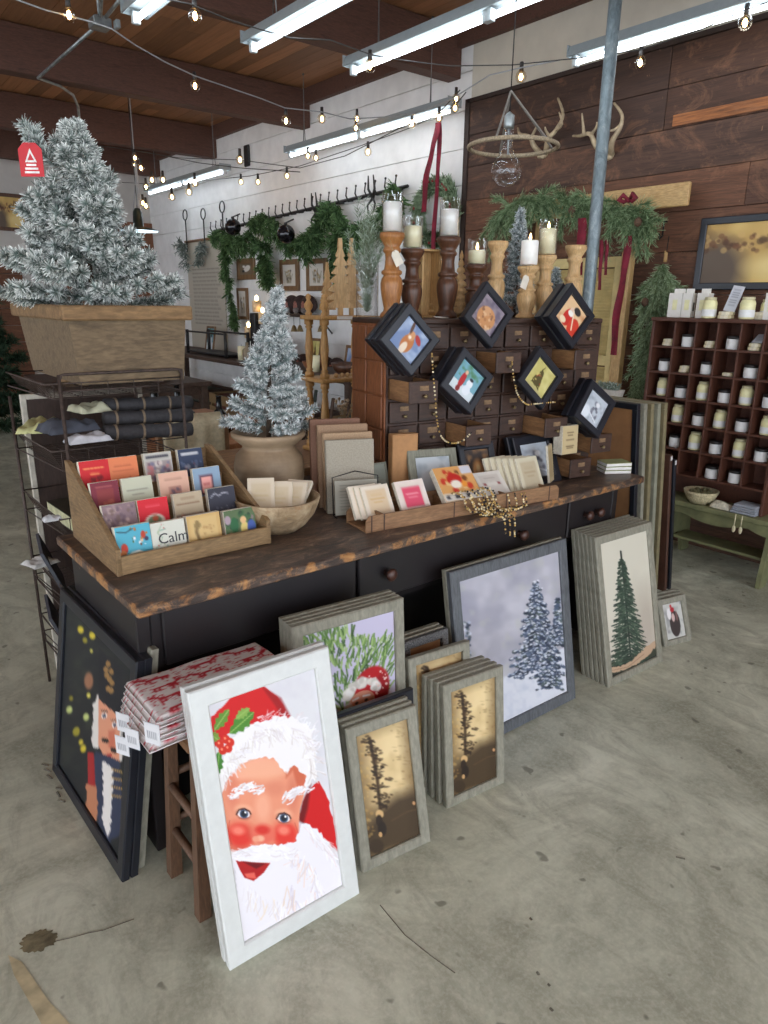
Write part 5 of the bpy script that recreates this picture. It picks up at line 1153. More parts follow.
# ================================================================== DIAMOND FRAMES IN THE OPEN DRAWERS
def diamond(cx_, cy_, half, off, label, art, n, blabels, rot=45, dp=.045, tilt=-7, yawx=0):
    q = cabxy(cx_, cy_, off); P = CM @ Vector((q.x, -off, q.z)); s = half*math.sqrt(2)*mpp(P)*1.13
    base = Matrix.Translation(P) @ Matrix.Rotation(CYAW+R_(yawx), 4, 'Z') @ Matrix.Rotation(R_(tilt), 4, 'X')
    for k in range(n):
        m = base @ Matrix.Translation((-.006*k, (dp+.003)*k, .004*k)) @ Matrix.Rotation(R_(rot), 4, 'Y') @ Matrix.Translation((-s/2, 0, -s/2))
        picture_frame(label if k == 0 else blabels[k-1], m, s, s, s*.165, dp, M_FBLACK, art if k == 0 else None, cat='framed picture')
diamond(411, 340, 32, .15, 'black diamond-hung frame with deer picture, leftmost on the drawer chest', art_simple('deer', 44), 3, ['black frame directly behind the deer picture', 'rearmost black frame behind the deer picture'], 46, .028)
diamond(468, 381, 30, .16, 'black deep frame with child and snowman picture, lower middle of the drawer chest', art_simple('child', 44), 2, ['black frame directly behind the child and snowman picture'], 40, .045)
diamond(490, 315, 29, .13, 'black diamond frame with brown woodland animal picture, top middle of the chest', art_simple('fox', 44), 1, [], 42, .035)
diamond(573, 316, 28.5, .14, 'black diamond frame with red Santa picture at the top right of the chest', art_simple('santared', 44), 2, ['black frame directly behind the red Santa picture'], 45, .04)
diamond(542, 378, 28, .15, 'black diamond frame with a small evergreen on yellow ground', art_simple('tree', 40), 1, [], 43, .03)
diamond(596, 409, 27, .18, 'black diamond frame with grey snow sketch, lowest on the right of the chest', art_simple('sketch', 40), 2, ['black frame directly behind the grey snow sketch'], 36, .035)
# bead strands hanging on the chest
def hang(label, pts, off):
    P = [CM @ Vector((cabxy(px, py, off).x, -off, cabxy(px, py, off).z)) for px, py in pts]; b = MB(); random.seed(3); beads(b, catm(P, 6), .0042, .0088); b.top('bead_garland', [M_GOLD, M_BLKB, M_CRB], label, 'bead garland')
hang('gold bead strand hanging left of the child and snowman picture', [(432, 354), (433, 372), (435, 395), (437, 420), (441, 436), (450, 443), (462, 441), (472, 432)], .175)
hang('gold bead strand looping below the yellow evergreen picture', [(512, 362), (514, 380), (518, 395), (526, 404), (534, 404), (544, 403), (556, 402)], .16)

# ================================================================== ON TOP OF THE CHEST
CT = ZT+CH
M_HON = wood('honey_turned_wood', (128, 78, 38), (178, 120, 66), 'z', .4, 6, c3=(154, 98, 52))
M_WAL = wood('walnut_turned_wood', (62, 38, 26), (110, 70, 46), 'z', .4, 6)
M_PAL = wood('pale_turned_wood', (198, 156, 102), (230, 196, 146), 'z', .5, 6)
M_WAXW = plain('white_wax', (250, 248, 242), .5, var=.02); M_WAXC = plain('cream_wax', (250, 242, 202), .5, var=.02)
for m_, c_ in ((M_WAXW, (255, 250, 240)), (M_WAXC, (255, 236, 190))):
    pr_ = m_.node_tree.nodes['Principled BSDF']; pr_.inputs['Subsurface Weight'].default_value = .12; pr_.inputs['Subsurface Radius'].default_value = (.02, .015, .01)
M_CGL = glass('clear_glass'); M_WICK = plain('wick', (50, 44, 40), .8); M_FLAME = emit('led_flame', (255, 214, 150), 6.0)
def topP(px, d): 
    """point on the chest's top board, d behind its face, under pixel column px"""
    q = cabxy(px, 318, -d); return CM @ Vector((q.x, d, CH))
def holder(px, d, ytop, wpx, mat, label, seedp=0):
    P = topP(px, d); hz = onplane(px, ytop, P, CM.to_3x3() @ Vector((0, 1, 0))).z-P.z; r = wpx*.5*mpp(P)
    t = thing('candle_holder', label, 'candle holder', TM(*P), 'turned wooden candle holders on the drawer chest')
    k = [(.001, 0), (.98, 0), (1, .03), (.9, .06), (.7, .085), (.64, .12), (.72, .17), (.86, .27), (.95, .36), (.96, .42), (.86, .48), (.68, .515), (.86, .53), (.9, .55), (.86, .57), (.66, .585), (.6, .64), (.56, .71), (.6, .77), (.74, .795), (.78, .815), (.72, .835), (.64, .85), (.78, .89), (1.0, .945), (1.06, .965), (1.06, 1.0), (.001, 1.0)]
    b = MB(); b.lathe([(r*a, hz*z_) for a, z_ in k], None, 24, caps=False); b.build('turned_stand', mat, t)
    b = MB(); b.lathe([(r*.3, 0), (r*1.0, 0), (r*1.02, .004), (r*.3, .006)], TM(0, 0, hz), 24, caps=False); b.build('drip_plate', mat, t)
    return P+Vector((0, 0, hz+.006)), r
def candle(P, px, yt_wax, yt_glass, wpx, wax, label, flame=False, tall=False):
    n = CM.to_3x3() @ Vector((0, 1, 0)); zw = onplane(px, yt_wax, P, n).z-P.z; r = wpx*.5*mpp(P)
    t = thing('candle', label, 'candle', TM(*P), None)
    rw = r*.88 if yt_glass else r
    b = MB(); b.lathe([(.001, .004), (rw, .004), (rw, zw-.004), (rw-.004, zw), (rw*.5, zw-.004), (.001, zw-.005)], None, 24, caps=False); b.build('wax', wax, t)
    b = MB(); b.cyl((0, 0, zw-.006), (0.001, 0, zw+.012), .0012, n=5); b.build('wick', M_WICK, t)
    if flame: b = MB(); b.lathe([(.001, 0), (.005, .006), (.006, .012), (.003, .022), (.0005, .03)], TM(0, 0, zw), 10, caps=False); b.build('led_flame', M_FLAME, t)
    if yt_glass:
        zg = onplane(px, yt_glass, P, n).z-P.z
        b = MB(); b.lathe([(.001, .0), (r, .0), (r, zg), (r-.0015, zg), (r-.0015, .003), (.001, .003)], None, 28, caps=False); b.build('glass_cylinder', M_CGL, t)
holders = [(391, .09, 234, 23, M_HON, 'tall honey-brown turned holder, leftmost on the drawer chest', (202, 192, 21, M_WAXW, 'tall white candle in glass, leftmost and highest', False)),
 (411, .12, 250, 22, M_WAL, 'turned brown holder second from the left on the drawer chest', (226, 216, 20, M_WAXC, 'cream candle in glass second from the left', False)),
 (446, .12, 238, 22, M_WAL, 'darkest walnut turned holder near the middle of the chest', (209, 198, 20, M_WAXW, 'tall white candle in glass on the darkest walnut holder', False)),
 (474, .13, 266, 21, M_WAL, 'short dark holder behind the woodland animal picture', (250, 239, 19, M_WAXC, 'short cream candle in glass with lit flame behind the woodland picture', True)),
 (494, .2, 242, 19, M_PAL, 'empty pale turned holder right of the short lit candle', None),
 (525, .1, 267, 20, M_PAL, 'pale turned holder with white tag carrying a bare pillar candle', (240, None, 17, M_WAXW, 'bare white pillar candle without glass', True)),
 (542, .14, 256, 19, M_PAL, 'pale turned holder just right of the bare pillar candle', (228, 219, 18, M_WAXC, 'cream candle in glass right of the bare pillar candle', True)),
 (570, .15, 246, 20, M_PAL, 'empty pale turned holder at the right end of the chest', None)]
for px, d, yt, w, m_, lb, cd in holders:
    P, r = holder(px, d, yt, w, m_, lb)
    if cd: candle(P, px, cd[0], cd[1], cd[2], cd[3], cd[4], cd[5])
def taglet(px, py, d, label, rot, s=.03, cord=None):
    P = CM @ Vector((cabxy(px, py, -d).x, d, cabxy(px, py, -d).z)); b = MB(); M_ = Matrix.Translation(P) @ Matrix.Rotation(CYAW, 4, 'Z') @ Matrix.Rotation(R_(rot), 4, 'Y')
    t = thing('price_tag', label, 'tag', M_); b.prism([(-s*.5, -s*.8), (s*.5, -s*.8), (s*.5, s*.5), (s*.25, s*.8), (-s*.25, s*.8), (-s*.5, s*.5)], 0, .001); b.build('tag_card', plain('tag_card_white', (222, 214, 198), .8, var=.04), t)
    b = MB(); b.tube([(0, .0, s*.7), (.0, .002, s*1.3), (.01, .01, s*1.9), (-.01, .012, s*1.9), (0, .0, s*.7)], .0012, 4); b.build('string', plain('twine', (170, 140, 100), .9), t)
taglet(397, 258, .045, 'kraft tag tied to the leftmost honey holder', -30, .035); taglet(525, 282, .05, 'white square tag on the pale pillar holder', 20, .035)
# loose white note card
P = topP(441, .03); b = MB(); b.box((-.035, -.02, 0), (.035, .02, .001), Matrix.Translation(P+Vector((0, 0, .004))) @ Matrix.Rotation(R_(25), 4, 'Z') @ Matrix.Rotation(R_(5), 4, 'X')); b.top('note_card', plain('white_card', (226, 222, 212), .8, var=.02), 'loose white card lying below the darkest walnut holder', 'card')
# pale wooden box standing on its side
P = topP(421, .17); w = 22*mpp(P); hz = onplane(430, 249, P, CM.to_3x3() @ Vector((0, 1, 0))).z-CT
t = thing('wooden_box', 'pale open wooden box on end behind the second candle holder', 'box', Matrix.Translation(P) @ Matrix.Rotation(CYAW, 4, 'Z'))
M_PALX = wood('pale_box_wood', (188, 148, 94), (216, 178, 124), 'z', .6, 5)
for a, b_ in (((0, 0, 0), (w, .07, .008)), ((0, 0, hz-.008), (w, .07, hz)), ((0, 0, .008), (.008, .07, hz-.008)), ((w-.008, 0, .008), (w, .07, hz-.008)), ((.008, .06, .008), (w-.008, .07, hz-.008))):
    b = MB(); b.box(a, b_, bev=.001); b.build('box_panel', M_PALX, t)
# ribbed carved trees
for px, d, yt, lb in ((438, .22, 250, 'ribbed carved wooden cone tree left of the walnut holder'), (459, .22, 250, 'ribbed carved wooden cone tree right of the walnut holder')):
    P = topP(px, d); hz = onplane(px, yt, P, CM.to_3x3() @ Vector((0, 1, 0))).z-CT; prof = [(.001, 0), (.02, 0), (.02, .01)]
    for k in range(9): r = .045*(1-k/9)+.004; z0 = .012+(hz-.02)*k/9; prof += [(r*.5, z0), (r, z0+.006), (r*.9, z0+(hz-.02)/9*.6)]
    prof.append((.001, hz)); b = MB(); b.lathe(prof, TM(*P), 14, caps=False); b.top('carved_tree', M_PAL, lb, 'ornament')
# slim flocked trees behind
P = topP(514, .24); hz = onplane(522, 208, P, CM.to_3x3() @ Vector((0, 1, 0))).z-CT
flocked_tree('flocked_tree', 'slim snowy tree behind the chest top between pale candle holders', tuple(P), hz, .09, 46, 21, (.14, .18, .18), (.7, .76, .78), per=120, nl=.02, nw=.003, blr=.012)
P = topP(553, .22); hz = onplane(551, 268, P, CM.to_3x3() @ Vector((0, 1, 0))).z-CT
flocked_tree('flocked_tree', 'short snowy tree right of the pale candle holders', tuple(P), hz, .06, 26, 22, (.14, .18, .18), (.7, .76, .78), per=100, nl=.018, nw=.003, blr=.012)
# glass jar of frosted fir sprigs
P = topP(371, .2); P = P+Vector((-.02, .0, 0)); r = .045; t = thing('sprig_vase', 'clear glass vase of pale frosted fir sprigs at the left end of the chest', 'vase', TM(*P))
b = MB(); b.lathe([(.001, 0), (r, 0), (r, .2), (r-.002, .2), (r-.002, .004), (.001, .004)], None, 20, caps=False); b.build('glass_vase', M_CGL, t)
f = MB(); random.seed(8)
for i in range(22):
    a = random.uniform(0, 2*PI); s = random.uniform(.02, .085); z1 = random.uniform(.22, .44); p0 = Vector((0, 0, .02)); p2 = Vector((s*math.cos(a), s*math.sin(a), z1)); p1 = p0.lerp(p2, .6)*1.0; p1.x *= .6; p1.y *= .6
    fuzzy(f, [p0, p1, p2], .005, 130, .026, .0022, (.16, .2, .12), (.5, .6, .5), 1.2)
f.build('sprigs', M_NEEDLE, t)

# ================================================================== BACK TABLE WITH THE SPINDLE SHELF
M_TB = wood('table_boards', (118, 82, 52), (160, 118, 78), 'x', .6, 6)
bt = thing('back_table', 'plain brown table standing behind the workbench under the spindle shelf', 'table', TM(1.45, 2.75, 0))
b = MB(); b.box((0, 0, .80), (1.1, .6, .84), bev=.004); b.build('tabletop', M_TB, bt); 
for x in (.03, 1.01):
    for y in (.03, .51): b = MB(); b.box((x, y, 0), (x+.06, y+.06, .80), bev=.004); b.build('leg', M_TB, bt)
M_SPN = wood('light_spindle_wood', (178, 130, 72), (214, 168, 106), 'z', .5, 6)
S0 = Vector((1.68, 2.93, .842)); W_, D_ = .42, .2
zt = ony(320, 316, 2.93).z; zm = ony(320, 380, 2.93).z
sx = ony(325, 316, 2.93).x-.02; W_ = ony(362, 316, 2.93).x-sx+.12
sh = thing('spindle_shelf', 'light wooden open shelf with turned spindles left of the drawer chest', 'shelf', TM(sx, 2.93, .842))
hb_, ht_ = zm-.842, zt-.842
for nm, z0 in (('bottom_shelf', .0), ('middle_shelf', hb_-.02), ('top_shelf', ht_-.02)): b = MB(); b.box((0, 0, z0), (W_, D_, z0+.02), bev=.004); b.build(nm, M_SPN, sh)
def spindle(z0, z1, r):
    k = [(1, 0), (1, .08), (.6, .1), (.85, .13), (.55, .16), (.75, .3), (.95, .5), (.75, .7), (.55, .84), (.85, .87), (.6, .9), (1, .92), (1, 1)]; return [(r*a, z0+(z1-z0)*b_) for a, b_ in k]
for x in (.035, W_-.04):
    for y in (.03, D_-.03):
        for a, c_ in ((.02, hb_-.02), (hb_, ht_-.02)): b = MB(); b.lathe(spindle(a, c_, .023), TM(x, y, 0), 14); b.build('spindle', M_SPN, sh)
        if x < .2: b = MB(); b.lathe([(.016, 0), (.018, .01), (.01, .02), (.02, .035), (.023, .05), (.014, .066), (.008, .074), (.014, .085), (.012, .098), (.001, .105)], TM(x, y, ht_), 14, caps=False); b.build('finial', M_SPN, sh)
def fir_cut(px, ytop, wpx, Y_, zb, label, th=.018, depth0=0, tiers=7):
    P = ony(px, 300, Y_); hz = ony(px, ytop, Y_).z-zb; w = wpx*mpp(P); R1 = [(w*.08, 0), (w*.08, hz*.1)]; L = []
    for k in range(tiers): 
        z0 = hz*(.1+.78*k/tiers); z1 = hz*(.1+.78*(k+1)/tiers); ro = w*.5*(1-k/tiers)**.9+w*.06; R1 += [(ro, z0), (ro*.97, z0+hz*.02), (ro*.42, z1-hz*.012)]
    R1 += [(w*.07, hz*.9), (w*.05, hz)]; poly = R1+[(-a, b_) for a, b_ in reversed(R1)]
    b = MB(); b.prism(poly, 0, th, TM(P.x, Y_, zb, R_(-12))); b.top('wooden_tree', M_PAL, label, 'ornament', org=Vector((P.x, Y_, zb)))
fir_cut(341, 238, 30, 2.98, zt+.001, 'larger cut-out wooden fir at the front of the spindle shelf top')
fir_cut(352, 238, 24, 3.06, zt+.001, 'cut-out wooden fir standing just behind the larger one')
fir_cut(328, 262, 16, 3.08, zt+.001, 'smallest cut-out wooden fir left of the larger ones', tiers=5)
b = MB(); P = ony(337, 313, 2.925); b.box((P.x, 2.918, zt-.016), (P.x+.09, 2.926, zt-.001)); b.top('shelf_label', plain('label_strip', (226, 216, 206), .8, var=.05), 'white printed label strip on the front edge of the spindle shelf', 'label')
for i, px in enumerate((325, 336, 342, 347.5, 353)):
    P = ony(px, 373, 2.96); b = MB(); b.sphere((P.x, 2.96, zm+.013), .0125, 12, 8); b.top('wooden_ball', M_PAL, f'pale wooden ball on the spindle shelf, {["leftmost", "second", "third", "fourth", "rightmost"][i]} in the row', 'ball', 'wooden balls on the spindle shelf')
P = ony(344, 430, 3.0)
t = thing('stoneware_jug', 'pale grey jug with dried stems beside the spindle shelf', 'jug', TM(P.x, 3.0, .866)); b = MB(); b.lathe([(.001, 0), (.042, 0), (.046, .02), (.046, .1), (.038, .125), (.03, .13), (.032, .145), (.028, .145), (.027, .12), (.001, .1)], None, 22, caps=False); b.build('jug_body', plain('pale_stoneware', (186, 182, 164), .4, var=.05), t)
f = MB(); random.seed(2)
for i in range(26):
    a = random.uniform(0, 2*PI); e = Vector((.05*math.cos(a)*random.random()**.5, .05*math.sin(a)*random.random()**.5, random.uniform(.17, .24))); f.col = (.36, .27, .15, 1); f.tube([(0, 0, .1), e], .0012, 4); f.col = (.6, .46, .3, 1); f.sphere(e, random.uniform(.005, .01), 6, 4)
f.build('dried_stems', M_NEEDLE, t)
# ================================================================== WIRE RACK, PLANTER AND BIG FLOCKED TREE
M_RUST = plain('rusty_wire', (72, 60, 54), .6, .4, var=.2, scale=60)
RX0, RX1, RY0, RY1 = .625, 1.05, 2.5, 3.0
RM = TM(RX0, RY0, 0)
rack = thing('wire_rack', 'rusty wire rack with basket shelves standing at the left end of the workbench', 'rack', RM)
rw, rd = RX1-RX0, RY1-RY0; zb = ony(58, 375, RY0).z
for (x, y, h) in ((0, 0, zb), (rw, 0, zb), (-.06, rd, zb-.12), (rw, rd, zb-.12)):
    b = MB(); b.cyl((x-(.0 if y == 0 else .0), y, 0), (x, y, h), .006, n=8); b.build('post', M_RUST, rack)
b = MB(); b.tube([(0, 0, zb-.02), (.008, 0, zb-.002), (.02, 0, zb), (rw-.02, 0, zb), (rw-.008, 0, zb-.002), (rw, 0, zb-.02)], .005, 8); b.tube([(0, 0, zb-.055), (rw, 0, zb-.055)], .003, 6); b.build('top_hoop', M_RUST, rack)
for i, (z, hh) in enumerate(((1.275, .05), (1.03, .07), (.78, .08), (.5, .08), (.24, .08))):
    b = MB(); x0, x1, y0, y1 = (-.05, rw, .0, rd); 
    for zz in (z, z+hh): b.tube([(x0 if zz > z else x0+.03, y0, zz), (x1, y0, zz), (x1, y1, zz), (x0-.01, y1, zz)], .003, 6, closed=True)
    for k in range(15): 
        y = y0+(y1-y0)*k/14; b.tube([(x0-.005, y, z+hh), (x0+.03, y, z), (x1, y, z)], .0016, 4)
    for k in range(6): x = x0+.03+(x1-x0-.03)*k/5; b.tube([(x, y0, z), (x, y0, z+hh)], .0016, 4); b.tube([(x, y0, z), (x, y1, z)], .0016, 4)
    b.build('basket_shelf', M_RUST, rack)
for z in (.62, .36):
    b = MB(); b.tube([(-.06, rd, z), (-.1, .25, z-.05), (-.05, 0.0, z-.14)], .003, 6); b.tube([(-.1, .25, z-.05), (-.02, .22, z-.16)], .003, 6); b.build('side_hook', M_RUST, rack)
# panel with pale edge behind the rack
TL = ony(20, 395, 3.04); TR = ony(142, 388, 3.04)
t = thing('leaning_panel', 'dark brown panel with off-white edging standing behind the wire rack', 'panel', TM(TL.x, 3.04, 0))
w = TR.x-TL.x; h = TL.z
b = MB(); b.box((.02, .002, 0), (w-.02, .02, h-.02)); b.build('board', wood('dark_panel', (56, 42, 36), (78, 60, 52), 'z', .7, 5), t)
for a, c_ in (((0, 0, 0), (.02, .024, h)), ((w-.02, 0, 0), (w, .024, h)), ((.02, 0, h-.02), (w-.02, .024, h))):
    b = MB(); b.box(a, c_, bev=.002); b.build('edging', plain('offwhite_edge', (196, 190, 176), .6, var=.08), t)
# leather-look rolls
M_ROLL = plain('charcoal_cloth', (50, 48, 50), .75, var=.15, scale=60, bump=.3); M_STR = plain('tan_strap', (122, 104, 84), .7)
for i, (py, y) in enumerate(((406, 2.72), (419, 2.64), (433, 2.57))):
    a = ony(104, py, y); c_ = ony(191, py-4, y); z = 1.04+.028+(2-i)*.0
    t = thing('cloth_roll', ['topmost dark strapped roll on the wire rack', 'middle dark strapped roll on the wire rack', 'lowest dark strapped roll on the wire rack'][i], 'roll', TM(*a), 'strapped rolls on the wire rack')
    L = (c_-a).length; d = (c_-a).normalized()
    b = MB(); n = 14; b.tube([d*(L*k/n) for k in range(n+1)], [.027+.0018*math.sin(k*2.1) for k in range(n+1)], 16); b.build('roll_body', M_ROLL, t)
    for f_ in (.12, .42, .72): b = MB(); b.tube([d*(L*f_-.004), d*(L*f_+.004)], .0298, 16); b.build('strap', M_STR, t)
def crumple(mb, c, sx, sy, sz, seed, n=14, rz=0):
    """folded cloth: a rounded pillow pushed about by noise"""
    rr = random.Random(seed); vs = []; fs = []
    for j in range(n+1):
        for i in range(n+1):
            u, v = i/n*2-1, j/n*2-1; e = (1-abs(u)**10)*(1-abs(v)**10); z = sz*(.25+.75*e)*(.7+.6*noise.noise(Vector((u*1.3+seed, v*1.3, seed)))+.12*math.sin(u*9+v*3+seed)) if e > 0 else 0
            x = u*sx+.1*sx*noise.noise(Vector((u*3, v*3, seed+5))); y = v*sy+.1*sy*noise.noise(Vector((u*3, v*3, seed+9)))
            vs.append((c[0]+x*math.cos(rz)-y*math.sin(rz), c[1]+x*math.sin(rz)+y*math.cos(rz), c[2]+max(z, .002)))
    for j in range(n):
        for i in range(n): a = j*(n+1)+i; fs.append((a, a+1, a+n+2, a+n+1))
    k = (n+1)**2; vs2 = [(x, y, c[2]) for x, y, z in vs]; o = len(vs)
    mb.add(vs+vs2, fs+[(a+o, d+o, c_+o, b_+o) for a, b_, c_, d in fs]+[(i, i+o, i+1+o, i+1) for i in range(n)], smooth=True)
def sheet_wedge(label, px, py, y, s, col, rz, seed, nm='folded_sheet'):
    p = ony(px, py, y); b = MB(); crumple(b, (p.x, p.y, p.z), s[0], s[1], s[2], seed, rz=R_(rz)); b.top(nm, plain('cloth_%d' % seed, col, .8, var=.08, scale=30), label, 'cloth')
sheet_wedge('sage paper wrap at the end of the topmost dark roll', 90, 411, 2.72, (.06, .06, .035), (186, 184, 156), 10, 31, 'paper_wrap')
sheet_wedge('pale yellow-green folded sheet at the left of the rack', 40, 428, 2.78, (.055, .12, .035), (190, 190, 136), -25, 32)
sheet_wedge('dark grey cloth bundle on the rack left of the rolls', 68, 430, 2.62, (.09, .07, .042), (70, 74, 84), 10, 33, 'cloth_bundle')
sheet_wedge('white crumpled paper in front of the dark cloth bundle', 88, 441, 2.53, (.075, .04, .03), (196, 196, 200), 5, 34, 'crumpled_paper')
# books and magazines lower down in the rack
def blk(name, label, cat, M_, dims, cm, pm=None, parts=True):
    t = thing(name, label, cat, M_); w, d, h = dims
    b = MB(); b.box((.002, .002, .002), (w-.002, d-.002, h-.002)); b.build('pages', pm or M_PAGES, t); b = MB(); b.box((0, 0, h-.003), (w, d, h), bev=.001); b.build('cover', cm, t); b = MB(); b.box((0, 0, 0), (w, d, .002)); b.build('back_cover', cm, t); return t
blk('ledger_book', 'thick dark green ledger lying in the second basket of the rack', 'book', TM(.63, 2.56, .785, R_(3)), (.16, .3, .055), plain('dark_olive_cover', (64, 62, 50), .6), plain('yellowed_pages', (188, 186, 148), .8))
blk('ledger_book', 'slimmer dark ledger lying in front of the thick green one', 'book', TM(.80, 2.56, .785, R_(-4)), (.2, .3, .04), plain('dark_slate_cover', (54, 54, 52), .6), plain('yellowed_pages', (188, 186, 148), .8))
sheet_wedge('white cord and paper scrap hanging from the second basket', 52, 520, 2.53, (.03, .02, .02), (206, 206, 208), 0, 35, 'paper_scrap')
sheet_wedge('white paper sheet sticking out of the lower basket', 40, 563, 2.7, (.05, .05, .018), (206, 206, 202), 20, 36, 'paper_sheet')
for i, z in enumerate((.52, .26)):
    t = thing('magazine', ['dark magazine leaning in the lower basket of the rack', 'dark magazine leaning in the bottom basket of the rack'][i], 'magazine', TM(.6, 2.62, z, R_(80), R_(-20)))
    b = MB(); b.box((0, 0, 0), (.26, .012, .2), bev=.001); b.build('pages', plain('slate_print', (74, 76, 84), .6), t)

# planter trough
M_PLW = wood('weathered_trough_wood', (82, 68, 50), (128, 108, 82), 'x', .8, 4, c3=(104, 87, 65), bump=.5)
M_RIM = wood('trough_rim_wood', (112, 86, 56), (158, 124, 84), 'x', .75, 4, bump=.4)
PZ = 1.315; F0 = ony(64, 305, 2.5); F1 = ony(188, 304, 2.5); pw_, pd_, phh = F1.x-F0.x, .72, F0.z-PZ
pl = thing('planter_box', 'large weathered wooden trough holding the big flocked tree on the wire rack', 'planter', TM(F0.x, 2.5, PZ))
tp = .028
def taper_panel(mb, a, b_, c_, d, th):
    """quad a b (bottom) c d (top) thickened along its normal"""
    a, b_, c_, d = map(Vector, (a, b_, c_, d)); n = (b_-a).cross(d-a).normalized()*th; mb.add([a, b_, c_, d, a-n, b_-n, c_-n, d-n], [(0, 1, 2, 3), (7, 6, 5, 4), (0, 4, 5, 1), (1, 5, 6, 2), (2, 6, 7, 3), (3, 7, 4, 0)])
B0, B1, B2, B3 = (tp, tp*.5, 0), (pw_-tp, tp*.5, 0), (pw_-tp, pd_-.06, 0), (tp, pd_-.06, 0); T0, T1, T2, T3 = (.008, .008, phh-.02), (pw_-.008, .008, phh-.02), (pw_-.008, pd_-.008, phh-.02), (.008, pd_-.008, phh-.02)
for a, b_, c_, d in ((B0, B1, T1, T0), (B1, B2, T2, T1), (B2, B3, T3, T2), (B3, B0, T0, T3)):
    b = MB(); taper_panel(b, a, b_, c_, d, .015); b.build('side_panel', M_PLW, pl)
b = MB(); b.box((tp, tp, .0), (pw_-tp, pd_-.06, .012)); b.box((.02, .02, phh-.06), (pw_-.02, pd_-.02, phh-.05)); b.build('bottom_and_soil_board', M_PLW, pl)
for a, c_ in (((-.012, -.012, phh-.05), (pw_+.012, .012, phh)), ((-.012, pd_-.012, phh-.05), (pw_+.012, pd_+.012, phh)), ((-.012, .012, phh-.05), (.012, pd_-.012, phh)), ((pw_-.012, .012, phh-.05), (pw_+.012, pd_-.012, phh))):
    b = MB(); b.box(a, c_, bev=.006); b.build('rim_board', M_RIM, pl)
tb = Vector((F0.x+pw_*.42, 2.78, F0.z-.055)); Ht = ony(75, 128, 2.8).z-tb.z
def as_(a, k):
    # the crown is fuller low down, thinner on the right side half-way up
    return 1.0 if k < .35 else (1.0 if math.cos(a-.2) < .3 else .82)
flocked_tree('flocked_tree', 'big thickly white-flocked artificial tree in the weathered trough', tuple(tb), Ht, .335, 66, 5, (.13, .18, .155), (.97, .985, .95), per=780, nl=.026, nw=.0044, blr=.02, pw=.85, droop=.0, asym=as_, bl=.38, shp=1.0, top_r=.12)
tr = [o for o in bpy.data.objects if o.get('label', '').startswith('big thickly')][0]
f = MB(); random.seed(14); a0 = ony(48, 158, 2.8)-tb; a1 = ony(36, 140, 2.8)-tb; a2 = ony(22, 122, 2.8)-tb
for pa in ([(0, 0, Ht*.72), a0, a1, a2], [a1, ony(33, 128, 2.8)-tb], [a1, ony(26, 138, 2.8)-tb]): fuzzy(f, pa, .02, 620 if len(pa) > 2 else 220, .028, .004, (.16, .215, .19), (.9, .94, .91), .6)
f.build('stray_branch', M_NEEDLE, tr)
# red tag with the little tree drawn in white
p = ony(31, 161, 2.62); t = thing('hang_tag', 'red paper tag with white tree emblem hanging from the big flocked tree', 'tag', TM(*p, R_(-40)))
b = MB(); s = .038; b.prism([(-s, -s*1.2), (s, -s*1.2), (s, s*.9), (s*.5, s*1.4), (-s*.5, s*1.4), (-s, s*.9)], 0, .0015); b.build('tag_card', plain('red_card', (196, 44, 52), .6, var=.04), t)
b = MB(); b.prism([(0, s*.95), (-s*.5, -s*.1), (-s*.36, -s*.1), (0, s*.62), (s*.36, -s*.1), (s*.5, -s*.1)], -.0012, -.0002)
for k, (w_, z) in enumerate(((.3, -.0), (.42, -.28), (.55, -.56), (.62, -.84))): b.box((-s*w_, -.0012, s*z-.004), (s*w_, -.0002, s*z+.002))
b.build('tree_emblem', plain('white_ink', (232, 226, 222), .6), t)
b = MB(); b.tube([(0, 0, s*1.3), (.0, .01, s*2.3)], .001, 4); b.build('string', M_CORDG, t)
# ================================================================== PANELS BETWEEN BENCH AND CUBBY
M_GP = plain('grey_green_panel_edge', (138, 138, 120), .6, var=.08, scale=20); M_OL = plain('olive_tan_panel_edge', (128, 118, 88), .6, var=.08, scale=20)
M_BKP = M_FBLACK; M_RB = wood('red_brown_panel', (72, 46, 34), (98, 64, 48), 'z', .6, 5)
def big_panel(label, ptop, pbot, th, mat, L, face=None, y0=1.9, framew=.03):
    """tall framed board standing on its edge, running away from the viewer; near edge at depth y0"""
    a = ony(ptop[0], ptop[1], y0)
    b_ = ony(pbot[0], pbot[1], y0); k = a.z/(a.z-b_.z) if a.z != b_.z else 1; foot = a+(b_-a)*k; foot.z = 0.0
    up = (a-foot); Lh = up.length; up.normalize(); M_ = frame_M(foot, (0, 1, 0), up)
    t = thing('framed_board', label, 'framed board', M_, None)
    b = MB()
    for p, q in (((0, 0, 0), (L, th, framew)), ((0, 0, Lh-framew), (L, th, Lh)), ((0, 0, framew), (framew, th, Lh-framew)), ((L-framew, 0, framew), (L, th, Lh-framew))): b.box(p, q, bev=.002)
    b.build('frame_moulding', mat, t)
    b = MB(); b.box((framew*.5, th*.35, framew*.5), (L-framew*.5, th*.7, Lh-framew*.5)); b.build('backing', face or M_BACK, t); return t
defs = [((644, 399), (672, 585), .022, M_BKP, 'large black-framed board with tan backing, nearest to the workbench end'), ((649, 400), (678, 588), .022, M_GREYW, 'grey-framed board second from the workbench end'),
        ((655, 401), (684, 588), .026, M_OL, 'olive-edged board third from the workbench end'), ((661, 402), (690, 590), .02, M_GP, 'grey-green board fourth from the workbench end'), ((666, 403), (695, 590), .018, M_OL, 'tan-edged board fifth from the workbench end')]
x0 = 3.16
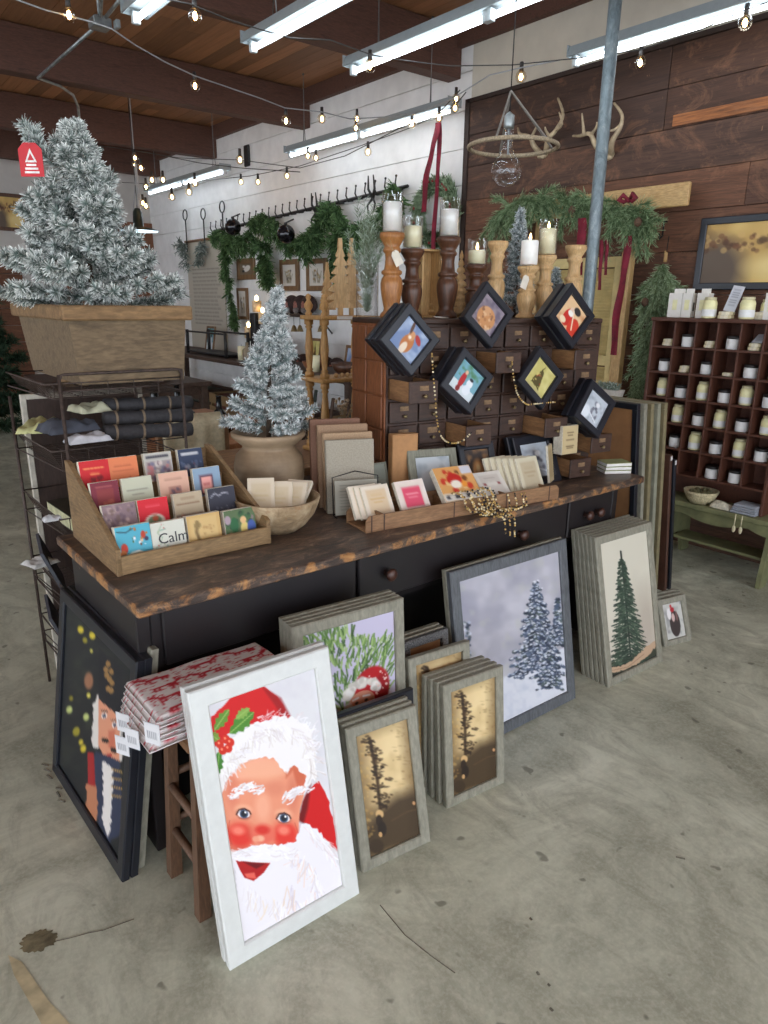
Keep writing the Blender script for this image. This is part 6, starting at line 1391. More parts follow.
for i, (pt, pb, th, m_, lb) in enumerate(defs):
    zt_ = 1.135-.004*i; xt = x0+.064*i; xf = x0+.17+.06*i
    up = Vector((xt-xf, 0, zt_)); L = .62; foot = Vector((xf, 1.9, 0)); Lh = up.length
    M_ = frame_M(foot, (0, 1, 0), up)          # local x = away, z = up along the board, y = towards -x
    t = thing('framed_board', lb, 'framed board', M_); fw = .03
    th_d = .028
    b = MB()
    for p, q in (((0, 0, 0), (L, th_d, fw)), ((0, 0, Lh-fw), (L, th_d, Lh)), ((0, 0, fw), (fw, th_d, Lh-fw)), ((L-fw, 0, fw), (L, th_d, Lh-fw))): b.box(p, q, bev=.002)
    b.build('frame_moulding', m_, t)
    b = MB(); b.box((fw*.5, th_d*.3, fw*.5), (L-fw*.5, th_d*.8, Lh-fw*.5)); b.build('backing', M_BACK, t)
    if i == 0: b = MB(); b.tube([(L*.35, th_d*.8, Lh*.9), (L*.35+.012, th_d+.006, Lh*.9-.006), (L*.35+.02, th_d*.8, Lh*.9)], .002, 5); b.build('hanger', M_BRASS, t)
# lower red-brown board and dark one beyond
for i, (zz, xx, m_, lb) in enumerate(((.83, .27, M_RB, 'shorter red-brown board beyond the tall boards'), (.80, .31, M_BKP, 'shorter dark blue-black board outermost beyond the tall boards'))):
    foot = Vector((x0+.19+.325+.05*i, 1.9, 0)); up = Vector((-.14, 0, zz)); M_ = frame_M(foot, (0, 1, 0), up)
    t = thing('framed_board', lb, 'framed board', M_); b = MB(); b.box((0, 0, 0), (.5, .024, up.length), bev=.003); b.build('board', m_, t); b = MB(); b.box((-.0015, .004, up.length-.03), (0, .02, up.length-.005)); b.build('corner_sticker', plain('white_sticker', (206, 206, 204), .6), t)

# ================================================================== GREEN BENCH AND CUBBY
XC = 4.2; M_GRN = plain('olive_green_paint', (118, 119, 84), .6, var=.12, scale=10, bump=.15)
BZ = .415; by0, by1 = 1.30, 2.55; bx0, bx1 = 4.13, 4.5
bench = thing('green_bench', 'long olive-green painted bench with scalloped apron carrying the brown cubby', 'bench', TM(bx0, by0, 0))
BL = by1-by0; BD = bx1-bx0
b = MB(); b.box((0, 0, BZ-.03), (BD, BL, BZ), bev=.004); b.build('seat', M_GRN, bench)
prof = [(0.02, BZ-.03), (BL-.02, BZ-.03)]; n = 28
for k in range(n+1): 
    y = BL-.02-(BL-.04)*k/n; u = k/n; prof.append((y, BZ-.03-.035-.045*abs(math.sin(u*PI*3))**.6))
vs = [(.03, y, z) for y, z in prof]+[(.05, y, z) for y, z in prof]; m_ = len(prof)
b = MB(); b.add(vs, [tuple(range(m_)), tuple(range(m_, 2*m_))[::-1]]+[(i, (i+1) % m_, (i+1) % m_+m_, i+m_) for i in range(m_)]); b.build('scalloped_apron', M_GRN, bench)
for y in (.29, BL-.32):
    b = MB(); pf = [(.0, 0), (.09, 0), (.12, .12), (BD/2, .16), (BD-.12, .12), (BD-.09, 0), (BD, 0), (BD-.05, BZ-.03), (.05, BZ-.03)]; b.prism(pf, y-.013, y+.013); b.build('leg_board', M_GRN, bench)
b = MB(); b.box((.1, .32, .14), (BD-.1, BL-.35, .158), bev=.003); b.build('lower_rail', M_GRN, bench)
# cubby
cy1, cy0 = 2.51, 1.66; z0, z1 = BZ+.0, 1.53; cdp = .17
M_CUB = wood('dark_red_stained_pine', (66, 36, 26), (96, 56, 40), 'y', .55, 6, c3=(80, 46, 33)); M_CUBZ = wood('dark_red_upright', (66, 36, 26), (96, 56, 40), 'z', .55, 6, c3=(80, 46, 33))
# local x = distance from the left end towards the viewer's right (-y world), z up
CUB = frame_M(Vector((XC, cy1, z0)), (0, -1, 0), (0, 0, 1)); cub = thing('pigeonhole_cabinet', 'dark red-brown pigeonhole cubby full of candles on the green bench', 'cubby', CUB)
CW_ = cy1-cy0; CHh = z1-z0; NC, NR = 6, 6; zb_ = .15
b = MB(); b.box((-.008, -.01, CHh-.022), (CW_+.008, cdp, CHh), bev=.003); b.build('top_board', M_CUB, cub)
for x in (0, CW_-.018): b = MB(); b.box((x, -.004, 0), (x+.018, cdp, CHh-.022), bev=.002); b.build('side_panel', M_CUBZ, cub)
b = MB(); b.box((.018, cdp-.01, 0), (CW_-.018, cdp, CHh-.022)); b.build('back_panel', M_CUB, cub)
rows_z = [zb_+(CHh-.022-zb_)*k/NR for k in range(NR+1)]
for k in range(NR): b = MB(); b.box((.018, 0, rows_z[k]-.006), (CW_-.018, cdp-.01, rows_z[k]+.006), bev=.001); b.build('shelf', M_CUB, cub)
cwid = (CW_-.036)/NC
for c_ in range(1, NC): b = MB(); b.box((.018+c_*cwid-.005, .002, zb_+.006), (.018+c_*cwid+.005, cdp-.01, CHh-.022), bev=.001); b.build('divider', M_CUBZ, cub)
M_LBL = plain('jar_label', (236, 236, 234), .6, var=.03); M_LIDB = plain('black_lid', (34, 30, 30), .4); M_WAXJ = plain('jar_wax', (236, 230, 178), .35, var=.04); M_LIDC = plain('cream_lid', (206, 198, 160), .4, var=.04)
def tin(M_, lb, g='white candle tins in the cubby'):
    t = thing('candle_tin', lb, 'candle', M_, g); b = MB(); b.lathe([(.001, 0), (.037, 0), (.039, .004), (.039, .056), (.037, .06), (.001, .06)], None, 16, caps=False); b.build('tin_body', M_LBL, t)
    b = MB(); b.lathe([(.036, .06), (.04, .061), (.04, .074), (.038, .076), (.001, .076)], None, 16, caps=False); b.build('lid', M_LIDB, t); return t
def jar(M_, lb, g='tall candle jars in the cubby', s=1.0):
    t = thing('candle_jar', lb, 'candle', M_, g); b = MB(); b.lathe([(.001, 0), (.034*s, 0), (.038*s, .006), (.038*s, .08*s), (.033*s, .094*s), (.028*s, .098*s), (.001, .098*s)], None, 18, caps=False); b.build('jar_body', M_WAXJ, t)
    b = MB(); b.lathe([(.0385*s, .012), (.0385*s, .048*s)], None, 18, caps=False); b.build('paper_label', M_LBL, t)
    b = MB(); b.lathe([(.03*s, .098*s), (.031*s, .1*s), (.031*s, .11*s), (.029*s, .112*s), (.001, .112*s)], None, 16, caps=False); b.build('lid', M_LIDC, t); return t
M_SOAP = plain('cream_soap', (214, 200, 160), .6, var=.05, scale=40)
def soaps(M_, lb, n=2, w=.062):
    for i in range(n):
        t = thing('soap_bar', ('upper ' if i == n-1 and n > 1 else 'lower ' if n > 1 else '')+lb, 'soap', M_ @ TM(.003*(i % 2), 0, i*.0205+.0005, R_(8*i)), 'soap bars in the cubby'); b = MB(); b.box((-w/2, -.022, 0), (w/2, .022, .02), bev=.003); b.build('bar', M_SOAP, t); b = MB(); b.box((-w*.28, -.0225, .0), (w*.28, .0225, .0206)); b.build('paper_band', plain('soap_band', (222, 214, 190), .7), t)
grid = {0: 'b t s t b t'.split(), 1: 't s t s t j'.split(), 2: 'j t j t j t'.split(), 3: 't j t j t j'.split(), 4: 'j t j t j t'.split(), 5: '. . . t t .'.split()}
rn = ['top', 'second', 'third', 'fourth', 'fifth', 'bottom']; cn = ['first', 'second', 'third', 'fourth', 'fifth', 'sixth']
for r, line in grid.items():
    zr_ = rows_z[NR-1-r]+.0065
    for c_, k in enumerate(line):
        x = .018+(c_+.5)*cwid+random.uniform(-.006, .006); M_ = CUB @ TM(x, .065, zr_)
        if r == 1 and c_ == 3: k = 's'
        if k == 't': tin(M_ @ TM(rz=random.uniform(-.5, .5)), f'white black-lidded candle tin, cubby {rn[r]} row, {cn[c_]} hole from the left')
        elif k == 'j': jar(M_, f'tall cream candle jar, cubby {rn[r]} row, {cn[c_]} hole from the left')
        elif k == 's': soaps(M_, f'cream soap bar, cubby {rn[r]} row, {cn[c_]} hole from the left', 1 if (r, c_) == (1, 3) else 2, .06)
        elif k == 'b': soaps(M_, f'cream soap bar, cubby {rn[r]} row, {cn[c_]} hole from the left', 2, .064)
def card(M_, w, h, lb, nm='display_card', par=None):
    t = thing(nm, lb, 'card', M_); b = MB(); b.box((-w/2, 0, 0), (w/2, .0015, h)); b.build('sheet', plain('white_print_sheet', (204, 206, 212), .6, var=.02), t)
    c = Cv(14, 24, (204, 206, 212), asp=1.7)
    for y in (.25, .45, .6, .75, .95, 1.1, 1.3): c.line([(.2, y), (.78, y)], .05, (120, 122, 134), .8)
    canvas_obj(c, w*.96, h*.96, -w*.48, -.0006, h*.02, 'print', t); return t
card(CUB @ TM(.018+4.5*cwid+.005, .06, rows_z[5]+.052) @ TM(0, 0, 0, 0, R_(-60)), .06, .09, 'small printed card tilted on soap bars in the cubby top row', 'display_card')
# on the cubby top
ZTc = CHh+.0005
def cubx(px, py=310, y=4.25): return cy1-onx(px, py, y).y
M_WBX = plain('white_carton', (232, 228, 220), .6, var=.02)
def carton(px, lb, w=.088, h=.145, rz=0, tabbed=True):
    t = thing('candle_carton', lb, 'box', CUB @ TM(cubx(px), .05, ZTc, R_(rz))); b = MB(); b.box((-w/2, 0, 0), (w/2, w*.9, h), bev=.001); b.build('carton_body', M_WBX, t)
    b = MB(); b.box((-.015, -.001, .045), (.015, .0, .105)); b.build('front_window', M_WAXJ, t); b = MB(); b.prism([(-w*.42, h), (w*.42, h), (w*.42, h+.026), (-w*.42, h+.026)], w*.5, w*.5+.0015); b.build('hang_tab', M_WBX, t); b = MB(); b.box((w/2, .02, .04), (w/2+.001, .04, .09)); b.build('side_window', plain('dark_window', (70, 60, 50), .4), t)
carton(674, 'white carton with hanging tab, leftmost on top of the cubby'); carton(686, 'white carton just right of the leftmost one on the cubby', w=.06, rz=4); carton(701, 'white carton partly behind the first jar on the cubby', w=.07)
jar(CUB @ TM(cubx(711), .03, ZTc), 'first candle jar standing on top of the cubby', 'candle jars on top of the cubby', 1.08); jar(CUB @ TM(cubx(748), .04, ZTc), 'second candle jar on top of the cubby, right of the leaning card', 'candle jars on top of the cubby', 1.1)
soaps(CUB @ TM(cubx(728), .035, ZTc), 'soap bar below the leaning card on top of the cubby', 2, .08); card(CUB @ TM(cubx(730), .035, ZTc+.043) @ TM(0, 0, 0, 0, R_(-18)) @ TM(0, 0, 0, 0, 0, R_(8)), .07, .15, 'tall printed card leaning on soap bars on top of the cubby')
soaps(CUB @ TM(cubx(757), .1, ZTc), 'soap bar behind the second jar on top of the cubby', 2, .07); carton(770, 'white carton at the right picture edge on the cubby', w=.07); jar(CUB @ TM(cubx(762), .12, ZTc), 'candle jar at the back right of the cubby top', 'candle jars on top of the cubby', 1.0)
# in the low bay: bowl, glass, folded cloths, spoons
P = CUB @ Vector((.16, .02, .0)); t = thing('woven_bowl', 'pale woven bowl with dried pods in the low bay of the cubby', 'bowl', TM(*(onx(700, 500, 4.2)))); t.location = (4.21, onx(700, 500, 4.21).y, BZ+.0005)
b = MB(); b.lathe([(.001, 0), (.06, 0), (.085, .03), (.1, .065), (.104, .08), (.096, .08), (.08, .035), (.05, .012), (.001, .01)], None, 28, caps=False); b.build('bowl_body', plain('pale_wicker', (190, 178, 142), .8, var=.18, scale=120, bump=.5), t)
random.seed(3)
for i in range(6): b = MB(); b.sphere((.055*math.cos(i), .055*math.sin(i)*.9, .066), .026, 10, 6, sc=(1, .8, .7)); b.build('dried_pod', plain('dried_pod', (96, 92, 62), .8, var=.2), t)
p = onx(720, 503, 4.16); b = MB(); crumple(b, (4.19, p.y, BZ+.0008), .035, .06, .045, 51); b.top('glass_cloth', plain('sheer_pale_cloth', (196, 190, 170), .6, var=.15, scale=60), 'sheer pale bundle beside the woven bowl on the bench', 'cloth')
pc = onx(746, 505, 4.19)
for i in range(4):
    b = MB(); b.box((4.15+.003*(i % 2), pc.y-.075, BZ+.001+i*.0145), (4.27, pc.y+.075-.006*i, BZ+.0145+i*.0145), bev=.005); b.top('folded_napkin', plain('grey_linen_napkin', (150, 154, 162), .9, var=.06, scale=200), ['lowest', 'second lowest', 'third', 'topmost'][i]+' grey linen napkin stacked on the green bench', 'napkin', 'grey napkins on the green bench')
for k, px in enumerate((738, 745)):
    p = onx(px, 505, 4.125); t = thing('hanging_spoon', ['left', 'right'][k]+' pale wooden spoon hanging over the green bench edge', 'spoon', TM(4.118, p.y, BZ-.1)); b = MB(); b.tube([(0, 0, .105), (0, 0, .03)], .003, 6); b.sphere((0, 0, .014), .016, 10, 6, sc=(.4, .7, 1.4)); b.build('spoon_body', plain('pale_spoon', (206, 196, 162), .5), t)

# ================================================================== ON THE BARN-BOARD WALL
XP = XW-.045
# landscape picture
fr = frame_M(Vector((XP-.03, 2.455, 1.70)), (0, -1, 0), (0, 0, 1)); picture_frame('large black-framed golden landscape hanging above the cubby', fr, .75, .43, .042, .028, M_FBLACK, art_landscape())
# header board and post of the old door frame
M_PINL = wood('fresh_pine', (178, 138, 84), (206, 170, 116), 'z', .55, 5, c3=(192, 152, 98)); M_PINH = wood('fresh_pine_header', (178, 138, 84), (206, 170, 116), 'y', .55, 5, c3=(192, 152, 98))
XD = 4.4
hT = onx(690, 181, XD); hB = onx(690, 205, XD); pT = onx(628, 245, XD)
dfr = thing('door_surround', 'pale pine door surround with wide header board before the barn boards', 'door surround', TM(XD, hT.y, 0))
b = MB(); b.box((0, 0, hB.z), (.03, 1.25, hT.z), bev=.006); b.build('header_board', M_PINH, dfr)
yp = pT.y-hT.y
for y in (yp-.03, 1.12): b = MB(); b.box((.004, y, 0), (.06, y+.075, hB.z-.001), bev=.004); b.build('upright', M_PINL, dfr)
M_CREAMP = plain('cream_shutter_paint', (206, 184, 126), .6, var=.06, scale=14)
sy0, sy1 = hT.y+yp+.06, hT.y+1.1
sh_ = thing('shutter', 'cream louvred shutter between the pine uprights', 'shutter', TM(XD+.03, sy0, .5))
wS = (sy1-sy0)/2-.005
for s in (0, 1):
    o = s*(wS+.01)
    b = MB(); H_ = 1.42
    for a, c_ in (((0, o, 0), (.025, o+.045, H_)), ((0, o+wS-.045, 0), (.025, o+wS, H_)), ((0, o+.045, 0), (.025, o+wS-.045, .07)), ((0, o+.045, H_-.07), (.025, o+wS-.045, H_)), ((0, o+.045, .68), (.025, o+wS-.045, .75))): b.box(a, c_, bev=.002)
    z = .09
    while z < H_-.09:
        if not .66 < z < .76: b.box((-.014, o+.045, 0), (.014, o+wS-.045, .004), Matrix.Translation((.012, 0, z)) @ Matrix.Rotation(R_(50), 4, 'Y'))
        z += .021
    b.build('louvred_panel', M_CREAMP, sh_)
# small shelf with pale greens behind the chest
p = onx(610, 378, 4.3); t = thing('potted_succulent', 'pale potted greenery in a white trough beside the pine upright', 'plant', TM(4.2, p.y, .98)); b = MB(); b.prism([(-.14, 0), (.14, 0), (.16, .07), (-.16, .07)], -.05, .05, Matrix.Rotation(PI/2, 4, 'Z')); b.build('trough_pot', plain('chalk_pot', (196, 192, 184), .7, var=.06), t)
f = MB(); random.seed(6)
for i in range(26):
    y = random.uniform(-.14, .14); q = Vector((random.uniform(-.03, .03), y, .06)); fuzzy(f, [q, q+Vector((random.uniform(-.02, .02), random.uniform(-.02, .02), .05))], .01, 34, .02, .006, (.2, .26, .2), (.5, .56, .5), .9)
f.build('foliage', M_NEEDLE, t)
b = MB(); b.box((4.08, p.y-.3, .955), (4.38, p.y+.22, .979), bev=.003); 
for q in ((4.1, p.y-.37), (4.1, p.y+.17), (4.34, p.y-.37), (4.34, p.y+.17)): pass
tb_ = thing('side_table', 'pale narrow wooden table behind the tall boards, carrying the greenery trough', 'table', TM(4.08, p.y-.28, 0)); b = MB(); b.box((0, 0, .955), (.3, .62, .979), bev=.003); b.build('tabletop', M_PINH, tb_)
for x in (.01, .25):
    for y in (.01, .57): b = MB(); b.box((x, y, 0), (x+.04, y+.04, .955), bev=.003); b.build('leg', M_PINL, tb_)

def conifer_sprays(name, label, sprays, c0, c1, cat, base, n=160, L=.045, w=.004, r=.012, seed=1, extra=None, group=None):
    """sprays: list of polylines in the world"""
    random.seed(seed); t = thing(name, label, cat, TM(*base), group); f = MB()
    for sp in sprays:
        sp = [Vector(p)-Vector(base) for p in sp]; f.col = (*c0, 1); f.tube(sp, .0035, 4); ln = sum((b_-a).length for a, b_ in zip(sp[:-1], sp[1:]))
        fuzzy(f, sp, r, max(12, int(n*ln)), L, w, c0, c1, 1.5)
    f.build('foliage', M_NEEDLE, t)
    if extra: extra(t)
    return t
# pine garland over the header
XG = 4.3
def gp(px, py, dx=0): return onx(px, py, XG+dx)
random.seed(12); sp = []
core = [(646, 240), (642, 222), (636, 212), (620, 208), (600, 204), (580, 200), (560, 198), (540, 196), (520, 201), (503, 208), (494, 222)]
for i in range(150):
    t_ = .6+random.random()*(len(core)-1.6); k = int(t_); a = core[k]; b_ = core[k+1]; f_ = t_-k; px, py = a[0]*(1-f_)+b_[0]*f_, a[1]*(1-f_)+b_[1]*f_
    s = random.choice((-1, 1)); dx_ = random.uniform(6, 20)*s; dy_ = random.uniform(6, 30) if random.random() < .8 else random.uniform(-9, 3)
    q0 = gp(px, py, random.uniform(-.04, .03)); q2 = gp(px+dx_, py+dy_, random.uniform(-.12, .02)); q1 = q0.lerp(q2, .5)+Vector((0, 0, .02)); sp.append([q0, q1, q2])
for (px, py, ex, ey) in ((640, 222, 648, 256), (636, 225, 640, 258), (494, 222, 490, 258), (498, 224, 500, 262), (505, 215, 488, 240), (612, 215, 606, 258), (630, 218, 634, 250), (565, 205, 560, 240), (545, 205, 553, 238)):
    sp.append([gp(px, py), gp((px+ex)/2, (py+ey)/2, -.05), gp(ex, ey, -.03)])
def pods(t):
    for (px, py) in ((600, 232), (572, 210), (638, 222)):
        p = gp(px, py, -.09)-Vector(t.location); b = MB(); b.lathe([(.001, -.03), (.02, -.02), (.026, 0), (.018, .02), (.001, .03)], TM(*p), 10, caps=False); b.build('pine_cone', plain('pine_cone', (84, 62, 46), .8, var=.3, scale=120), t)
conifer_sprays('pine_garland', 'long-needled pine garland draped over the pine header with dark red ribbons', sp, (.10, .16, .07), (.38, .50, .28), 'garland', gp(580, 205), n=560, L=.06, w=.0035, r=.006, seed=3, extra=pods)
M_RIB = plain('burgundy_velvet', (112, 20, 40), .8, var=.2, scale=14)
def ribbon(label, pts, wpx, X_, nm='ribbon', tie=None, wav=.005):
    P = [onx(px, py, X_) for px, py in pts]; P = catm(P, 5); b = MB(); vs = []; fs = []; n = len(P)
    for i, p in enumerate(P):
        w = wpx*.5*mpp(p)*(.95+.12*math.sin(i*.6)); dy = Vector((wav*math.sin(i*.8), 0, 0)); 
        for k, s in enumerate((-1, -.33, .33, 1)): vs.append(p+Vector((0, -s*w, 0))+dy+Vector((.008*math.sin(k*2.1+i*.35), 0, 0)))
    for i in range(n-1):
        for k in range(3): a = i*4+k; fs.append((a, a+1, a+5, a+4))
    nv = len(vs); vs2 = [v+Vector((.003, 0, 0)) for v in vs]; 
    b.add(vs+vs2, fs+[tuple(q+nv for q in f_[::-1]) for f_ in fs], smooth=True)
    return b.top(nm, M_RIB, label, 'ribbon')
ribbon('wide dark red ribbon hanging along the right pine upright', [(628, 236), (625, 262), (621, 290), (616, 325), (613, 355)], 8, 4.22)
ribbon('wide dark red ribbon left of the galvanised pole', [(582, 218), (580, 245), (578, 275)], 10, 4.2)
ribbon('narrow dark red ribbon just right of the galvanised pole', [(601, 240), (600, 265), (599, 290)], 4, 4.22)
ribbon('second narrow dark red ribbon right of the galvanised pole', [(606, 240), (606, 256), (605, 275)], 3.5, 4.23)
p = gp(629, 200, -.06); b = MB()
for s in (-1, 1): b.tube([p, p+Vector((-.02, s*.035, .03)), p+Vector((-.02, s*.06, .005)), p+Vector((-.01, s*.03, -.01)), p], [.008, .016, .018, .014, .008], 8)
b.sphere(p, .018, 8, 6); b.top('ribbon_bow', M_RIB, 'dark red bow on top of the pine garland right end', 'bow')
# hanging swag
XS = 4.5
def spt(px, py, dx=0): return onx(px, py, XS+dx)
random.seed(31); sp = []
axis = [(663, 262), (661, 285), (658, 315), (650, 345), (643, 375), (636, 392)]
for i in range(190):
    t_ = random.random()**.9*(len(axis)-1.001); k = int(t_); f_ = t_-k; px, py = axis[k][0]*(1-f_)+axis[k+1][0]*f_, axis[k][1]*(1-f_)+axis[k+1][1]*f_
    sprd = 27*(1-.35*abs(t_/5-.3)*2) if t_ > .5 else 13; q0 = spt(px, py); q2 = spt(px+random.uniform(-1, 1)*sprd, py+random.uniform(10, 34), -random.uniform(.0, .1)); sp.append([q0, q0.lerp(q2, .5)+Vector((-.02, 0, .0)), q2])
def stem(t):
    b = MB(); a = spt(665, 262)-Vector(t.location); b.tube([a, a+Vector((0, 0, .06))], .012, 8); b.tube([a+Vector((.01, 0, .0)), a+Vector((.005, .01, .07))], .008, 6); b.build('cut_stem', M_PALX, t)
    b = MB(); p = spt(645, 302, -.11)-Vector(t.location); b.lathe([(.001, -.03), (.02, -.02), (.024, 0), (.018, .02), (.001, .03)], TM(*p), 10, caps=False); b.build('pine_cone', MC['pine_cone'], t)
    b = MB(); b.tube([a+Vector((.005, 0, .06)), a+Vector((.01, 0, .16))], .003, 5); b.build('hanging_wire', M_WIRE, t)
conifer_sprays('pine_swag', 'long hanging pine swag beside the pine upright and the cubby', sp, (.14, .2, .09), (.46, .58, .36), 'swag', spt(650, 330), n=620, L=.05, w=.0045, r=.005, seed=9, extra=stem)
# antlers
M_BONE = plain('antler_bone', (168, 150, 122), .6, var=.15, scale=20)
def antler(label, X_, main, tines):
    base = onx(*main[0], X_); t = thing('antler', label, 'antler', TM(*base), 'antlers mounted on the barn boards'); 
    P = [onx(px, py, X_-.05-.05*math.sin(PI*i/(len(main)-1)))-base for i, (px, py) in enumerate(main)]; P[0] = Vector((.03, 0, 0)); n = len(P)
    b = MB(); cpts = catm(P, 4); m_ = len(cpts); b.tube(cpts, [.02*(1-.75*i/m_)+.002 for i in range(m_)], 8); b.build('main_beam', M_BONE, t)
    for tn in tines: 
        Q = [onx(px, py, X_-.1-.02*i)-base for i, (px, py) in enumerate(tn)]; b = MB(); c2 = catm(Q, 3); b.tube(c2, [.012*(1-.85*i/len(c2))+.0015 for i in range(len(c2))], 7); b.build('tine', M_BONE, t)
    b = MB(); b.lathe([(.001, -.02), (.028, -.012), (.03, 0), (.022, .015), (.001, .02)], TM(0, 0, 0), 10, caps=False); b.build('burr', M_BONE, t)
antler('antler with two upright tines right of the hoop lamp', XP, [(543, 156), (548, 140), (556, 130), (563, 115), (558, 98)], [[(556, 130), (562, 124), (559, 112)], [(550, 137), (546, 131), (545, 127)]])
antler('antler curling left behind the hoop lamp', XP, [(541, 156), (534, 146), (530, 137), (520, 134), (518, 128)], [[(531, 138), (535, 130), (536, 127)]])
antler('antler with crown-like tines left of the galvanised pole', XP, [(606, 158), (596, 146), (590, 134), (580, 136), (573, 136)], [[(584, 134), (583, 124), (582, 113)], [(590, 136), (596, 128), (597, 122)]])
antler('antler sweeping up right of the galvanised pole', XP, [(609, 157), (612, 142), (620, 128), (622, 115), (614, 103)], [[(620, 126), (614, 130), (608, 131)]])
# hook above the swag
b = MB(); a = onx(665, 228, XP); b.tube([a+Vector((.03, 0, .04)), a+Vector((-.02, 0, .04)), a+Vector((-.02, 0, -.05)), a+Vector((-.05, 0, -.07)), a+Vector((-.06, 0, -.04))], .006, 6); b.top('wall_hook', M_WIRE, 'black iron hook above the hanging pine swag', 'hook')

# ================================================================== POLE AND HOOP LAMP
def mat_galv():
    t = NT('mottled_galvanised'); v = t.coord('Object', (1, 1, .5)); n = t.noise(v, 22, 6, .7, 1.0); t.base(t.ramp(n, [(.3, (92, 104, 110)), (.55, (132, 144, 148)), (.75, (176, 182, 182))])); t.b.inputs['Metallic'].default_value = .45; t.rough(.5); return t.m
Pp = ony(588, 305, 2.5); b = MB(); b.cyl((Pp.x, 2.5, 0), (Pp.x-.01, 2.5, ZC), .033, n=20); b.top('steel_pole', mat_galv(), 'mottled galvanised steel pole rising behind the drawer chest', 'pole', org=Vector((Pp.x, 2.5, 0)))
ZH = None; Yh = 2.75
hc = ony(513, 147, Yh); t = thing('hoop_lamp', 'rope-wrapped hoop hung on straps with a large clear bulb in its centre', 'lamp', TM(*hc)); R1 = 44*mpp(hc)
M_ROPE = plain('rope_wrap', (150, 134, 110), .8, var=.2, scale=120, bump=.4); M_STRAP = plain('grey_strap', (112, 106, 98), .6)
b = MB(); b.tube([(R1*math.cos(a*PI/20), R1*math.sin(a*PI/20), 0) for a in range(40)], .011, 8, closed=True); b.build('hoop', M_ROPE, t)
ap = ony(511, 91, Yh)-hc
for k, a in enumerate((200, 335, 268, 60)): b = MB(); b.tube([(R1*math.cos(R_(a)), R1*math.sin(R_(a)), .0), ap], .006, 4); b.build('strap', M_STRAP, t)
b = MB(); b.tube([ap, ap+Vector((0, 0, ZC-hc.z-ap.z-.012))], .003, 5); b.build('suspension_cable', M_WIRE, t)
bz = ony(511, 188, Yh).z-hc.z; bs = ony(511, 125, Yh).z-hc.z; rb_ = 15*mpp(hc)
b = MB(); b.lathe([(.001, bz), (rb_*.5, bz+rb_*.13), (rb_*.9, bz+rb_*.55), (rb_, bz+rb_), (rb_*.88, bz+rb_*1.5), (rb_*.5, bz+rb_*2.0), (rb_*.32, bz+rb_*2.4), (rb_*.3, bs)], TM(ap.x, ap.y, 0), 24, caps=False); b.build('glass_bulb', M_CGL, t)
b = MB(); b.lathe([(.001, bs-.02), (rb_*.33, bs-.02), (rb_*.35, bs), (rb_*.33, bs+.04), (rb_*.2, bs+.05), (.003, bs+.06)], TM(ap.x, ap.y, 0), 14); b.build('lamp_socket', M_GALV, t)
b = MB(); b.tube([(ap.x, ap.y, bs+.06), ap], .003, 5); b.build('lamp_cord', M_WIRE, t)
b = MB(); b.tube([(ap.x, ap.y, bs-.02), (ap.x+.004, ap.y, bz+rb_*2.0)], .005, 6); b.tube([(ap.x+.02*math.cos(k), ap.y+.02*math.sin(k), bz+rb_*1.0+.008*math.sin(k*2)) for k in (0, 1, 2, 3, 4, 5)], .0015, 4); b.build('filament_mount', M_FIX, t)
# ================================================================== ON THE WHITE WALL
XQ = XW-.004
def wpt(px, py, dx=0): return onx(px, py, XQ-dx)
# hook rail
a = wpt(214, 231, .02); c_ = wpt(408, 186, .02); M_IRON = plain('black_iron', (40, 38, 38), .5)
t = thing('hook_rail', 'long black iron hook rail with pegs high on the white wall', 'hook rail', TM(*c_)); Lr = (a-c_).length; d = (a-c_).normalized()
b = MB(); b.box((-.012, -.0, -.03), (.012, 1, .03)); b.v = []; b.f = []; b.mi = []; b.sm = []; b.c = []
u = d; b.tube([Vector((0, 0, 0)), d*Lr], .016, 4); b.build('rail_bar', M_IRON, t)
for k in range(26):
    p = d*(Lr*(k+.5)/26); b = MB(); b.tube([p+Vector((0, 0, -.02)), p+Vector((-.06, 0, -.03)), p+Vector((-.09, 0, .02)), p+Vector((-.08, 0, .085))], [.009, .009, .008, .006], 5); b.sphere(p+Vector((-.08, 0, .09)), .012, 6, 4); b.build('peg', M_IRON, t)
for k, (px, py) in enumerate(((316, 213), (373, 198))):
    q = wpt(px, py, .06); b = MB()
    for s in (-1, 1): b.tube([q, q+Vector((-.02, s*.05, .08)), q+Vector((-.03, s*.04, .2))], [.016, .012, .006], 6); b.tube([q, q+Vector((-.02, s*.06, -.06)), q+Vector((-.03, s*.04, -.14))], [.014, .01, .006], 6)
    b.top('iron_coat_hook', M_IRON, ['double-pronged iron coat hook at the middle of the rail', 'double-pronged iron coat hook near the right end of the rail'][k], 'hook')
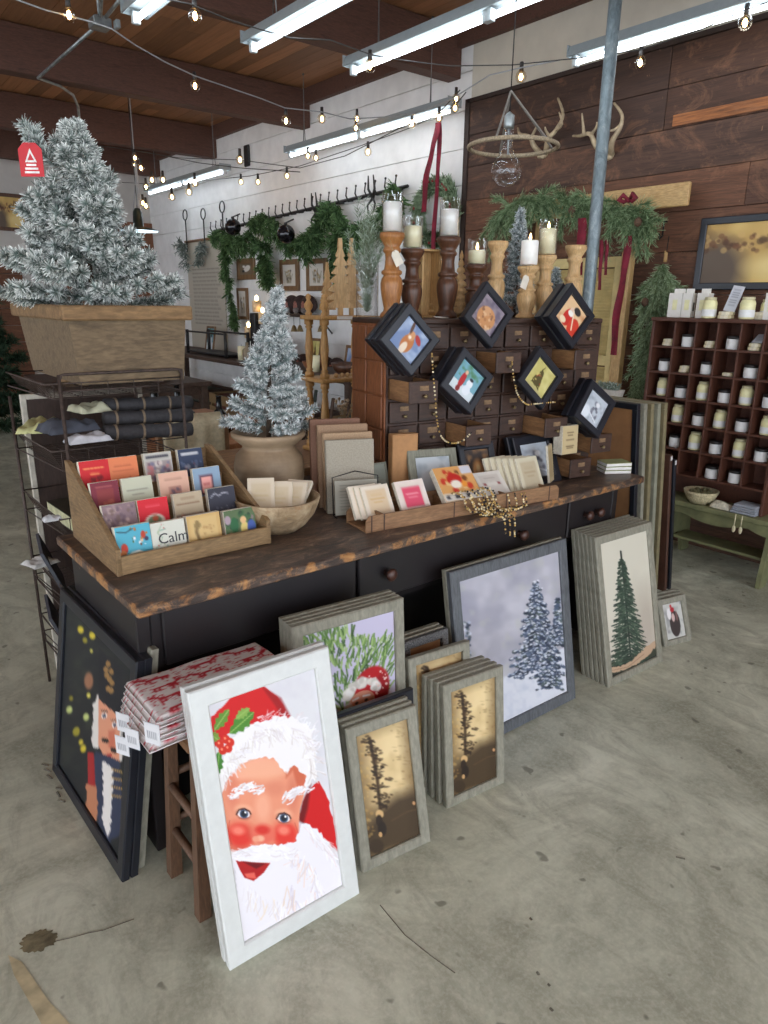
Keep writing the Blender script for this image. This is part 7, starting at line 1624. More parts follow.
# green garland along the rail
random.seed(44); sp = []
runs = [([(218, 235), (232, 236), (246, 240), (256, 222), (270, 218), (284, 228), (297, 243), (310, 240)], 14, 60), ([(310, 240), (320, 225), (330, 206), (338, 208), (348, 225), (356, 238)], 15, 46), ([(352, 236), (362, 230), (372, 224), (384, 216), (392, 200), (397, 188), (402, 196)], 12, 40)]
for core, wd, n in runs:
    for i in range(n):
        t_ = random.random()*(len(core)-1); k = int(t_); f_ = t_-k; px, py = core[k][0]*(1-f_)+core[k+1][0]*f_, core[k][1]*(1-f_)+core[k+1][1]*f_
        q0 = wpt(px, py+random.uniform(-6, 6), .17); q2 = wpt(px+random.uniform(-7, 7), py+random.uniform(8, wd*1.5), random.uniform(.05, .3)); sp.append([q0, q0.lerp(q2, .5)+Vector((-.06, 0, .04)), q2])
for core, wd, n in (([(226, 240), (224, 262), (229, 285), (233, 305), (234, 322)], 5, 44), ([(260, 240), (262, 258), (266, 274), (268, 282)], 11, 44), ([(338, 225), (337, 245), (336, 262), (332, 276)], 14, 40)):
    for i in range(n):
        t_ = random.random()*(len(core)-1.01); k = int(t_); f_ = t_-k; px, py = core[k][0]*(1-f_)+core[k+1][0]*f_, core[k][1]*(1-f_)+core[k+1][1]*f_; e = wd*(1-.6*t_/(len(core)-1))
        q0 = wpt(px+random.uniform(-1, 1)*e*.5, py, .14); q2 = wpt(px+random.uniform(-1, 1)*e, py+random.uniform(5, 12), .18); sp.append([q0, q0.lerp(q2, .5), q2])
conifer_sprays('cedar_garland', 'deep green cedar garland draped along the hook rail on the white wall', sp, (.035, .075, .03), (.16, .28, .11), 'garland', wpt(300, 235), n=330, L=.085, w=.013, r=.02, seed=5)
# black baubles
for k, (px, py, r) in enumerate(((233, 227, 8), (286, 234, 9))):
    p = wpt(px, py, .42); b = MB(); rr_ = r*mpp(p); t = thing('bauble', ['shiny black ball ornament at the left end of the cedar garland', 'shiny black ball ornament in the middle of the cedar garland'][k], 'ornament', TM(*p))
    b.sphere((0, 0, 0), rr_, 20, 14); b.build('ball', plain('gloss_black', (20, 20, 26), .12), t); b = MB(); b.cyl((0, 0, rr_*.95), (0, 0, rr_*1.18), rr_*.2, n=10); b.tube([(0, 0, rr_*1.15), (.1, 0, rr_*1.6)], .008, 4); b.build('cap', M_IRON, t)
# pictures
def wall_pic(px0, py0, px1, py1, label, art, bwf=.14):
    TL_ = wpt(px0, py0, .03); BR_ = wpt(px1, py1, .03); w = TL_.y-BR_.y; h = TL_.z-onx(px0, py1, XQ-.03).z; m = frame_M(Vector((TL_.x, TL_.y, TL_.z-h)), (0, -1, 0), (0, 0, 1)); picture_frame(label, m, w, h, w*bwf, .03, M_HON if False else wood('oak_frame', (112, 82, 54), (150, 116, 80), 'z', .5, 6), art)
def botan(seed, dark=True):
    c = Cv(24, 30, (214, 208, 198), asp=1.3); rr = random.Random(seed)
    for _ in range(9): x = rr.uniform(.3, .7); c.line([(x, 1.1), (x+rr.uniform(-.2, .2), rr.uniform(.3, .7))], .03, (120, 110, 84)); c.ell(x, rr.uniform(.3, .9), .06, .06, rr.choice([(150, 120, 80), (96, 90, 84), (170, 150, 110)]))
    return c
c = Cv(24, 26, (120, 104, 84), asp=1.1); c.ell(.6, .5, .22, .35, (222, 214, 204), rot=30); c.ell(.3, .75, .1, .12, (30, 30, 30)); c.ell(.35, .3, .1, .12, (226, 220, 210))
wall_pic(236, 259, 254, 280, 'small oak-framed picture of a pale figure under the garland left end', c)
wall_pic(236, 288, 247.5, 319, 'narrow oak-framed picture below the small one beside the cedar drop', botan(2))
wall_pic(279, 260, 298, 291, 'oak-framed botanical picture between the two cedar drops', botan(3)); wall_pic(305.5, 259, 326, 291, 'oak-framed picture right of the botanical one on the white wall', botan(4))
# long parchment banner
TL_ = wpt(186, 242, .02); TR_ = wpt(222, 235, .02); zb2 = onx(200, 352, XQ).z; w = TL_.y-TR_.y; h = TL_.z-zb2
m = frame_M(Vector((TL_.x, TL_.y, zb2)), (0, -1, 0), (0, 0, 1)); t = thing('parchment_banner', 'tall parchment banner with lines of script hanging at the left of the white wall', 'banner', m)
c = Cv(50, 90, (192, 184, 168), asp=2.2); rr = random.Random(2)
for i in range(15):
    y = .55+i*.075; x = .14
    while x < .82: l = rr.uniform(.03, .11); c.line([(x, y), (x+l, y)], .022, (118, 112, 106), .75); x += l+.03
b = MB(); b.box((0, .0, 0), (w, .01, h)); b.build('banner_sheet', plain('parchment', (192, 184, 168), .8, var=.05, scale=3), t); canvas_obj(c, w-.01, h-.01, .005, -.001, .005, 'script_print', t); b = MB(); b.cyl((-.03, 0, h), (w+.03, 0, h), .018, n=8); b.build('hanging_rod', M_TB, t)
# ring-topped hooks with frosted sprigs
for k, (px, py) in enumerate(((185, 215), (203, 214), (222, 207))):
    p = wpt(px, py, .05); t = thing('ring_hook', ['leftmost ring-topped iron hanger with silver-grey sprigs', 'second ring-topped iron hanger with silver-grey sprigs', 'third ring-topped iron hanger above the parchment banner'][k], 'hanger', TM(*p)); b = MB(); b.tube([(0, .07*math.cos(a*PI/8), .07*math.sin(a*PI/8)+.0) for a in range(16)], .009, 5, closed=True); b.tube([(0, 0, -.07), (0, 0, -.5)], .01, 5); b.build('iron_ring', M_IRON, t)
    if k < 2:
        f = MB(); random.seed(k+60)
        for i in range(16): q = Vector((-.05, random.uniform(-.06, .06), -.4)); e = q+Vector((random.uniform(-.1, .02), random.uniform(-.16, .16), random.uniform(-.38, .06))); fuzzy(f, [q, e], .01, 34, .06, .014, (.12, .15, .13), (.42, .46, .42), 1.0)
        f.build('sprigs', M_NEEDLE, t)
# wreath with velvet ribbon
pc_ = wpt(437, 213, .1); Rw = 30*mpp(pc_); random.seed(77); sp = []
for i in range(230):
    a = random.uniform(0, 2*PI); k = random.uniform(.62, 1.0); q = pc_+Vector((random.uniform(-.04, .02), -Rw*k*math.cos(a), Rw*k*1.05*math.sin(a))); tg = Vector((random.uniform(-.5, -.1), math.sin(a), math.cos(a))); e = q+tg.normalized()*Rw*random.uniform(.16, .36); sp.append([q, q.lerp(e, .5), e])
def berries(t):
    b = MB(); random.seed(5)
    for i in range(26): a = random.uniform(0, 2*PI); b.sphere((pc_-Vector(t.location))+Vector((-.07, -Rw*.9*math.cos(a), Rw*.95*math.sin(a))), .012, 6, 5)
    o = b.build('berries', plain('red_berry', (150, 50, 44), .4), t); o['kind'] = 'stuff'
conifer_sprays('evergreen_wreath', 'round mixed evergreen wreath hanging on velvet ribbon by the board wall edge', sp, (.09, .14, .07), (.34, .44, .28), 'wreath', tuple(pc_), n=760, L=.055, w=.009, r=.01, seed=8, extra=berries)
M_OLD = XQ
ribbon('long burgundy velvet ribbon from which the round wreath hangs', [(438, 122), (434, 140), (430, 160), (426, 185), (423, 212)], 8, 4.36); ribbon('straight burgundy tail of the velvet wreath ribbon', [(439, 122), (438, 160), (436, 200), (434, 250), (432, 298)], 6, 4.40)
# wall shelves with ornaments
def wall_shelf(px0, px1, py, label, depth=.22):
    a = wpt(px0, py, 0); c_ = wpt(px1, py+0, 0); z = (a.z+c_.z)/2; t = thing('wall_shelf', label, 'shelf', TM(XQ-depth, c_.y, z)); b = MB(); b.box((0, 0, -.03), (depth-.002, a.y-c_.y, 0), bev=.004); b.build('shelf_board', plain('dark_shelf', (58, 44, 36), .6, var=.1), t)
    for y in (.1, a.y-c_.y-.1): b = MB(); b.tube([(depth-.01, y, -.2), (.05, y, -.035), (depth-.01, y, -.035)], .01, 5); b.build('bracket', M_IRON, t)
    return z, a.y, c_.y
M_HAT = plain('dark_brown_felt', (58, 40, 36), .8, var=.2, scale=30); M_FUR = plain('grey_fleece', (112, 104, 100), .95, var=.25, scale=60)
def dark_head(px, Y_, X_, z, label, s=.11):
    p = Vector((X_, Y_, z)); t = thing('felt_figure', label, 'ornament', TM(*p)); b = MB(); b.sphere((0, 0, s*.95), s, 14, 10, sc=(.8, 1, .95)); b.build('felt_hood', M_HAT, t); b = MB(); b.sphere((-s*.55, 0, s*.85), s*.55, 12, 8, sc=(.6, .8, 1)); b.build('face', plain('rosy_face', (150, 96, 84), .7, var=.25, scale=40), t); b = MB(); b.sphere((-s*.6, 0, s*.42), s*.5, 12, 8, sc=(.6, 1, .8)); b.build('beard', M_FUR, t)
z, ya, yb = wall_shelf(281, 338, 314, 'upper dark wall shelf with felt figures on the white wall')
for k, px in enumerate((292, 301, 309)): dark_head(px, onx(px, 305, XQ-.12).y, XQ-.12, z+.001, ['left felt figure on the upper wall shelf', 'middle felt figure on the upper wall shelf', 'right felt figure on the upper wall shelf'][k])
for k, px in enumerate((294, 300, 321)):
    p = onx(px, 328, XQ-.2); t = thing('brass_bell', ['left brass bell hanging under the upper wall shelf', 'second brass bell hanging under the upper wall shelf', 'third brass bell hanging under the upper wall shelf'][k], 'bell', TM(*p)); b = MB(); b.lathe([(.04, -.04), (.034, -.02), (.02, .02), (.012, .03), (.001, .032)], None, 12, caps=False); b.build('bell_body', M_BRASS, t); b = MB(); b.tube([(0, 0, .03), (0, 0, z-.03-p.z)], .003, 4); b.build('cord', M_CORD, t)
z, ya, yb = wall_shelf(262, 362, 372, 'lower dark wall shelf crowded with felt figures')
for k, px in enumerate((272, 283, 294, 304, 315, 326, 337, 349)): dark_head(px, onx(px, 360, XQ-.13).y, XQ-.13, z+.001, f'felt figure on the lower wall shelf, {["first", "second", "third", "fourth", "fifth", "sixth", "seventh", "eighth"][k]} from the left', .12)
# sconce with lit candles
for k, (px, py0, py1, lb) in enumerate(((257, 302, 312, 'top'), (263, 316, 324, 'right'), (249, 330, 338, 'lower left'))):
    p = wpt(px, py1, .3); t = thing('led_candle', f'glowing candle on the dark metal stand before the white wall, {lb} one', 'candle', TM(*p)); b = MB(); b.cyl((0, 0, 0), (0, 0, .13), .055, n=14); b.build('wax', plain('warm_wax', (230, 196, 150), .5), t); b = MB(); b.sphere((0, 0, .16), .022, 8, 6, sc=(1, 1, 1.6)); b.build('flame', M_FLAME, t)
p = wpt(256, 312, .3); t = thing('candle_stand', 'tall black metal candle stand before the white wall', 'stand', TM(p.x, p.y, .85)); b = MB(); b.box((-.06, -.06, 0), (.06, .06, p.z-.86), bev=.01)
b.build('column', M_IRON, t); pr2 = wpt(263, 324, .3); b = MB(); b.tube([(0, 0, pr2.z-.87), (0, pr2.y-p.y, pr2.z-.87)], .02, 6); b.build('arm', M_IRON, t); pl2 = wpt(249, 338, .3); b = MB(); b.tube([(0, 0, pl2.z-.87), (0, pl2.y-p.y, pl2.z-.87)], .02, 6); b.build('arm', M_IRON, t)
# small signs
b = MB(); p = wpt(248, 156, .0); b.box((XQ-.03, p.y-.06, p.z-.12), (XQ-.001, p.y+.06, p.z+.12), bev=.01); b.top('wall_speaker', M_IRON, 'small black box fixed high on the white wall near the strip light', 'box')

# ================================================================== DISPLAY TABLES IN THE MIDDLE DISTANCE
def table(label, x0, y0, w, d, h, mat, th=.04, nm='display_table'):
    t = thing(nm, label, 'table', TM(x0, y0, 0)); b = MB(); b.box((0, 0, h-th), (w, d, h), bev=.004); b.build('tabletop', mat, t)
    for x in (.03, w-.09):
        for y in (.03, d-.09): b = MB(); b.box((x, y, 0), (x+.06, y+.06, h-th), bev=.004); b.build('leg', mat, t)
    b = MB(); b.box((.05, .05, h-th-.08), (w-.05, .07, h-th)); b.build('apron', mat, t)
    return t
M_DKT = wood('dark_table_wood', (60, 44, 36), (92, 68, 54), 'y', .6, 6); M_ORT = wood('orange_table_wood', (148, 92, 54), (186, 124, 78), 'y', .55, 5)
A = onx(170, 420, 2.0)
table('orange-brown wooden table behind the strapped rolls', 1.35, 3.75, 1.0, 1.4, .78, M_ORT)
table('long dark table against the white wall under the parchment banner', 3.75, 5.2, .75, 5.2, .92, M_DKT)
table('dark table in the middle distance beyond the flocked trough', 1.6, 6.2, 1.3, 1.5, .86, M_DKT)
table('dark table at the far left edge beyond the rack', -.25, 6.6, 1.3, 1.4, .86, M_DKT)
def onT(px, py, z): return onz(px, py, z)
# goods on the tables, each a real object at its own place
def bowl(label, p, r, h, mat, nm='wooden_bowl'):
    b = MB(); b.lathe([(.001, 0), (r*.5, 0), (r*.85, h*.5), (r, h), (r*.93, h), (r*.75, h*.5), (r*.4, h*.15), (.001, h*.12)], TM(*p), 22, caps=False); b.top(nm, mat, label, 'bowl')
yT = 6.6
def lay2(px, y, x=None): 
    p = ony(px, 380, y); return p.x
bowl('brown bowl at the front of the long dark wall table', (3.95, 5.45, .921), .17, .12, M_WAL); bowl('small brown bowl farther along the long dark wall table', (3.98, 6.1, .921), .12, .09, M_MED)
t = thing('metal_tray_rack', 'low black metal tray rack on the long wall table', 'tray', TM(3.9, 7.9, .921)); b = MB()
for y in (0, 1.1):
    b.tube([(0, y, 0), (0, y, .3)], .02, 6); b.tube([(.3, y, 0), (.3, y, .3)], .02, 6)
b.tube([(0, 0, .28), (0, 1.1, .28)], .012, 6); b.tube([(.3, 0, .28), (.3, 1.1, .28)], .012, 6); b.box((0, 0, .02), (.3, 1.1, .04)); b.build('tray_frame', M_IRON, t)
for k in range(5):
    h = .16+.05*(k % 3); p = (3.95+.1*(k % 2), 6.5+.24*k, .921); b = MB(); b.lathe([(.001, 0), (.05, 0), (.055, .02), (.05, h*.6), (.02, h*.75), (.018, h), (.024, h), (.001, h)], TM(*p), 14, caps=False); b.top('bottle', plain('ware_%d' % (k % 3), [(64, 60, 54), (150, 134, 110), (96, 60, 44)][k % 3], .4), f'small bottle on the long wall table, {["nearest", "second", "third", "fourth", "farthest"][k]} in the line', 'bottle', 'bottles on the long wall table')
M_GLB = plain('black_glass', (18, 22, 24), .15)
for k, (x, y, s) in enumerate(((1.62, 4.3, 1), (1.85, 4.5, .9), (1.98, 4.15, .75))):
    b = MB(); b.lathe([(.001, 0), (.1*s, 0), (.13*s, .04*s), (.12*s, .1*s), (.05*s, .17*s), (.025*s, .2*s), (.022*s, .3*s), (.03*s, .31*s), (.001, .31*s)], TM(x, y, .781), 18, caps=False); b.top('decanter', M_GLB, ['largest black glass decanter on the orange-brown table', 'second black glass decanter on the orange-brown table', 'smallest black glass decanter on the orange-brown table'][k], 'decanter')
b = MB(); f = MB(); random.seed(4); t = thing('potted_plant', 'small green plant in a wooden crate beneath the trough', 'plant', TM(1.45, 4.6, .781)); b.box((-.12, -.1, 0), (.12, .1, .14), bev=.004); b.build('crate', M_PALX, t)
for i in range(18): q = Vector((random.uniform(-.08, .08), random.uniform(-.06, .06), .1)); fuzzy(f, [q, q+Vector((random.uniform(-.06, .06), random.uniform(-.06, .06), .14))], .01, 40, .04, .006, (.05, .12, .03), (.2, .34, .14), 1.0)
f.build('foliage', M_NEEDLE, t)
# chair with cream throw
cx0 = onz(210, 500, .46); t = thing('wooden_chair', 'plain wooden chair behind the crock under a cream throw', 'chair', TM(1.35, 3.42, 0, R_(0))); M_CHR = wood('chair_wood', (120, 86, 58), (158, 118, 84), 'z', .5, 6)
X0, Y0 = 0, 0; b = MB(); b.box((0, 0, .43), (.42, .2, .46), bev=.01); b.build('seat', M_CHR, t)
for x in (0, .38):
    b = MB(); b.box((x, 0, 0), (x+.035, .035, .43), bev=.004); b.build('leg', M_CHR, t); b = MB(); b.box((x, .17, 0), (x+.035, .2, .98), bev=.004); b.build('leg', M_CHR, t)
b = MB(); b.box((.035, .175, .8), (.38, .195, .97), bev=.005); b.build('backrest', M_CHR, t)
# throw draped over the back
vs = []; fs = []; n = 20; m_ = 26; P0 = ony(196, 405, 3.6)
for j in range(m_+1):
    for i in range(n+1):
        u = i/n; s = j/m_; x = .02+.36*u; fold = .012*math.sin(u*22)+.01*math.sin(u*9+2)
        if s < .5: y, z = .165-fold*.6-.006, .985-.5*(.5-s)*2 ; y -= .01
        else: y, z = .205+fold*.6+.0, .985-.45*(s-.5)*2; 
        if abs(s-.5) < .02: z = 1.0
        vs.append((1.35+x, 3.42+y, z))
for j in range(m_):
    for i in range(n): a = j*(n+1)+i; fs.append((a, a+1, a+n+2, a+n+1))
b = MB(); nv = len(vs); b.add(vs, fs, smooth=True); o = b.top('throw_blanket', plain('cream_throw', (206, 192, 160), .9, var=.06, scale=60, bump=.3), 'cream throw draped over the chair back behind the clay crock', 'blanket'); md = o.modifiers.new('thick', 'SOLIDIFY'); md.thickness = .006
# far goods under/behind the planter: stools, boxes
for k, (x, y, z, s, c, lb) in enumerate(((1.75, 6.5, .861, .16, (150, 120, 84), 'tan box on the table in the middle distance'), (2.1, 6.7, .861, .12, (196, 184, 160), 'cream box on the table in the middle distance'), (2.5, 6.45, .861, .14, (70, 54, 44), 'dark box on the table in the middle distance'), (.25, 6.9, .861, .13, (176, 150, 110), 'tan box on the far left table'), (.0, 6.75, .861, .1, (206, 196, 176), 'cream box on the far left table'), (.6, 6.8, .861, .12, (96, 62, 46), 'reddish box on the far left table'))):
    t = thing('display_box', lb, 'box', TM(x, y, z, k*.4)); b = MB(); b.box((-s*.6, -s*.5, 0), (s*.6, s*.5, s*.8), bev=.004); b.build('box_body', plain('goods_%d' % k, c, .7, var=.08), t); b = MB(); b.box((-s*.62, -s*.52, s*.7), (s*.62, s*.52, s*.86), bev=.003); b.build('lid', plain('goods_%d' % k, c), t)
places = ['nearest', 'second nearest', 'third', 'fourth', 'fifth', 'farthest']
for k in range(6):
    t = thing('storage_crate', f'slatted wooden crate under the long wall table, {places[k]} in the row', 'crate', TM(3.82, 5.3+.82*k, 0, R_(random.uniform(-4, 4))), 'crates under the long wall table'); cm = (M_PINE, M_DKT, M_ORT)[k % 3]
    for z in (.03, .19, .35):
        b = MB()
        for a, c_ in (((0, 0, z), (.5, .015, z+.12)), ((0, .585, z), (.5, .6, z+.12)), ((0, .015, z), (.015, .585, z+.12)), ((.485, .015, z), (.5, .585, z+.12))): b.box(a, c_, bev=.002)
        b.build('slat_ring', cm, t)
    b = MB()
    for x in (.015, .455):
        for y in (.015, .555): b.box((x, y, 0), (x+.03, y+.03, .47))
    b.box((.015, .015, .01), (.485, .585, .03)); b.build('corner_frame', cm, t)
    t2 = thing('folded_blanket', f'folded blanket in the {places[k]} crate under the long wall table', 'blanket', TM(3.87, 5.36+.82*k, .032), 'blankets in the crates'); b = MB(); cl = [(150, 128, 100), (84, 66, 56), (176, 164, 142), (110, 60, 48), (70, 78, 66), (190, 176, 150)][k]
    for q in range(5): b.box((.0, .0, q*.085), (.38+.01*(q % 2), .46, q*.085+.083), bev=.03)
    b.build('cloth_folds', plain('blanket_%d' % k, cl, .9, var=.15, scale=40, bump=.3), t2)
for k, (y, w, h, kd) in enumerate(((5.6, .3, .26, 'deer'), (6.35, .22, .3, 'tree'), (7.2, .34, .26, 'fox'), (8.9, .26, .34, 'child'))):
    m = frame_M(Vector((4.2, y+w, .922)), (0, -1, 0), (.16, 0, 1)); picture_frame(f'small oak-framed picture standing on the long wall table, {["nearest", "second", "third", "farthest"][k]} one', m, w, h, .03, .018, MC['oak_frame'], art_simple(kd, 20))
for k, (y, x) in enumerate(((5.3, 4.0), (5.95, 3.9), (7.6, 3.95))):
    p = (x, y, .921); t = thing('pillar_candle', ['nearest', 'second', 'farthest'][k]+' cream pillar candle on the long wall table', 'candle', TM(*p)); b = MB(); b.cyl((0, 0, 0), (0, 0, .16), .045, n=14); b.build('wax', M_WAXC, t); b = MB(); b.cyl((0, 0, .16), (0, 0, .18), .002, n=5); b.build('wick', M_WICK, t)
# black pendant lamp with white underside
p = onx(139, 231, 3.2); t = thing('pendant_lamp', 'dark pendant lamp with pale disc shade right of the big flocked tree', 'lamp', TM(*p)); b = MB(); b.lathe([(.22, -.0), (.2, .02), (.06, .05), (.05, .2), (.03, .24), (.001, .25)], None, 20, caps=False); b.build('shade', plain('dark_green_enamel', (30, 40, 38), .3), t); b = MB(); b.lathe([(.001, -.002), (.215, -.002)], None, 20, caps=False); b.build('diffuser', emit('pale_diffuser', (210, 235, 250), 1.2), t); b = MB(); b.tube([(0, 0, .25), (0, 0, ZC-p.z-.01)], .005, 5); b.build('cord', M_CORD, t)
# far wall picture, shelf ledge and far fir
f0 = ony(-6, 232, YB-.06); f1 = ony(25, 195, YB-.06); h = f1.z-ony(25, 232, YB-.06).z; m = TM(f0.x, YB-.08, f1.z-h); picture_frame('gold-toned landscape in a dark frame high on the far wall', m, f1.x-f0.x, h, .05, .03, M_WAL, art_landscape())
fb = ony(4, 330, 9.5); flocked_tree('fir_tree', 'dark green undecorated fir at the far left edge', (fb.x-.25, 9.5, 0), 2.1, .6, 60, 71, (.015, .035, .02), (.05, .09, .05), per=150, nl=.09, nw=.012, blr=.04)
t = thing('white_chair', 'white painted chair at the far left edge beyond the rack', 'chair', TM(.28, 4.6, 0, R_(20))); M_WCH = plain('white_chair_paint', (206, 204, 196), .5, var=.05)
b = MB(); b.box((-.2, -.2, .43), (.2, .2, .46), bev=.01); b.build('seat', M_WCH, t)
for x in (-.18, .15):
    for y in (-.18, .15): b = MB(); b.cyl((x+.015, y+.015, 0), (x+.015, y+.015, .43), .017, n=8); b.build('leg', M_WCH, t)
b = MB(); b.tube([(-.17, .18, .46), (-.18, .2, .75), (-.1, .22, .88), (0, .22, .9), (.1, .22, .88), (.18, .2, .75), (.17, .18, .46)], .016, 8); b.tube([(0, .2, .46), (0, .21, .89)], .012, 6); b.build('backrest', M_WCH, t)
# second shelf unit behind chest left: tiered dark crates filling the middle
t = thing('wooden_crate', 'weathered crate of dark branches right of the orange-brown table', 'crate', TM(2.42, 4.0, .0)); b = MB()
for a, c_ in (((0, 0, 0), (.6, .02, .62)), ((0, .48, 0), (.6, .5, .62)), ((0, .02, 0), (.02, .48, .62)), ((.58, .02, 0), (.6, .48, .62)), ((.02, .02, 0), (.58, .48, .02))): b.box(a, c_, bev=.003)
b.build('crate_body', M_DKT, t); f = MB(); random.seed(15)
for i in range(26): q = Vector((random.uniform(.1, .5), random.uniform(.1, .4), .4)); f.col = (*random.choice(((.12, .08, .06), (.25, .2, .15), (.05, .06, .05))), 1); f.tube([q, q+Vector((random.uniform(-.14, .14), random.uniform(-.1, .1), random.uniform(.3, .62)))], random.uniform(.005, .014), 5)
f.build('branches', M_NEEDLE, t)

# ================================================================== STOOL AND TEA TOWELS
M_STL = wood('old_stool_wood', (74, 52, 38), (112, 82, 60), 'z', .6, 6, c3=(92, 66, 48))
sf = onz(203, 928, 0); sb = onz(171, 872, 0); SH = .555
st = thing('wooden_stool', 'old brown wooden stool beside the nutcracker picture under the tea towels', 'stool', TM(.565, 1.452, 0))
SWx, SDy = .27, .2
b = MB(); b.box((-.01, -.01, SH-.035), (SWx, SDy+.01, SH), bev=.006); b.build('seat', wood('stool_seat', (104, 72, 46), (150, 108, 70), 'y', .6, 6), st)
for (x, y) in ((0, 0), (0, SDy), (SWx, 0), (SWx, SDy)):
    sx_ = -.015 if x == 0 else .0; sy_ = -.01 if y == 0 else .01; xx = min(x, SWx-.03); yy = min(y, SDy-.03)
    b = MB(); b.add([(xx+sx_, yy+sy_, 0), (xx+sx_+.034, yy+sy_, 0), (xx+sx_+.034, yy+sy_+.034, 0), (xx+sx_, yy+sy_+.034, 0), (xx+.008, yy+.0, SH-.036), (xx+.034, yy+.0, SH-.036), (xx+.034, yy+.028, SH-.036), (xx+.008, yy+.028, SH-.036)], [(0, 3, 2, 1), (4, 5, 6, 7), (0, 1, 5, 4), (1, 2, 6, 5), (2, 3, 7, 6), (3, 0, 4, 7)]); b.build('leg', M_STL, st)
for z in (.16, .31):
    for x in (.008, SWx-.012): b = MB(); b.cyl((x, .02, z), (x, SDy-.02, z), .012, n=8); b.build('rung', M_STL, st)
    b = MB(); b.cyl((.01, SDy-.01, z+.03), (SWx-.01, SDy-.01, z+.03), .011, n=8); b.build('rung', M_STL, st)
def towel_cv():
    c = Cv(90, 110, (226, 220, 218), asp=1.22); red = (186, 30, 44); rr = random.Random(8)
    def deer(x, y, s, fl):
        c.poly([(x-s, y), (x+s, y-.1*s), (x+s*.9, y+.45*s), (x-s*.9, y+.45*s)], red)
        for dx in (-.85, -.5, .45, .8): c.line([(x+s*dx, y+.3*s), (x+s*(dx+.12*fl), y+1.25*s)], .022, red)
        c.line([(x+fl*s*.8, y+.1*s), (x+fl*s*1.25, y-.7*s)], .035, red); c.ell(x+fl*s*1.45, y-.75*s, .35*s, .2*s, red); c.line([(x+fl*s*1.3, y-.85*s), (x+fl*s*1.1, y-1.5*s)], .014, red); c.line([(x+fl*s*1.35, y-.9*s), (x+fl*s*1.6, y-1.5*s)], .014, red)
    for j in range(4):
        for i in range(3): deer(.18+.33*i, .18+.3*j, .088, 1 if (i+j) % 2 else -1)
    for _ in range(240): x, y = rr.random(), rr.random()*1.22; a = rr.uniform(0, 6.3); c.line([(x, y), (x+.035*math.cos(a), y+.035*math.sin(a))], .013, red)
    for _ in range(60): c.ell(rr.random(), rr.random()*1.22, .012, .012, red)
    return c
tc = towel_cv(); M_TOW = attr_mat('printed_towel', .85, var=.08, scale=60)
def sample(cv, u, v):
    i = min(cv.nx-1, max(0, int(u*(cv.nx-1)))); j = min(cv.ny-1, max(0, int(v*(cv.ny-1)))); a = srgb2lin(cv.a[j, i]); return (a[0], a[1], a[2], 1)
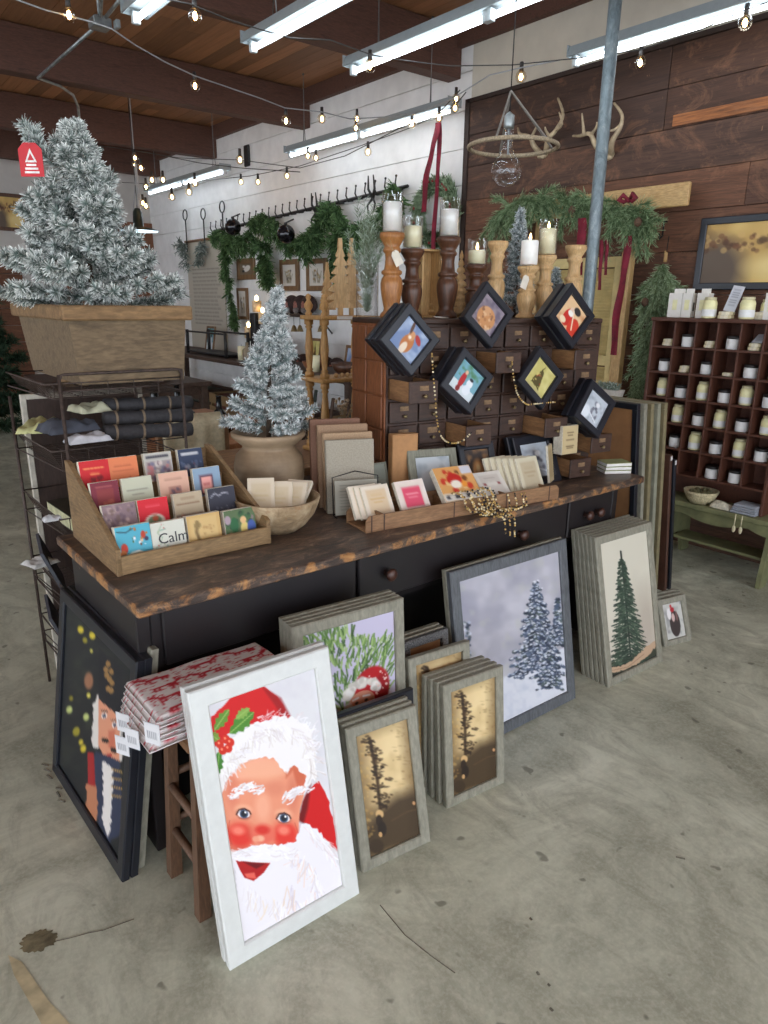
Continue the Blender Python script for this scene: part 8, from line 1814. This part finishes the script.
def towel(label, x0, y0, z0, w, d, th, seed, rz, lip=.0, wavy=.006):
    """folded cloth slab, rounded at its fold, printed on top"""
    n, m2 = 60, 60; vs = []; cols = []; fs = []
    for j in range(m2+1):
        for i in range(n+1):
            u, v = i/n, j/m2; e = min(u, 1-u, v, 1-v); r = math.sqrt(max(0, 1-(1-min(e/.035, 1))**2)); x = (u-.5)*w; y = (v-.5)*d; wz = wavy*noise.noise(Vector((x*9+seed, y*9, seed*1.7)))*1.6
            X_ = x*math.cos(rz)-y*math.sin(rz); Y_ = x*math.sin(rz)+y*math.cos(rz); z = z0+th*(.35+.65*r)+wz
            over = max(0, (.55-(x0+X_)))*0
            vs.append((x0+X_, y0+Y_, z)); cols.append(sample(tc, u, 1-v))
    for j in range(m2):
        for i in range(n): a = j*(n+1)+i; fs.append((a, a+1, a+n+2, a+n+1))
    o_ = len(vs); bvs = []; 
    for j in range(m2+1):
        for i in range(n+1):
            k = j*(n+1)+i; x, y, z = vs[k]; bvs.append((x, y, z-th*(1.0 if 0 < i < n and 0 < j < m2 else .3)))
    b = MB(); b.col = (.8, .78, .76, 1); b.add(vs+bvs, fs+[(a+o_, d_+o_, c_+o_, b_+o_) for a, b_, c_, d_ in fs]+[(i, i+1, i+1+o_, i+o_) for i in range(n)]+[(m2*(n+1)+i+1, m2*(n+1)+i, m2*(n+1)+i+o_, m2*(n+1)+i+1+o_) for i in range(n)]+[((j+1)*(n+1), j*(n+1), j*(n+1)+o_, (j+1)*(n+1)+o_) for j in range(m2)]+[(j*(n+1)+n, (j+1)*(n+1)+n, (j+1)*(n+1)+n+o_, j*(n+1)+n+o_) for j in range(m2)], smooth=True, cols=cols+[(.72, .66, .66, 1)]*len(bvs))
    return b.top('tea_towel', M_TOW, label, 'towel', 'red and white tea towels on the stool')
M_TAGW = plain('white_swing_tag', (206, 208, 212), .6, var=.03)
for i in range(5):
    lb = ['bottom', 'second', 'third', 'fourth', 'top'][i]+' folded red and white reindeer tea towel on the stool'
    towel(lb, .675+.003*i, 1.568+.002*i, SH+.001+i*.0165, .415-.006*i, .215-.008*(i % 2), .016, i+1, R_(.5*(i % 3)), wavy=.003)
for k, (px, py) in enumerate(((123, 722), (152, 733), (122, 745), (132, 738))):
    p = ony(px, py, 1.43-.0); p = onx(px, py, .462-.003*k); t = thing('swing_tag', ['upper left white swing tag hanging from the tea towels', 'square white swing tag with barcode at the towel corner', 'lower left white swing tag hanging from the tea towels', 'middle white swing tag hanging from the tea towels'][k], 'tag', TM(p.x, p.y, p.z-.03, R_(-62)))
    c = Cv(16, 16, (214, 214, 216), asp=1)
    for q in range(5): c.line([(.2+q*.14, .4), (.2+q*.14, .75)], .05, (110, 112, 120))
    b = MB(); b.box((-.022, 0, 0), (.022, .0012, .055)); b.build('tag_card', M_TAGW, t); canvas_obj(c, .042, .05, -.021, -.0005, .0025, 'print', t); b = MB(); b.tube([(0, 0, .055), (.0, .012, .085)], .001, 4); b.build('string', M_CORDG, t)
# ================================================================== DAYLIGHT AND VIEW
w = bpy.data.worlds.new('world'); SC.world = w; w.use_nodes = True
bg = w.node_tree.nodes['Background']; bg.inputs[0].default_value = lin((226, 234, 245)); bg.inputs[1].default_value = 1.7
SC.view_settings.view_transform = 'Standard'; SC.view_settings.look = 'None'; SC.view_settings.gamma = 1; SC.view_settings.use_curve_mapping = False
SC.view_settings.exposure = 1.36
SC.cycles.max_bounces = 6; SC.cycles.transparent_max_bounces = 10; SC.cycles.caustics_reflective = False; SC.cycles.caustics_refractive = False
SC.cycles.sample_clamp_indirect = 4
